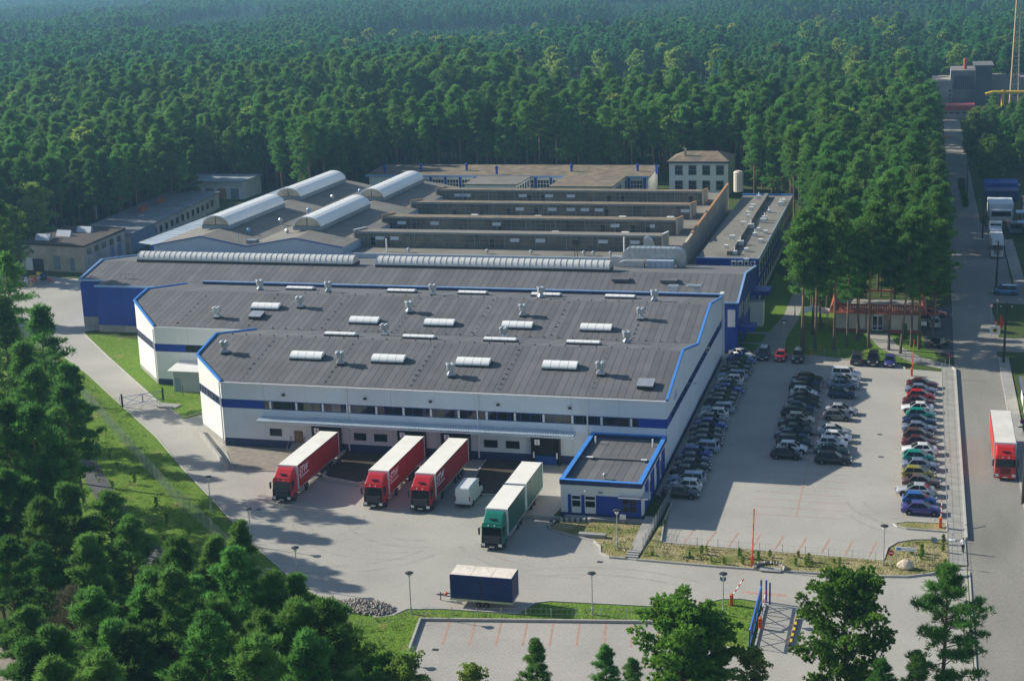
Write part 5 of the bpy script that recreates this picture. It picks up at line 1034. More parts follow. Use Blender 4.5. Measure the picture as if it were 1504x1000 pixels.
def semi(loc, label, color=(.50,.012,.014), side=None, grp=None, logo=True, top=None, tl=13.4):
    r = thing('articulated_truck', label, 'truck', (0,0,0), 0, grp); xf = 8.3
    cab(r, color, K['slat'] if logo else K['dark'], xf, face=not logo); bd = boxbody(r, xf-2.35-tl, xf-2.35, 1.15, 3.98, side or K['tarp_red'], top or K['tarp_top'])
    if logo:
        for s in (1,-1):
            o = mobj('lettering', STW, bd, (xf-(2.7 if s > 0 else 5.6),s*1.262,2.6), (R(90),0,R(180 if s > 0 else 0)))
            for k in range(9): bx('small_print', bd, K['signwhite'], xf-5.7+k*.32, xf-5.48+k*.32, s*1.262-.004, s*1.262+.004, 2.22, 2.42)
    ch = bx('trailer_chassis', r, K['dark'], xf-2.35-tl+.2, xf-3, -.5, .5, .75, 1.1)
    for s in (-1,1):
        for k in range(3): wheel(r, xf-2.35-tl+2.6+k*1.32, s*1.06, TRW, .5)
        wheel(r, xf-5.1, s*1.02, TRW, .5); bx('side_guard', r, K['alu'], xf-9.6, xf-6.4, s*1.2-.02, s*1.2+.02, .55, .62); bx('side_guard', r, K['alu'], xf-9.6, xf-6.4, s*1.2-.02, s*1.2+.02, .85, .92)
        bx('fuel_tank', r, K['alu'], xf-4.1, xf-2.9, s*.98-.25, s*.98+.25, .45, .95); bx('landing_leg', r, K['black'], xf-6.1, xf-5.95, s*.7-.08, s*.7+.08, .1, 1.1)
    r.location = loc; r.rotation_euler = (0,0,R(-90)); return r
# docks: cab front at y = -19.6, so the centre sits 8.3 m behind
TC = [(-43.1,'red articulated truck backed into dock 4 alone beside the soil bed'),(-31.5,'red articulated truck backed into dock 3, paired with another red one'),(-25.7,'red articulated truck backed into dock 2 next to the white van')]
for x, lb in TC: semi((x,-11.3,.01), lb, grp='red trucks at the docks')
semi((40.1,11.0,.02), 'red lorry with a pale grey tilt roof driving down the street', (.52,.02,.015), mat('faded_red_tarp', (.45,.045,.03), .6), logo=False, top=mat('grey_tilt_roof', (.66,.64,.58), .7, .08, .6, stains=.15))
semi((44.9,147.2,.02), 'silver white articulated truck parked along the street', (.62,.63,.63), mat('silver_tarp', (.42,.44,.46), .5), logo=False, top=mat('silver_tilt', (.5,.52,.54), .5), tl=13)
def rigid(loc, label):
    r = thing('drawbar_lorry', label, 'truck', (0,0,0), 0); xf = 9.2; color = (.004,.17,.115)
    cab(r, color, K['slat'], xf); boxbody(r, xf-9.9, xf-2.3, 1.0, 3.98, K['tarp_green'], K['tarp_top'], nm='cargo_body'); boxbody(r, xf-18.2, xf-10.5, .95, 3.98, K['tarp_green'], K['tarp_top'], nm='trailer_body')
    bx('trailer_chassis', r, K['dark'], xf-18, xf-2.5, -.5, .5, .6, .95)
    for s in (-1,1):
        for x in (6.9,8.2,13.2,14.5): wheel(r, xf-x, s*1.06, TRW, .5)
        bx('side_guard', r, K['alu'], xf-6.1, xf-3.2, s*1.2-.02, s*1.2+.02, .55, .9)
    r.location = loc; r.rotation_euler = (0,0,R(-90)); return r
rigid((-14.3,-20.2,.01), 'green drawbar lorry with white roof and trailer parked beside the annex')
# white van
def van(loc, rz, label):
    r = thing('panel_van', label, 'van', (0,0,0), 0)
    b = MB(); V = []; st = [(-2.7,.45,2.35,.94),(-2.62,.3,2.48,.97),(.9,.28,2.5,1),(1.35,.28,2.38,1),(2.02,.28,1.42,.99),(2.55,.3,1.15,.95),(2.72,.4,.95,.86)]
    for x, zb, zt, wf in st: w = .99*wf; V += [(x,-w*.95,zb),(x,-w,zb+.15),(x,-w,1.2 if zt > 1.4 else zt*.8),(x,-w*.90,zt-.12),(x,-w*.8,zt),(x,w*.8,zt),(x,w*.90,zt-.12),(x,w,1.2 if zt > 1.4 else zt*.8),(x,w,zb+.15),(x,w*.95,zb)]
    n = 10; F = [(i*n+k,(i+1)*n+k,(i+1)*n+(k+1)%n,i*n+(k+1)%n) for i in range(len(st)-1) for k in range(n)]+[tuple(range(n)), tuple(range((len(st)-1)*n,len(st)*n))[::-1]]
    b.add(V, F); o = b.build('body', K['paint'], r); o.color = (.74,.76,.76,1)
    b = MB(); b.add([(1.99,-.83,1.5),(1.99,.83,1.5),(1.42,.76,2.33),(1.42,-.76,2.33)], [(0,1,2,3)]); b.v = [(x+.05,y,z+.03) for x, y, z in b.v]; b.build('windscreen', K['carglass'], r)
    for s in (-1,1):
        b = MB(); b.add([(1.85,s*.985,1.42),(.95,s*.985,1.42),(.95,s*.93,2.1),(1.4,s*.93,2.1)], [(0,1,2,3) if s < 0 else (3,2,1,0)]); b.build('side_window', K['carglass'], r)
        wheel(r, -1.5, s*.88, wheel_mesh(.35,.22), .35); wheel(r, 1.75, s*.88, wheel_mesh(.35,.22), .35)
        bx('tail_light', r, K['tail'], -2.73, -2.66, s*.86-.07, s*.86+.07, .9, 1.5); bx('mirror', r, K['black'], 1.5, 1.66, s*1.1-.09, s*1.1+.09, 1.45, 1.85)
        bx('rear_door', r, K['signwhite'], -2.725, -2.70, s*.42-.4, s*.42+.4, .55, 2.2)
    bx('rear_bumper', r, K['black'], -2.8, -2.65, -.95, .95, .32, .52); bx('number_plate', r, K['plate'], -2.745, -2.727, -.6, -.1, .75, .87)
    bx('roof_stripe', r, mat('grey_roof_stripe', (.35,.45,.6), .4), -2.2, .8, -.75, -.7, 2.49, 2.52)
    r.location = loc; r.rotation_euler = (0,0,rz); return r
van((-21.2,-14.7,.01), R(90), 'white panel van parked nose-in beside the red trucks')
# blue tilt trailer
r = thing('tilt_trailer', 'dark blue tilt trailer with a dirty white roof by the grass strip', 'trailer', (-11.2,-42.7,0))
b = MB(); b.box(-14.45,-8.1,-43.95,-41.45,.95,3.4); bd = b.build('tarp_body', K['tarp_blue'], r, bevel=.03)
for i in range(3): bx('roof_tarp', bd, K['tarp_dirty'], -14.4+i*2.1, -12.34+i*2.1, -43.9, -41.5, 3.402, 3.44)
bx('deck_edge', r, K['alu'], -14.5, -8.05, -44.0, -41.4, .72, .93)
bx('tarp_seam', bd, K['black'], -11.3, -11.24, -43.975, -43.951, .95, 3.38)
for i in range(5): bx('rear_slat', bd, K['navy'], -8.1, -8.07, -43.85+i*.48, -43.45+i*.48, 1.0, 3.35)
for s in (-43.75,-41.65):
    for x in (-11.6,-10.8): wheel(r, x, s, CARW, .31)
b = MB(); b.tube((-14.4,-43.2,.7),(-16.3,-42.7,.6),.06); b.tube((-14.4,-42.2,.7),(-16.3,-42.7,.6),.06); b.tube((-15.9,-42.7,0),(-15.9,-42.7,.9),.05); b.build('drawbar', K['black'], r)
b = MB(); b.lathe([(.1,.62),(.17,.7),(.17,.85),(.05,.95)], (-15.3,-42.7,0), 10); b.build('jockey_cap', K['orange'], r)
# containers, flatbeds on the right
def container(x0, x1, y0, y1, h, m, label, rz=0):
    b = MB(); n = int((x1-x0)/.35)
    b.box(x0,x1,y0,y1,.1,h)
    for i in range(n): x = x0+.1+i*.35; b.box(x,x+.16,y0-.05,y0,.25,h-.15)
    o = b.build('container', m); tag(o, label, 'container'); 
    return o
container(45.2,53.5,222,230,3.0,K['blue'],'blue steel container behind another one by the street'); container(45.0,53,212,218,2.6,K['tarp_blue'],'open blue skip container in front of a taller one')
container(53,57.5,196,204,2.8,K['navy'],'dark skip beside the grey workshop yard')
r = thing('box_lorry', 'white box lorry parked behind the flatbeds', 'truck', (46,186,0)); bx('cargo_box', r, K['grey_panel'], 44.8, 50.2, 182, 192, 1, 4.2); bx('cab', r, K['white'], 45, 49.8, 179.4, 181.9, .7, 3.2); bx('windscreen', r, K['glass'], 45.3, 49.5, 179.3, 179.39, 1.8, 2.9)
for x in (45.2,49.8):
    for y in (180.5,189): o = wheel(r, x, y, TRW, .5); o.rotation_euler = (0,0,R(90))
for k, x in enumerate((44.2,48.4)):
    r = thing('flatbed_lorry', ('pale flatbed lorry with low cab beside the street' if k == 0 else 'grey flatbed lorry parked beside the pale one'), 'truck', (x+1.4,173,0)); bx('deck', r, K['wood'], x, x+3, 168, 177.5, 1.0, 1.25); bx('cab', r, K['white'] if k == 0 else K['frame'], x+.2, x+2.8, 165.2, 167.8, .6, 2.8); bx('windscreen', r, K['glass'], x+.4, x+2.6, 165.1, 165.19, 1.6, 2.5)
    for q in (.4,2.6):
        for y in (166.4,174,175.4): o = wheel(r, x+q, y, TRW, .5); o.rotation_euler = (0,0,R(90))
# ================================================================ street furniture, fences, signs
def make_lamp():
    r = thing('lamp_post', 'x', 'lamp post', group='post-top lamps')
    b = MB(); b.lathe([(.11,0),(.11,.8),(.06,.9),(.05,4.0)], n=8); b.build('pole', K['steel'], r)
    b = MB(); b.lathe([(.06,3.95),(.2,4.15),(.24,4.35),(.12,4.45)], n=12); b.build('globe', K['dome'], r)
    b = MB(); b.lathe([(.30,4.36),(.42,4.40),(.40,4.46),(.1,4.55)], n=14); b.build('cap', K['black'], r); return r
L0 = make_lamp()
for i, (x, y, lb) in enumerate(((-50.3,-23.8,'lamp post at the yard edge nearest the low concrete wall'),(-41,-32.9,'lamp post at the yard edge between two others'),(-31.4,-42.5,'lamp post at the yard edge nearest the stone heap'),(-17.7,-46.6,'lamp post at the corner of the visitor car park'),
    (-.2,-43.4,'lamp post in the green strip beyond the blue trailer'),(-1.1,-26.3,'lamp post in the grass plot before the annex'),(26.8,-25.9,'lamp post on the dry bank by the car park entrance'),(12.2,-41.2,'lamp post on the green island by the sliding gate'),(8.9,62,'lamp post on the footpath next to the car park'),(8.9,84,'lamp post further along the footpath'),(-20.5,-56,'lamp post in the grass beside the visitor car park'))):
    o = L0 if i == 0 else dup(L0); o.location = (x,y,0); o['label'] = lb
def fence(pts, label, step=2.5, h=1.5, name='mesh_fence', m=None, mesh=True, wire=.25, lean=0, pm=None):
    r = thing(name, label, 'fence', (*pts[0][:2],0)); b = MB(); m = m or K['steel']
    pmesh = MB(); pmesh.tube((0,0,0),(0,0,h+.1),.035,n=6); pmesh = pmesh.mesh('fence_post', pm or m)
    for p, q in zip(pts, pts[1:]):
        p = Vector((*p[:2],0)); q = Vector((*q[:2],0)); d = q-p; n = max(1,round(d.length/step))
        for i in range(n): mobj('post', pmesh, r, p+d*i/n)
        if mesh:
            k = int(h/wire)
            for j in range(k+1): mbeam(b, p+Vector((0,0,.05+j*(h-.05)/k)), q+Vector((0,0,.05+j*(h-.05)/k)), .012, .012)
            n2 = int(d.length/wire)
            for i in range(n2): s_ = p+d*i/n2; b.box(s_.x-.006,s_.x+.006,s_.y-.006,s_.y+.006,.05,h)
    mobj('post', pmesh, r, (*pts[-1][:2],0))
    if mesh: b.build('wire_mesh', m, r)
    return r
fence([(-124,52),(-104.2,31.2),(-89.4,15.3),(-73.2,-2.6),(-57.6,-19.9),(-48.8,-28.6),(-36,-42),(-26,-52)], 'long grey wire fence along the left grass bank', h=1.9, wire=.3)
fence([(-36,-55),(-25.5,-53),(-19,-49.6),(-15.9,-47.0),(5.6,-43.4),(11,-44)], 'thin wire fence along the top of the visitor car park', h=1.1, step=2.4, wire=.5)
fence([(1.75,-26.5),(2.0,-18),(2.15,-10)], 'wire fence between the sloping path and the car park', h=1.5, step=1.4)
fence([(2.9,-24.6),(14,-25),(26,-25.3)], 'row of thin posts with wire on the dry bank', h=1.2, step=2.4, wire=.6)
fence([(33.3,-17),(33.3,51)], 'steel mesh fence along the car noses and the street walkway', h=1.3, step=2.5, wire=.35)
fence([(33.3,-25.2),(33.3,-18.2)], 'short steel fence at the bank corner by the street', h=1.2, step=2.2)
fence([(13.5,57.6),(20,57.2),(28,56.4)], 'thin fence behind the cars below the guardhouse', h=1.1, step=2.4, wire=.5)
fence([(27.8,58.8),(30.3,55.4),(33.8,52.6)], 'pale handrail fence at the upper street corner', h=1.3, step=1.8, wire=.6, m=K['concrete'])
fence([(-78.6,18.4),(-76.5,20.6)], 'dark short fence panel beside the swing gate', h=1.6, m=K['black'], wire=.3); fence([(-83.3,14),(-85.5,12.2),(-88,14)], 'dark short fence panel left of the swing gate', h=1.6, m=K['black'], wire=.3)
# swing gate across the drive
r = thing('swing_gate', 'dark blue barred double gate closing the left drive', 'gate', gp(210,593)); ga, gb = gp(180,598), gp(240,588); d = gb-ga
for p in (ga, gb): b = MB(); b.box(p.x-.1,p.x+.1,p.y-.1,p.y+.1,0,2.0); b.build('gate_post', K['black'], r)
for k in (0,1):
    b = MB(); p = ga+d*(.02+k*.49); q = ga+d*(.49+k*.49)
    for z in (.2,1.5): mbeam(b, p+Vector((0,0,z)), q+Vector((0,0,z)), .06, .06)
    mbeam(b, p+Vector((0,0,.2)), q+Vector((0,0,1.5)), .05, .05); mbeam(b, p+Vector((0,0,1.5)), q+Vector((0,0,.2)), .05, .05)
    for f in (0,1): s_ = p+(q-p)*f; b.box(s_.x-.03,s_.x+.03,s_.y-.03,s_.y+.03,.2,1.5)
    b.build('gate_leaf', K['bframe'], r)
# sliding gate on the green island
r = thing('sliding_gate', 'long blue-topped sliding gate standing open at the entrance', 'gate', (15.4,-42.5,0)); b = MB()
for z in (.2,1.75): b.box(15.36,15.46,-47.6,-37.4,z-.07,z+.07)
b.build('gate_rail', K['trim'], r); b = MB()
for i in range(42): y = -47.5+i*.245; b.box(15.39,15.42,y,y+.025,.27,1.68)
b.build('gate_bars', K['frame'], r); b = MB()
for i in range(4):
    y = -47.5+i*2.5; mbeam(b, (15.4,y,.2), (15.4,y+2.5,1.7), .07, .07); mbeam(b, (15.4,y,1.7), (15.4,y+2.5,.2), .07, .07); b.box(15.35,15.45,y-.05,y+.05,.2,1.75)
b.build('gate_brace', K['bframe'], r)
for x, y in ((15.4,-37.1),(15.9,-37.1),(16.3,-37.6)): b = MB(); b.box(x-.08,x+.08,y-.08,y+.08,0,2.3); b.build('gate_post', K['bframe'], r)
def barrier(x, y, z, label, arm=None):
    r = thing('boom_barrier', label, 'barrier', (x,y,z)); b = MB(); b.box(x-.16,x+.16,y-.2,y+.2,z,z+1.05); b.box(x-.18,x+.18,y-.22,y+.22,z+1.05,z+1.12); b.build('motor_box', K['orange'], r, bevel=.04)
    b = MB(); b.lathe([(.08,z+1.12),(.08,z+1.22),(.03,z+1.28)], (x,y,0), 8); b.build('beacon', K['yellow'], r)
    if arm:
        n = 7; a_ = Vector((x,y-.25,z+.95)); e_ = a_+Vector(arm)
        for i in range(n): beam('arm_section', r, K['red'] if i % 2 == 0 else (K['orange'] if arm[2] > 2.5 else K['signwhite']), a_+(e_-a_)*i/n, a_+(e_-a_)*(i+1)/n, .08, .1)
barrier(12.7,-38.7,.12,'orange barrier with raised red arm on the green island',(1.0,1.6,1.3))
barrier(15.95,-43.3,.0,'orange barrier with lowered striped arm beside the sliding gate',(.1,4.4,1.2))
p = gp(1105,833); barrier(p.x,p.y,.14,'orange barrier with tall upright arm on the dry bank',(.15,.2,5.4))
p = gp(1381,776); barrier(p.x,p.y,.14,'orange barrier on the dry traffic island',(.1,2.6,1.4))
p = gp(1339,552); barrier(p.x,p.y,.02,'orange barrier with upright arm by the upper car park corner',(.2,.3,4.6))
p = gp(1215,893); b = MB(); b.box(p.x-.08,p.x+.08,p.y-.08,p.y+.08,0,1.0); tag(b.build('bollard', K['red']), 'red bollard in front of the maple', 'bollard')
r = thing('striped_barrier_beam', 'yellow and black striped beam lying on the entry paving', 'barrier', (20.8,-46.5,0)); pa, pb = gp(1160,950), gp(1171,908)
for i in range(10): beam('stripe', r, K['yellow'] if i % 2 else K['black'], pa+(pb-pa)*i/10+Vector((0,0,.15)), pa+(pb-pa)*(i+1)/10+Vector((0,0,.15)), .22, .22)
# arch of stones on the bank
p0, p1 = gp(1108,838), gp(1153,838); b = MB(); rnd = random.Random(4)
r = thing('stone_grotto', 'half round edging of grey stones in the dry bank by the tall barrier', 'edging', ((p0+p1)/2))
for i in range(15):
    a = math.pi*i/14; c = (p0+p1)/2; rr_ = (p1-p0).length/2; x, y = c.x-rr_*math.cos(a), c.y+1.5*math.sin(a); s = .2; mobj('stone', unit(K['stone']), r, (x,y,.25), (rnd.random(),rnd.random(),rnd.random()), (.34,.3,.34))
bx('slab', r, K['concrete'], p0.x+.5, p1.x-.4, p0.y-.2, p0.y+.9, .141, .18)
def sign(x, y, h, kind, label, ang=0, z=0):
    r = thing('road_sign', label, 'sign', (x,y,z)); b = MB(); b.tube((x,y,z),(x,y,z+h),.035,n=6); b.build('pole', K['steel'], r)
    dy = Vector((math.sin(ang),-math.cos(ang),0))*.05; c = Vector((x,y,z+h-.3))+dy; e = dy*.3
    def disc(rad, m, k, nm):
        b = MB(); b.tube(c+e*k, c+e*(k+.6), rad, n=20); b.build(nm, m, r)
    if kind == 'round_red': disc(.32,K['red'],0,'sign_rim'); disc(.24,K['signwhite'],1,'sign_face')
    elif kind == 'noparking': disc(.32,K['red'],0,'sign_rim'); disc(.25,K['blue'],1,'sign_face'); b = MB(); mbeam(b, c+e*1.9+Vector((-.18,0,.18)), c+e*1.9+Vector((.18,0,-.18)), .02, .06); b.build('sign_bar', K['red'], r)
    elif kind == 'noentry': disc(.32,K['red'],0,'sign_face'); q = c+e*1.5; bx('sign_bar', r, K['signwhite'], q.x-.2, q.x+.2, q.y-.012, q.y+.008, q.z-.05, q.z+.05)
    elif kind == 'back': disc(.32,K['frame'],0,'sign_face')
    elif kind == 'board': bx('sign_face', r, K['signwhite'], x-.35, x+.35, y-.07, y-.04, z+h-.6, z+h-.05)
sign(*gp(1371,830)[:2],3.0,'back','tall sign pole with grey-backed disc on the bank by the entrance',z=.1)
sign(*gp(1308,838)[:2],2.2,'noentry','red no-entry sign beside the boulder',z=.1)
sign(*gp(1454,520)[:2],2.2,'noparking','no-parking sign on the verge of the kiosk pavement') if False else None
sign(*gp(1394,540)[:2],2.2,'noparking','no-parking sign at the upper car park corner'); sign(43.0,20.4,2.4,'noparking','no-parking sign beside the street opposite the red lorry')
sign(*gp(1464,460)[:2],2.6,'round_red','white round sign with red rim near the side street'); sign(*gp(1455,475)[:2],3.4,'round_red','tall post with a round white sign at the side street corner'); sign(*gp(1462,492)[:2],2.4,'noentry','red no-entry sign above the white emblem board')
p = gp(1461,495); r = thing('info_board', 'white board with a yellow and black emblem at the side street', 'sign', p); bx('board', r, K['signwhite'], p.x-.8, p.x+.8, p.y-.1, p.y-.05, .5, 1.8); b = MB(); b.tube((p.x,p.y-.105,1.15),(p.x,p.y-.13,1.15),.42,n=16); b.build('emblem_disc', K['yellow'], r); b = MB(); b.tube((p.x,p.y-.131,1.15),(p.x,p.y-.15,1.15),.24,n=12); b.build('emblem_core', K['black'], r)
for s_ in (-.6,.6): b = MB(); b.tube((p.x+s_,p.y,0),(p.x+s_,p.y,1.6),.04,n=6); b.build('leg', K['steel'], r)
p = gp(1469,490); b = MB(); b.add([(p.x,p.y,3.0),(p.x+.55,p.y+.05,1.9),(p.x+.2,p.y,.9),(p.x-.1,p.y,.9)], [(0,1,2,3),(3,2,1,0)]); b.tube((p.x,p.y,0),(p.x,p.y,3.2),.03,n=6); tag(b.build('pennant', K['red']), 'small red pennant flag beside the emblem board', 'flag')
sign(*gp(1062,888)[:2],3.0,'back','narrow sign pole next to the lamp on the green island',z=.1)
p = gp(1330,828); r = thing('company_sign', 'white and pale blue sign board on two legs behind the boulder', 'sign', p)
bx('board', r, K['signwhite'], p.x-1.0, p.x+1.0, p.y-.04, p.y+.04, 1.45, 1.85); bx('board_mark', r, K['trim'], p.x-.95, p.x-.5, p.y-.055, p.y-.041, 1.52, 1.78)
for s_ in (-.95,.95): b = MB(); b.tube((p.x+s_,p.y+.08,0),(p.x+s_,p.y+.08,1.8),.045,n=6); b.build('leg', K['steel'], r)
p = gp(1329,836); bm = bmesh.new(); bmesh.ops.create_icosphere(bm, subdivisions=3, radius=.75); rnd = random.Random(3)
for v_ in bm.verts: n_ = 1+.13*math.sin(v_.co.x*4+1)+.1*math.cos(v_.co.y*5)+rnd.uniform(-.04,.04); v_.co = Vector((v_.co.x*1.15*n_, v_.co.y*.8*n_, max(-.3,v_.co.z*.72*n_)))
me = bpy.data.meshes.new('boulder'); bm.to_mesh(me); bm.free(); me.materials.append(mat('pale_boulder', (.58,.50,.40), .9, .2, 2, .15, 9)); tag(mobj('boulder', me, None, (p.x,p.y,.45)), 'large pale boulder on the dry bank', 'boulder')
p = gp(1398,795); b = MB(); b.box(p.x-.35,p.x+.35,p.y-.2,p.y+.2,.0,.2); b.box(p.x-.06,p.x+.06,p.y-.06,p.y+.06,.2,1.1); tag(b.build('card_reader', K['signwhite']), 'white card reader post on a concrete foot', 'post')
for i, q in enumerate(((1177,527),(1191,522),(1205,517),(1227,505))):
    p = gp(*q); b = MB(); b.box(p.x-.06,p.x+.06,p.y-.06,p.y+.06,0,1.1); tag(b.build('marker_stake', K['orange']), 'orange marker stake in the grass below the pines', 'stake', 'orange stakes in the grass')
p = gp(891,789); 
for k, q in enumerate(((921,745),)): sign(*gp(915,772)[:2], 1.3, 'board', 'small white and red sign on a short post in the annex grass', z=.1)
# utility poles
def pole(p, h, label, m=None):
    r = thing('utility_pole', label, 'pole', p); b = MB(); b.lathe([(.2,0),(.11,h)], (p.x,p.y,0), 8); b.build('shaft', m or K['wood'], r)
    b = MB(); b.box(p.x-.9,p.x+.9,p.y-.06,p.y+.06,h-.9,h-.76); b.build('cross_arm', m or K['wood'], r)
    for s_ in (-.8,0,.8): b = MB(); b.lathe([(.05,h-.76),(.08,h-.66),(.03,h-.55)], (p.x+s_,p.y,0), 6); b.build('insulator', K['signwhite'], r)
K['polewood'] = mat('tarred_pole', (.05,.042,.035), .9, .3, 2)
pole(gp(1474,533), 9.5, 'dark wooden utility pole by the emblem board', K['polewood']); pole(gp(1463,425), 9, 'dark utility pole near the sky blue car', K['polewood']); pole(gp(1443,350), 9, 'slim utility pole beside the parked white truck', K['polewood']); pole(gp(1502,740), 10, 'dark utility pole beyond the red lorry', K['polewood']); pole(gp(1420,290), 9, 'leaning utility pole by the blue containers', K['polewood'])
p = gp(145,345); b = MB(); b.tube((p.x,p.y,0),(p.x,p.y,9),.09); b.tube((p.x,p.y,9),(p.x-1.2,p.y-.6,9.2),.05); b.lathe([(.1,0),(.35,.05),(.35,.15),(.1,.25)], (p.x-1.3,p.y-.7,9.1), 8); tag(b.build('street_lamp', K['steel']), 'tall street lamp beside the old cream shed', 'lamp post')
# scrap heap on the left
sx = gp(50,415); rnd = random.Random(6); cols = [K['blue'],K['tarp_blue'],K['yellow'],K['steel'],K['black'],K['orange'],K['signwhite']]
for i in range(34):
    x, y = sx.x+rnd.gauss(0,3.6), sx.y+rnd.gauss(0,2.2); s = rnd.uniform(.5,1.1); b = MB()
    if i % 3 == 0: b.lathe([(s*.3,0),(s*.32,s*.1),(s*.32,s*.9),(s*.3,s)], n=10)
    elif i % 3 == 1: b.box(-s*.6,s*.6,-s*.4,s*.4,0,s*.7); b.box(-s*.5,s*.5,-s*.3,s*.3,s*.7,s*.75)
    else: b.prof([(-s*.6,0),(s*.6,0),(s*.4,s*.8),(-s*.4,s*.8)], -s*.4, s*.4)
    o = b.build('scrap_piece', cols[rnd.randrange(7)]); o.location = (x,y,rnd.uniform(0,.9)); o.rotation_euler = (rnd.uniform(-.4,.4),rnd.uniform(-.4,.4),rnd.random()*6)
    tag(o, 'coloured drum or crate thrown on the scrap heap by the cream shed', 'scrap', 'scrap heap pieces')
r = thing('wire_cage', 'pale metal wire cage in front of the scrap heap', 'cage', gp(30,424)); p = gp(30,424); b = MB()
for z in (0.1,.9,1.7):
    for (xa, ya, xb, yb) in ((-2,0,2,0),(-2,2,2,2),(-2,0,-2,2),(2,0,2,2)): mbeam(b, (p.x+xa,p.y+ya,z), (p.x+xb,p.y+yb,z), .06, .06)
b.build('rail', K['steel'], r); b = MB()
for x in (-2,-1,0,1,2):
    for y in (0,2): b.box(p.x+x-.03,p.x+x+.03,p.y+y-.03,p.y+y+.03,0,1.75)
b.build('upright', K['steel'], r)
# kiosk and blue-trimmed building at the right edge
KI = thing('gate_kiosk', 'small white kiosk with blue fascia and grey flat roof by the street', 'kiosk', (46,35,0))
bx('wall', KI, K['white'], 43.9, 50, 30.5, 38.5, 0, 2.7); bx('roof', KI, K['felt_base'], 43.6, 50.3, 30.2, 38.8, 2.95, 3.1); bx('fascia', KI, K['bframe'], 43.55, 50.35, 30.15, 38.85, 2.7, 2.95)
for i in range(2): fo = bx('window_frame', KI, K['bframe'], 44.6+i*2.6, 46.6+i*2.6, 30.42, 30.49, .7, 2.4); bx('window_pane', fo, K['glass'], 44.7+i*2.6, 46.5+i*2.6, 30.39, 30.419, .8, 2.3)
bx('door', KI, K['glass'], 43.82, 43.89, 32, 33, .1, 2.3)
r = thing('blue_steel_fence', 'blue steel frame fence beside the kiosk', 'fence', (44,25,0))
for y in (14,18,22,26): b = MB(); b.box(44.4,44.5,y,y+.1,0,1.9); b.build('post', K['trim'], r)
for z in (.3,1.8): bx('rail', r, K['trim'], 44.41, 44.49, 14, 29.5, z-.05, z+.05)
BB = thing('blue_white_depot', 'blue and white depot building with brown roof at the street edge', 'depot', (58,170,0))
bx('wall', BB, K['white'], 52.4, 66, 152, 186, 0, 5.4); bx('roof', BB, K['felt_old'], 52, 66.4, 151.6, 186.4, 5.4, 5.7); bx('blue_band', BB, K['blue'], 52.33, 52.39, 152, 186, 3.9, 5.3)
for i in range(6): fo = bx('window_frame', BB, K['bframe'], 52.3, 52.39, 154+i*5, 157+i*5, 1.2, 3.2); bx('window_pane', fo, K['glass'], 52.27, 52.299, 154.1+i*5, 156.9+i*5, 1.3, 3.1)
bx('porch_roof', BB, K['trimlite'], 50, 52.3, 168, 171.5, 4.4, 4.6); bx('porch_roof', BB, K['trimlite'], 50, 52.3, 160.5, 163.5, 3.5, 3.7)
BC = thing('blue_canopy', 'pale blue sheet canopy on blue posts beside the street', 'canopy', (52,122,0)); b = MB(); b.hexa([(49.8,116,3.8),(60,116,3.8),(60,130,4.6),(49.8,130,4.6)], [(49.8,116,3.95),(60,116,3.95),(60,130,4.75),(49.8,130,4.75)]); b.build('roof', K['trimlite'], BC)
for x, y in ((50.1,116.4),(50.1,129.5),(56,116.4)): bx('post', BC, K['blue'], x-.12, x+.12, y-.12, y+.12, 0, 4)
bx('blue_wall', BC, K['blue'], 50.6, 50.75, 100, 116, 0, 3.4) 
# far power house with chimney
PH = thing('power_house', 'tall grey concrete boiler house with slit windows far down the street', 'factory', (45,430,0)); z = 0
py0 = 455
def pw(nm, par, m, xa, xb, y0, y1, z0, z1): return bx(nm, par, m, xa, xb, y0, y1, z0, z1)
K['pcon'] = mat('weathered_concrete', (.20,.19,.185), .9, .2, .25, .15, 2, stains=.35); K['pdark'] = mat('dark_glazed_wall', (.045,.055,.065), .6, .3, .2)
K['ppale'] = mat('pale_concrete', (.36,.33,.30), .9, .15, .2, stains=.2)
def fx(px, py, y): d = ray(px, py); t = (y-CAM.y)/d.y; q = CAM+d*t; return q.x, q.z
def slab(nm, m, pxa, pya, pxb, pyb, y, dep, z0=0):
    xa, zt = fx(pxa,pya,y); xb, _ = fx(pxb,pya,y); return bx(nm, PH, m, xa, xb, y, y+dep, z0, zt)
slab('low_block', K['ppale'], 1369,120,1399,0, 452, 30); slab('tower_block', K['pcon'], 1397,104,1437,0, 455, 24); slab('stair_tower', K['pdark'], 1433,98,1458,0, 451, 22); slab('rear_block', K['pcon'], 1456,114,1510,0, 458, 24)
for i in range(11):
    xa, zt = fx(1402+i*3.1,112,455); bx('glazed_bay', PH, K['pdark'], xa, xa+.55, 454.8, 454.99, 6, zt)
for i in range(4): xa, zz = fx(1395,132+i*6,452); bx('slit_window', PH, K['glass'], xa-.3, xa+.5, 451.85, 451.99, zz-.8, zz)
xa, zt = fx(1418,86,462); b = MB(); b.lathe([(.8,10),(.7,zt)], (xa,462,0), 10); b.build('chimney', K['tile'], PH)
xa, zt = fx(1433,98,451); xb, _ = fx(1458,98,451); bx('flat_roof', PH, K['felt_base'], xa-.6, xb+.6, 450.4, 473, zt+.002, zt+.5)
RB = thing('red_roofed_office', 'low office with a bright red roof at the end of the street', 'office', (42,400,0)); xa, zt = fx(1372,156,400); xb, _ = fx(1428,156,400)
bx('wall', RB, K['ppale'], xa, xb, 401, 410, 0, zt-1.5); bx('roof', RB, mat('bright_red_roof', (.45,.05,.05), .6), xa-1, xb+1, 400, 411, zt-1.499, zt)
for i in range(5): bx('window_pane', RB, K['glass'], xa+1+i*2.2, xa+2.6+i*2.2, 400.9, 400.99, 2, zt-2.5)
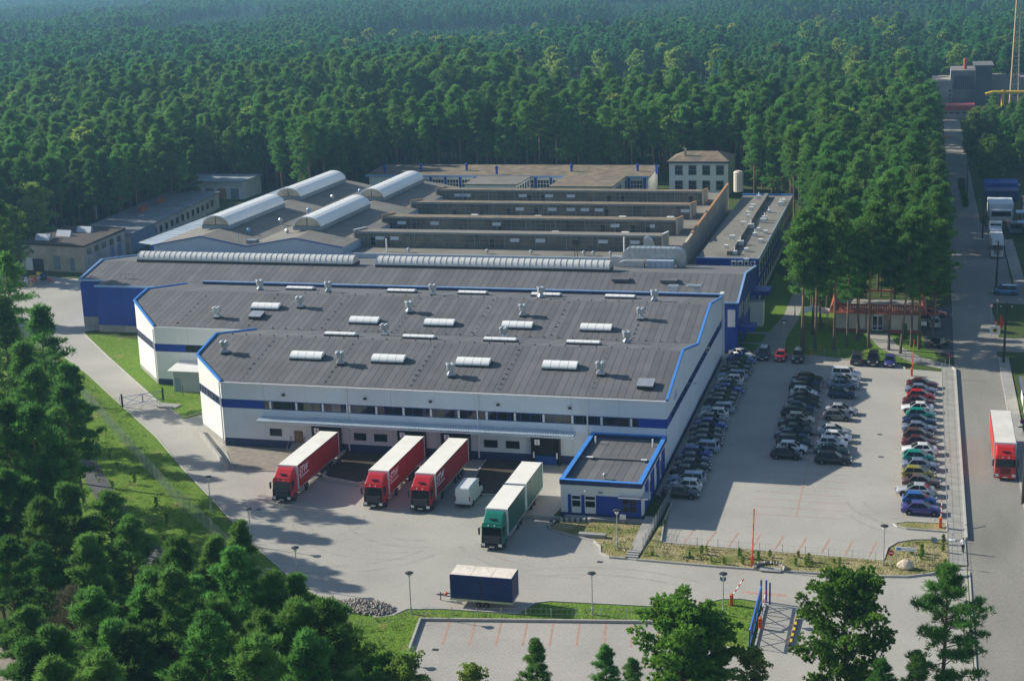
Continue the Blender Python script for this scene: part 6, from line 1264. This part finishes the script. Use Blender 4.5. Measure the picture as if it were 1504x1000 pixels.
xa, zt = fx(1378,186,345); b = MB(); b.box(xa-1,xa+4,345,345.3,0,.4); b.box(xa-.2,xa+.2,345,345.4,0,4.5); tag(b.build('yellow_gate_post', K['yellow']), 'yellow gate post at the far end of the street', 'gate')
# lattice mast with red-white legs and a yellow pipe bridge
MA = thing('lattice_mast', 'tall slim lattice mast with yellow-orange legs above the trees', 'mast', (66,424,0)); bmx, _ = fx(1489,150,424); tx, tz = fx(1498,-40,424)
bw = 3.2; b = MB(); b2 = MB(); legs = [(-1,-1),(1,-1),(1,1),(-1,1)]; N_ = 16; Ht = tz+4
def mp_(k, f): s = bw*(1-f*.75); return Vector((bmx+(tx-bmx)*f*.6+legs[k][0]*s/2, 424+legs[k][1]*s/2, Ht*f))
for i in range(N_):
    for k in range(4):
        (b if k % 2 == 0 else b2).tube(mp_(k,i/N_), mp_(k,(i+1)/N_), .22, n=5); b2.tube(mp_(k,i/N_), mp_((k+1)%4,(i+1)/N_), .11, n=4); b2.tube(mp_(k,(i+1)/N_), mp_((k+1)%4,(i+1)/N_), .11, n=4)
b.build('leg', mat('mast_orange', (.48,.28,.10), .6, .2, .3), MA); b2.build('bracing', mat('mast_grey', (.42,.42,.36), .5, .2, .3), MA)
PB = thing('pipe_bridge', 'yellow overhead pipe on posts behind the trees', 'pipe', (62,380,0)); xa, za = fx(1447,139,380); xb, zb = fx(1458,136,380); xc, _ = fx(1540,137,380)
b = MB(); b.tube((xa,380,za),(xb,380,zb),.6,n=10); b.tube((xb,380,zb),(xc,380,zb),.6,n=10); b.build('pipe', K['yellow'], PB); xd, _ = fx(1473,138,380); b = MB(); b.tube((xd,380.1,0),(xd,380.1,zb+.8),.5,n=8); b.build('post', K['yellow'], PB)
# far glimpses: white vehicles and a pale shed in clearings
for i in range(9):
    p = gp(1040+i*8.5,76+(i*37%5)); o = bx('distant_van', None, K['white'] if i % 3 else K['steel'], p.x-3.2, p.x+3.2, p.y-2, p.y+2, 0, 3.2+(i % 2)*.8); tag(o, 'tiny white van standing in the far forest clearing', 'van', 'vans in the far clearing')
for q, w_, h_, lb, m in (((465,145),26,5,'pale flat hall half hidden in the forest left of centre',K['grey_panel']),((190,158),20,3,'low pale shed in the sandy forest clearing',K['rendered']),((1325,38),34,12,'grey concrete block far off in the forest on the right',K['pcon']),((1012,45),10,4,'tiny white house far off in the forest',K['white'])):
    p = gp(*q); r = thing('distant_hall', lb, 'building', p); bx('wall', r, m, p.x-w_/2, p.x+w_/2, p.y, p.y+12, 0, h_); bx('roof', r, K['metalroof'], p.x-w_/2-.4, p.x+w_/2+.4, p.y-.4, p.y+12.4, h_+.002, h_+.5)
    for i in range(5): bx('window_pane', r, K['glass'], p.x-w_/2+1+i*w_/5.4, p.x-w_/2+1+w_/9+i*w_/5.4, p.y-.08, p.y-.002, h_*.4, h_*.75)
# ---------------------------------------------------------------- the walking person
def person(loc, rz):
    J = {'pel':(0,0,.95,.15,.11),'waist':(0,0,1.08,.15,.105),'chest':(.02,0,1.32,.19,.125),'neck':(.03,0,1.48,.06,.06),'head':(.05,0,1.60,.085,.1),'top':(.05,0,1.70,.08,.09),
         'shl':(.02,.19,1.40,.07,.065),'ell':(-.08,.25,1.14,.048,.048),'wrl':(-.02,.25,.90,.033,.033),'hal':(.02,.25,.81,.03,.045),'shr':(.02,-.19,1.40,.07,.065),'elr':(.02,-.27,1.15,.048,.048),'wrr':(.18,-.26,.98,.033,.033),'har':(.24,-.25,.93,.03,.045),
         'hil':(0,.09,.90,.105,.10),'knl':(.14,.10,.50,.07,.07),'anl':(.10,.10,.10,.05,.05),'tol':(.27,.11,.05,.045,.035),'hir':(0,-.09,.90,.105,.10),'knr':(-.02,-.10,.50,.07,.07),'anr':(-.24,-.10,.16,.05,.05),'tor':(-.12,-.11,.05,.045,.035)}
    E2 = ['pel waist','waist chest','chest neck','neck head','head top','chest shl','shl ell','ell wrl','wrl hal','chest shr','shr elr','elr wrr','wrr har','pel hil','hil knl','knl anl','anl tol','pel hir','hir knr','knr anr','anr tor']
    ks = list(J); me = bpy.data.meshes.new('person'); me.from_pydata([J[k][:3] for k in ks], [tuple(ks.index(x) for x in e.split()) for e in E2], [])
    o = bpy.data.objects.new('tmp', me); col.objects.link(o); o.modifiers.new('s','SKIN'); su = o.modifiers.new('u','SUBSURF'); su.levels = 2; su.render_levels = 2
    for k, sv in zip(ks, me.skin_vertices[0].data): sv.radius = J[k][3:5]; sv.use_root = (k == 'pel')
    m2 = bpy.data.meshes.new_from_object(o.evaluated_get(bpy.context.evaluated_depsgraph_get())); bpy.data.objects.remove(o)
    for m in (K['shirt'],K['trousers'],K['skin'],K['dark']): m2.materials.append(m)
    for p in m2.polygons:
        c = p.center; z = c.z; p.use_smooth = True
        p.material_index = 1 if z < 1.0 and abs(c.y) < .2 else (3 if z > 1.66 or (z > 1.56 and c.x < .03) else (2 if z > 1.46 or (z < 1.0) else 0))
        if z < .09: p.material_index = 3
    o = mobj('person', m2, None, loc, (0,0,rz)); return tag(o, 'person in a white shirt and black trousers walking along the street edge', 'person')
person((*gp(1414,812)[:2],.016), R(75))
# ================================================================ trees
def crown_arrays(rs, pads, ntuft, nblade, bl, bw, up=.5, flat=.6):
    """pads: list of (centre, radius). Tufts on and in each flattened pad, blades fan out of each tuft"""
    C = np.repeat(np.array([p[0] for p in pads]), ntuft, 0); Rr = np.repeat(np.array([p[1] for p in pads]), ntuft)
    n = len(C); d = rs.normal(size=(n,3)); d /= np.linalg.norm(d,axis=1)[:,None]; d[:,2] = np.where(d[:,2] < -.2, -d[:,2]*.6, d[:,2])
    rad = Rr*rs.uniform(.55,1.05,n); pos = C+d*rad[:,None]*np.array([1,1,flat])
    ax = d+np.array([0,0,up]); ax /= np.linalg.norm(ax,axis=1)[:,None]
    P = np.repeat(pos, nblade, 0); A = np.repeat(ax, nblade, 0); m = len(P)
    D = A+rs.normal(size=(m,3))*.55; D /= np.linalg.norm(D,axis=1)[:,None]
    S = np.cross(D, rs.normal(size=(m,3))); S /= np.linalg.norm(S,axis=1)[:,None]
    l = bl*rs.uniform(.6,1.2,m)[:,None]; w_ = bw*rs.uniform(.7,1.3,m)[:,None]
    P = P+rs.normal(size=(m,3))*bl*.15
    V = np.stack([P-S*w_*.5, P+S*w_*.5+D*l*.25, P+D*l], 1).reshape(-1,3)
    return V
def limbs(rs, H, cb, Rm, nbr, ncl, cr, shape, ax):
    """limbs spiral up the stem; each carries a row of foliage clumps on its outer part"""
    clumps = []; paths = []
    for i in range(nbr):
        t = ((i+.5)/nbr)**.9; z = H*(cb+(1-cb)*t*.96)
        pf = {'round': (.55+.45*math.sin(math.pi*min(1,.1+t)))*(1-t**3)**.6, 'flat': (.6+.4*t)*(1-t**4)**.6, 'cone': min(1,.7+1.4*t)*(1-t**1.4)**.85+.06, 'globe': math.sin(math.pi*(.12+.86*t))**.6}[shape]
        Lb = max(.5, Rm*pf*rs.uniform(.55,1.12)); a = i*2.4+rs.uniform(-.6,.6); sl = rs.uniform(.0,.3)+.75*t**2; o = ax(z)
        e = []
        for s in np.linspace(.42, 1, ncl):
            lat = rs.normal(0,.13)*Lb; h = sl*s*Lb*.8+.12*Lb*s*s-.12*Lb*(1-t)
            c = np.array([o.x+math.cos(a)*s*Lb-math.sin(a)*lat, o.y+math.sin(a)*s*Lb+math.cos(a)*lat, z+h+rs.uniform(-.15,.15)])
            clumps.append((c, cr*rs.uniform(.6,1.25)*(1.12-.3*s))); e.append(c)
        paths.append((z, e[-1]))
    for k in range(3): o = ax(H*.97); clumps.append((np.array([o.x+rs.uniform(-.2,.2), o.y+rs.uniform(-.2,.2), H-.35*k]), cr*(.5+.15*k)))
    return clumps, paths
def tree_meshes(nm, seed, H, cb, Rm, nbr, ncl, cr, ntuft, nblade, bl, bw, shape, leafm, barkm, tr=.2, nseg=8, flat=.7, up=.5):
    rs = np.random.RandomState(seed); bend = rs.uniform(-.5,.5,2); top = H*.97
    ax = lambda z: Vector((bend[0]*math.sin(z/H*2.6), bend[1]*math.sin(z/H*2.2), z))
    clumps, paths = limbs(rs, H, cb, Rm, nbr, ncl, cr, shape, ax)
    b = MB(); zs = [0,.04]+[.15+.85*i/nseg for i in range(nseg+1)]; n = 7; V = []
    for f in zs:
        z = f*top; rr = tr*(1.35 if f == 0 else 1)*(1-f)**.8+.03; c = ax(z); V += [(c.x+rr*math.cos(6.283*k/n), c.y+rr*math.sin(6.283*k/n), z) for k in range(n)]
    b.add(V, [(i*n+k,i*n+(k+1)%n,(i+1)*n+(k+1)%n,(i+1)*n+k) for i in range(len(zs)-1) for k in range(n)])
    for z, e in paths: b.tube(ax(z), tuple(e), tr*.25, .025, n=4, m=1, cap=False)
    for k in range(6 if cb > .4 else 0):
        z = H*cb*rs.uniform(.55,1); a = rs.uniform(0,6.28); p = ax(z); b.tube(p, p+Vector((math.cos(a),math.sin(a),.2))*rs.uniform(.5,1.3), .04, .02, n=4, m=1, cap=False)
    V = crown_arrays(rs, clumps, ntuft, nblade, bl, bw, up, flat); me = fast_mesh(nm+'_crown', V, np.arange(len(V)).reshape(-1,3), [leafm])
    return b.mesh(nm+'_trunk', [barkm, K['branch']], True), me
NEAR = [tree_meshes('pine', 10+i, H, cb, Rm*1.05, nb-6, 6, cr*.8, 13, 8, .48, .095, sh, K['needle'], K['bark'], .2, up=.75) for i, (H, cb, Rm, nb, cr, sh) in enumerate(((17,.30,3.6,46,.72,'cone'),(16,.26,3.3,46,.70,'cone'),(18,.38,3.5,42,.75,'round'),(15,.24,2.9,44,.66,'cone'),(16.5,.34,3.6,42,.74,'round')))]
DEAD = tree_meshes('dry_pine', 19, 15, .3, 3.2, 40, 4, .6, 7, 6, .4, .05, 'cone', K['dryneedle'], K['bark2'], .2)
TALL = [tree_meshes('tall_pine', 30+i, H, cb, Rm, nb, 4, cr, 12, 7, .58, .14, sh, K['needle'], K['bark'], .19) for i, (H, cb, Rm, nb, cr, sh) in enumerate(((21,.50,3.1,30,.85,'round'),(20,.46,2.8,30,.82,'flat'),(22,.55,3.0,28,.88,'round'),(19.5,.40,3.2,34,.85,'round'),(18,.30,3.0,36,.8,'cone')))]
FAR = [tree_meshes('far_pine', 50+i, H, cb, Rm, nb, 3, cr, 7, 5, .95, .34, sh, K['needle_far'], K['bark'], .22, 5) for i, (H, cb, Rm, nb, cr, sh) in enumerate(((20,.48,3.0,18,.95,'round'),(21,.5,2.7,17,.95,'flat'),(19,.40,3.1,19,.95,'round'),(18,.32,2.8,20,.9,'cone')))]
CORNER = tree_meshes('corner_pine', 91, 12.5, .2, 3.9, 32, 6, .6, 14, 8, .44, .085, 'round', K['needle'], K['bark'], .2)
BROAD = [tree_meshes('broadleaf', 70+i, H, cb, Rm, nb, 5, cr, 20, 9, .27, .20, sh, m, K['bark2'], .2, flat=.85, up=.25) for i, (H, cb, Rm, nb, cr, sh, m) in enumerate(((11,.12,4.1,46,.85,'globe',K['leaves']),(9.5,.12,3.3,42,.78,'globe',K['leaves']),(14,.15,3.6,52,.85,'globe',K['leaves_lt'])))]
BFAR = [tree_meshes('far_broadleaf', 80+i, H, .18, Rm, 22, 3, 1.15, 9, 6, .85, .5, 'globe', m, K['bark2'], .2, 5, flat=.85, up=.2) for i, (H, Rm, m) in enumerate(((16,3.4,K['leaves']),(15,3.2,K['leaves_lt'])))]
def plant(meshes, name, loc, label, cat, group, s=1.0, rz=0, lean=(0,0)):
    r = bpy.data.objects.new(name, None); col.objects.link(r); r.empty_display_size = .5; r.location = loc; r.rotation_euler = (lean[0],lean[1],rz); r.scale = (s,s,s*random.uniform(.94,1.06)); tag(r, label, cat, group)
    for nm, me in (('trunk',meshes[0]),('crown',meshes[1])): o = bpy.data.objects.new(nm, me); col.objects.link(o); o.parent = r
    return r
random.seed(77); PINES = []
LBL = {'bl': ('bushy young pine in the dense clump below the old path','pines in the bottom left clump'), 'lw': ('tall pine at the wood edge left of the wire fence','pines left of the wire fence'), 'gs': ('tall bare-trunked pine standing round the guardhouse','pines round the guardhouse'),
       'st': ('pine in the dense belt between the office wing and the street','pines in the belt beside the street'), 'bk': ('pine at the forest edge behind the long workshop','pines behind the workshop'), 'lf': ('pine in the dark wood behind the old sheds','pines behind the old sheds'), 'ff': ('pine standing in the forest beyond the factory','pines in the forest beyond'), 'rs': ('pine across the street near the containers','pines across the street')}
def pine(key, loc, s, lod, lean=(0,0)):
    PINES.append(plant(lod[random.randrange(len(lod))], 'pine_tree', loc, LBL[key][0], 'pine tree', LBL[key][1], s, random.random()*6.28, lean))
# bottom left clump: by the tops seen in the photograph
TOPS = [(7,716),(52,735),(97,719),(150,733),(180,770),(128,790),(60,800),(10,800),(260,786),(307,780),(341,761),(225,822),(290,840),(207,850),(394,813),(350,840),(425,850),(450,872),(481,896),(127,866),(53,890),(167,900),(250,880),(330,895),(377,906),(417,893),(444,930),(470,950),(97,945),(205,935),(300,935),(20,950),(150,975),(260,985),(370,965),(430,985),(480,1000),(340,1010),(80,1010),(210,1030),(20,1040),(500,985)]
for (x, y) in TOPS:
    h = 15.5+random.uniform(-1.5,1.5); p = gp(x,y,h); pine('bl', (p.x,p.y,0), h/16.5, NEAR, (random.uniform(-.04,.04),random.uniform(-.04,.04)))
for (x, y, h) in ((60,480,20),(25,500,20),(100,520,19),(45,545,19),(95,575,18),(20,575,20),(75,600,18),(10,640,19),(55,655,18),(80,660,17),(-30,520,20),(-40,600,20),(-20,690,18),(38,700,17),(5,440,20),(-60,450,20),(10,395,20)):
    p = gp(x,y,h); pine('lw', (p.x,p.y,0), h/19, TALL if random.random() < .6 else NEAR)
# trunks round the guardhouse
for (x, y, h) in ((1177,517,22),(1181,515,21),(1197,514,21),(1225,514,22),(1244,509,20),(1259,500,19),(1262,497,20),(1275.5,511,22),(1305,514,22),(1322,519,22),(1338,510,21),(1349,513,22),(1351,510,21),(1368,507,21),(1207,447,21),(1216,452,21),(1372,470,20)):
    p = gp(x,y); pine('gs', (p.x,p.y,0), h/20.5, TALL[:4], (random.uniform(-.03,.03),random.uniform(-.03,.03)))
# individual broadleaf and young trees at the bottom
def tt(meshes, nm, px, py, h, hm, label, cat='tree', group=None):
    p = gp(px,py,h); return plant(meshes, nm, (p.x,p.y,0), label, cat, group, h/hm, random.random()*6)
tt(DEAD,'dry_pine',105,878,14,15,'half dead pine with bare brown twigs in the bottom clump','pine tree')
tt(BROAD[0],'maple_tree',1252,856,11.5,11,'broad dark green maple standing in the entry paving'); tt(BROAD[1],'chestnut_tree',1003,882,10.5,9.5,'broadleaf tree with browning tips beside the visitor car park'); tt(BROAD[1],'chestnut_tree',1030,905,9,9.5,'lower broadleaf tree against the brown-tipped one')
tt(CORNER,'pine_tree',1388,846,12.5,12.5,'single young pine with orange trunk at the street corner','pine tree'); tt(BROAD[2],'willow_shrub',1108,955,6,14,'pale feathery shrub below the sliding gate','shrub'); tt(NEAR[1],'pine_tree',1300,965,8,16,'low dark pine in front of the maple','pine tree'); tt(NEAR[3],'pine_tree',1345,955,8,15,'low pine between the maple and the corner pine','pine tree')
tt(NEAR[3],'pine_tree',783,938,9,15,'slender young pine tip in the visitor car park','pine tree'); tt(NEAR[1],'pine_tree',885,952,7.5,16,'small rounded pine below the visitor bays','pine tree'); tt(NEAR[0],'pine_tree',930,975,7,17,'small pine behind the rounded one','pine tree'); tt(BROAD[2],'birch_tree',690,985,6,14,'tip of a light green birch at the bottom edge'); tt(BROAD[2],'birch_tree',600,965,7,14,'light green shrub beside the visitor kerb','shrub'); tt(BROAD[1],'bush',560,975,6,9.5,'dark bush at the edge of the pine clump','shrub')
tt(BROAD[2],'birch_tree',8,310,15,14,'light green birch at the left edge'); tt(BROAD[2],'birch_tree',45,270,16,14,'birch in the dark wood behind the cream shed'); tt(BROAD[2],'birch_tree',325,185,17,14,'light birch between the long shed and the twin gables'); tt(BROAD[2],'birch_tree',860,165,18,14,'weeping light birch in the forest edge'); tt(BROAD[2],'willow_tree',1430,165,15,14,'grey green willow at the bend of the street'); tt(BROAD[0],'lime_tree',1455,205,12,11,'bright green lime tree across the street')
p = gp(1323,510); plant((TALL[4][0],NEAR[3][1]), 'thuja', (p.x+.5,p.y+1.5,0), 'small dark conifer beside the guardhouse door', 'shrub', None, .24, 0)
q = gp(1416,300); 
for i in range(4): tt(BROAD[1],'hedge_bush',1412+i*2,262+i*9,3.0,9.5,'clipped dark hedge bush beside the street','hedge','hedge beside the street')
# ---------------------------------------------------------------- the forest: jittered grid minus clearings
EXC = [[(-126,-200),(-126,60),(-112,205),(-118,240),(-15,240),(-15,212),(3,180),(10.5,120),(10.5,60),(-10,-200)], [(-10,-200),(10.5,62),(34,62),(34,-200)], [(-172,66),(-172,128),(-162,150),(-160,200),(-146,205),(-139,190),(-112,192),(-112,60)], [(-205,60),(-205,98),(-160,98),(-160,60)],
       [(33.3,-200),(33.3,330),(36,420),(46,420),(44.5,330),(44,-200)], [(43,-200),(43,245),(75,245),(75,-200)], [(14,70),(14,90),(33,90),(33,62),(14,62)], [(44,360),(44,470),(110,470),(110,360)], [(28,385),(28,480),(60,480),(60,385)],
       [gp(x,y)[:2] for x, y in ((100,163),(260,158),(262,148),(100,152))], [gp(x,y)[:2] for x, y in ((430,156),(500,154),(500,144),(430,146))], [gp(x,y)[:2] for x, y in ((1030,86),(1120,84),(1120,72),(1030,74))], [gp(x,y)[:2] for x, y in ((1040,112),(1110,110),(1110,104),(1040,106))], [gp(x,y)[:2] for x, y in ((1298,46),(1352,46),(1352,36),(1298,36))],
       [(-126,190),(-112,190),(-112,240),(-122,240)]]
q0f, q1f = gp(193,372), gp(300,318); EXC.append([(q0f.x-3,q0f.y-6),(q1f.x+22,q1f.y+12),(q1f.x+2,q1f.y+40),(q0f.x-14,q0f.y+22)]); fq = gp(262,292); EXC.append([(fq.x-3,fq.y-7),(fq.x+24,fq.y-7),(fq.x+24,fq.y+14),(fq.x-3,fq.y+14)])
for x, y in ((1325,38),(465,145)): p = gp(x,y); EXC.append([(p.x-18,p.y-40),(p.x+18,p.y-40),(p.x+18,p.y+13),(p.x-18,p.y+13)])
def ride(x, y):   # forest rides and compartment edges
    for y0, a, wd in ((352,.10,9),(548,-.06,13),(760,.12,16),(1080,-.1,22),(1500,.08,30),(2050,-.05,40)):
        if abs(y-(y0+a*(x+100)+14*math.sin(x/70+y0))) < wd*.5*(1+.5*math.sin(x/45.)): return True
    for x0, a in ((-260,.35),(-20,-.12)):
        if y > 480 and abs(x-(x0-a*(y-300))) < 6: return True
    return False
def stand(x, y):   # age of the forest stand: neighbouring compartments differ in height
    if y < 300 and x < 60: return 1.0
    u_ = x+18*math.sin(y/60.)+.3*y; v_ = y+20*math.sin(x/75.); i, j = math.floor(u_/105.), math.floor(v_/(130.+v_*.08)); h = math.sin(i*127.1+j*311.7)*43758.5453; h -= math.floor(h)
    return .40 if h < .16 else (.6 if h < .3 else (.85 if h < .5 else (1.0 if h < .8 else 1.15)))
rs = np.random.RandomState(4); pts = []
def scatter(y0, y1, sp):
    yv = y0
    while yv < y1:
        xl, xr = CAM.x+(yv-CAM.y)*math.tan(R(-15.4-22.5)), CAM.x+(yv-CAM.y)*math.tan(R(-15.4+21.5))
        if yv < 350: xl -= 25
        for xv in np.arange(xl, xr, sp): yield xv+rs.uniform(-.45,.45)*sp, yv+rs.uniform(-.45,.45)*sp
        yv += sp
for (a, c, sp) in ((60,420,4.7),(420,900,5.0),(900,1700,6.0),(1700,3600,8.0)):
    for x, y in scatter(a, c, sp):
        if y < 2200 and ride(x, y): continue
        if y < 900 and any(in_poly(x, y, P) for P in EXC): continue
        d = math.hypot(x-CAM.x, y-CAM.y)
        gap = math.sin(x*.031+math.sin(y*.017)*2)*math.sin(y*.027+1.3)
        if gap > .93 and y > 250: continue
        pts.append((d, x, y))
pts.sort(); NIND = 300-len(PINES); cnt = 0; stuffP = []; stuffB = []
for d, x, y in pts:
    ppx, ppy, k = px_of((x,y,17)); u_ = rs.uniform()
    broad = u_ < (.30 if (ppx > 1080 and y > 480) else (.12 if x > 43 else .035))
    vis = -40 < ppx < 1545
    if cnt < NIND and vis and not broad:
        key = 'st' if 8 < x < 35 else ('rs' if x > 43 else ('lf' if x < -112 else ('bk' if y < 300 else 'ff')))
        pine(key, (x,y,0), rs.uniform(.82,1.08)*(.93 if key == 'st' else (.6 if key == 'rs' and y < 420 else 1)), TALL); cnt += 1; continue
    if x > 43 and y < 420:
        if x > 46 and 248 < y < 350 and x < 110: (stuffB if rs.uniform() < .45 else stuffP).append((x, y, d, rs.uniform(.45,.72), rs.uniform(0,6.283)))
        continue
    sd_ = stand(x, y)
    if 380 < d < 1000 and rs.uniform() < .018: stuffB.append((x, y, d, rs.uniform(1.25,1.45), rs.uniform(0,6.283))); continue
    if sd_ < .5 and rs.uniform() < .35: broad = True
    (stuffB if broad else stuffP).append((x, y, d, sd_*rs.uniform(.78,1.14), rs.uniform(0,6.283)))
# a few far-type trees as real trees, used as sources by the forest
def far_spot(k): return (-430-k*9, 690+k*5, 0)
SRC_FAR = [plant(m, 'pine_tree', far_spot(i), LBL['ff'][0], 'pine tree', LBL['ff'][1], .95, i) for i, m in enumerate(FAR)]
SRC_TALL = {}
for P in PINES:
    me = [c for c in P.children if c.name.startswith('crown')][0].data
    SRC_TALL.setdefault(me.name, P)
SRC_B = [plant(m, 'broadleaf_tree', (60+i*9,480+i*4,0), 'light broadleaf tree behind the boiler house', 'tree', 'broadleaf trees behind the boiler house', 1, i) for i, m in enumerate(BFAR)]
def forest(name, recs, sources, kindf, label, cat):
    me = bpy.data.meshes.new(name); me.from_pydata([(r_[0],r_[1],0) for r_ in recs], [], [])
    for an, ty, vals in (('rot','FLOAT',[r_[4] for r_ in recs]), ('scl','FLOAT',[r_[3] for r_ in recs]), ('kind','INT',[kindf(r_) for r_ in recs])): at = me.attributes.new(an, ty, 'POINT'); at.data.foreach_set('value', vals)
    o = bpy.data.objects.new(name, me); col.objects.link(o); tag(o, label, cat, kind='stuff')
    ng = bpy.data.node_groups.new(name+'_nodes', 'GeometryNodeTree'); ng.interface.new_socket('Geometry', in_out='INPUT', socket_type='NodeSocketGeometry'); ng.interface.new_socket('Geometry', in_out='OUTPUT', socket_type='NodeSocketGeometry')
    N = ng.nodes; L = ng.links; gi = N.new('NodeGroupInput'); go = N.new('NodeGroupOutput'); jn = N.new('GeometryNodeJoinGeometry')
    def attr(nm, ty): a = N.new('GeometryNodeInputNamedAttribute'); a.data_type = ty; a.inputs['Name'].default_value = nm; return a.outputs['Attribute']
    rot = N.new('ShaderNodeCombineXYZ'); L.new(attr('rot','FLOAT'), rot.inputs['Z']); scl = attr('scl','FLOAT'); kd = attr('kind','INT')
    for i, root in enumerate(sources):
        cmp = N.new('FunctionNodeCompare'); cmp.data_type = 'INT'; cmp.operation = 'EQUAL'; L.new(kd, cmp.inputs[2]); cmp.inputs[3].default_value = i
        for ch in root.children:
            oi = N.new('GeometryNodeObjectInfo'); oi.transform_space = 'ORIGINAL'; oi.inputs['Object'].default_value = ch; oi.inputs['As Instance'].default_value = True
            ip = N.new('GeometryNodeInstanceOnPoints'); L.new(gi.outputs[0], ip.inputs['Points']); L.new(cmp.outputs[0], ip.inputs['Selection']); L.new(oi.outputs['Geometry'], ip.inputs['Instance']); L.new(rot.outputs[0], ip.inputs['Rotation']); L.new(scl, ip.inputs['Scale']); L.new(ip.outputs[0], jn.inputs[0])
    L.new(jn.outputs[0], go.inputs[0]); md = o.modifiers.new('forest','NODES'); md.node_group = ng; return o
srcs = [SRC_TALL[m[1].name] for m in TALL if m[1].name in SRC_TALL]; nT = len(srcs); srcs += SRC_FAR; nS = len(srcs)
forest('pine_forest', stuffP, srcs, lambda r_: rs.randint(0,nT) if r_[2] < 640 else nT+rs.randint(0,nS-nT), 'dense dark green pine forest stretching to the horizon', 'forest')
forest('broadleaf_wood', stuffB, SRC_B, lambda r_: 1 if r_[3] > 1.2 else rs.randint(0,2), 'lighter broadleaf trees scattered through the pine forest', 'forest')
# undergrowth between the trunks
und = []
for i in range(2600):
    d, x, y = pts[rs.randint(0,min(len(pts),9000))]; und.append((x+rs.uniform(-3,3), y+rs.uniform(-3,3), d, rs.uniform(.08,.24), rs.uniform(0,6.28)))
for i in range(70):
    x, y = rs.uniform(2,33), rs.uniform(-29,-18)
    if in_poly(x, y, NB): und.append((x, y, 200, rs.uniform(.03,.075), rs.uniform(0,6.28)))
for i in range(60):
    k = rs.uniform(0,1); x, y = -118+k*88+rs.uniform(-3,3), 47-k*97+rs.uniform(-3,3); und.append((x-4, y-2, 200, rs.uniform(.03,.10), rs.uniform(0,6.28)))
forest('undergrowth', und, SRC_B, lambda r_: rs.randint(0,2), 'green shrubs and saplings between the pine trunks', 'shrubs')
print('trees', len(PINES), len(stuffP), len(stuffB))
# ---------------------------------------------------------------- haze
def haze():
    b = MB(); b.box(-5000,5000,-400,7000,-1.5,75); o = b.build('haze', []) if False else None
    me = MB(); me.box(-5800,5800,-1400,8800,-1.5,75); m = bpy.data.materials.new('haze_air'); m.use_nodes = True; N = m.node_tree.nodes; N.clear(); out = N.new('ShaderNodeOutputMaterial'); v = N.new('ShaderNodeVolumePrincipled')
    v.inputs['Color'].default_value = (.34,.66,1,1); v.inputs['Density'].default_value = .00019; v.inputs['Anisotropy'].default_value = .2; m.node_tree.links.new(v.outputs[0], out.inputs['Volume'])
    o = me.build('haze', m); tag(o, 'thin blue haze in the air over the forest', 'haze', kind='stuff')
haze()
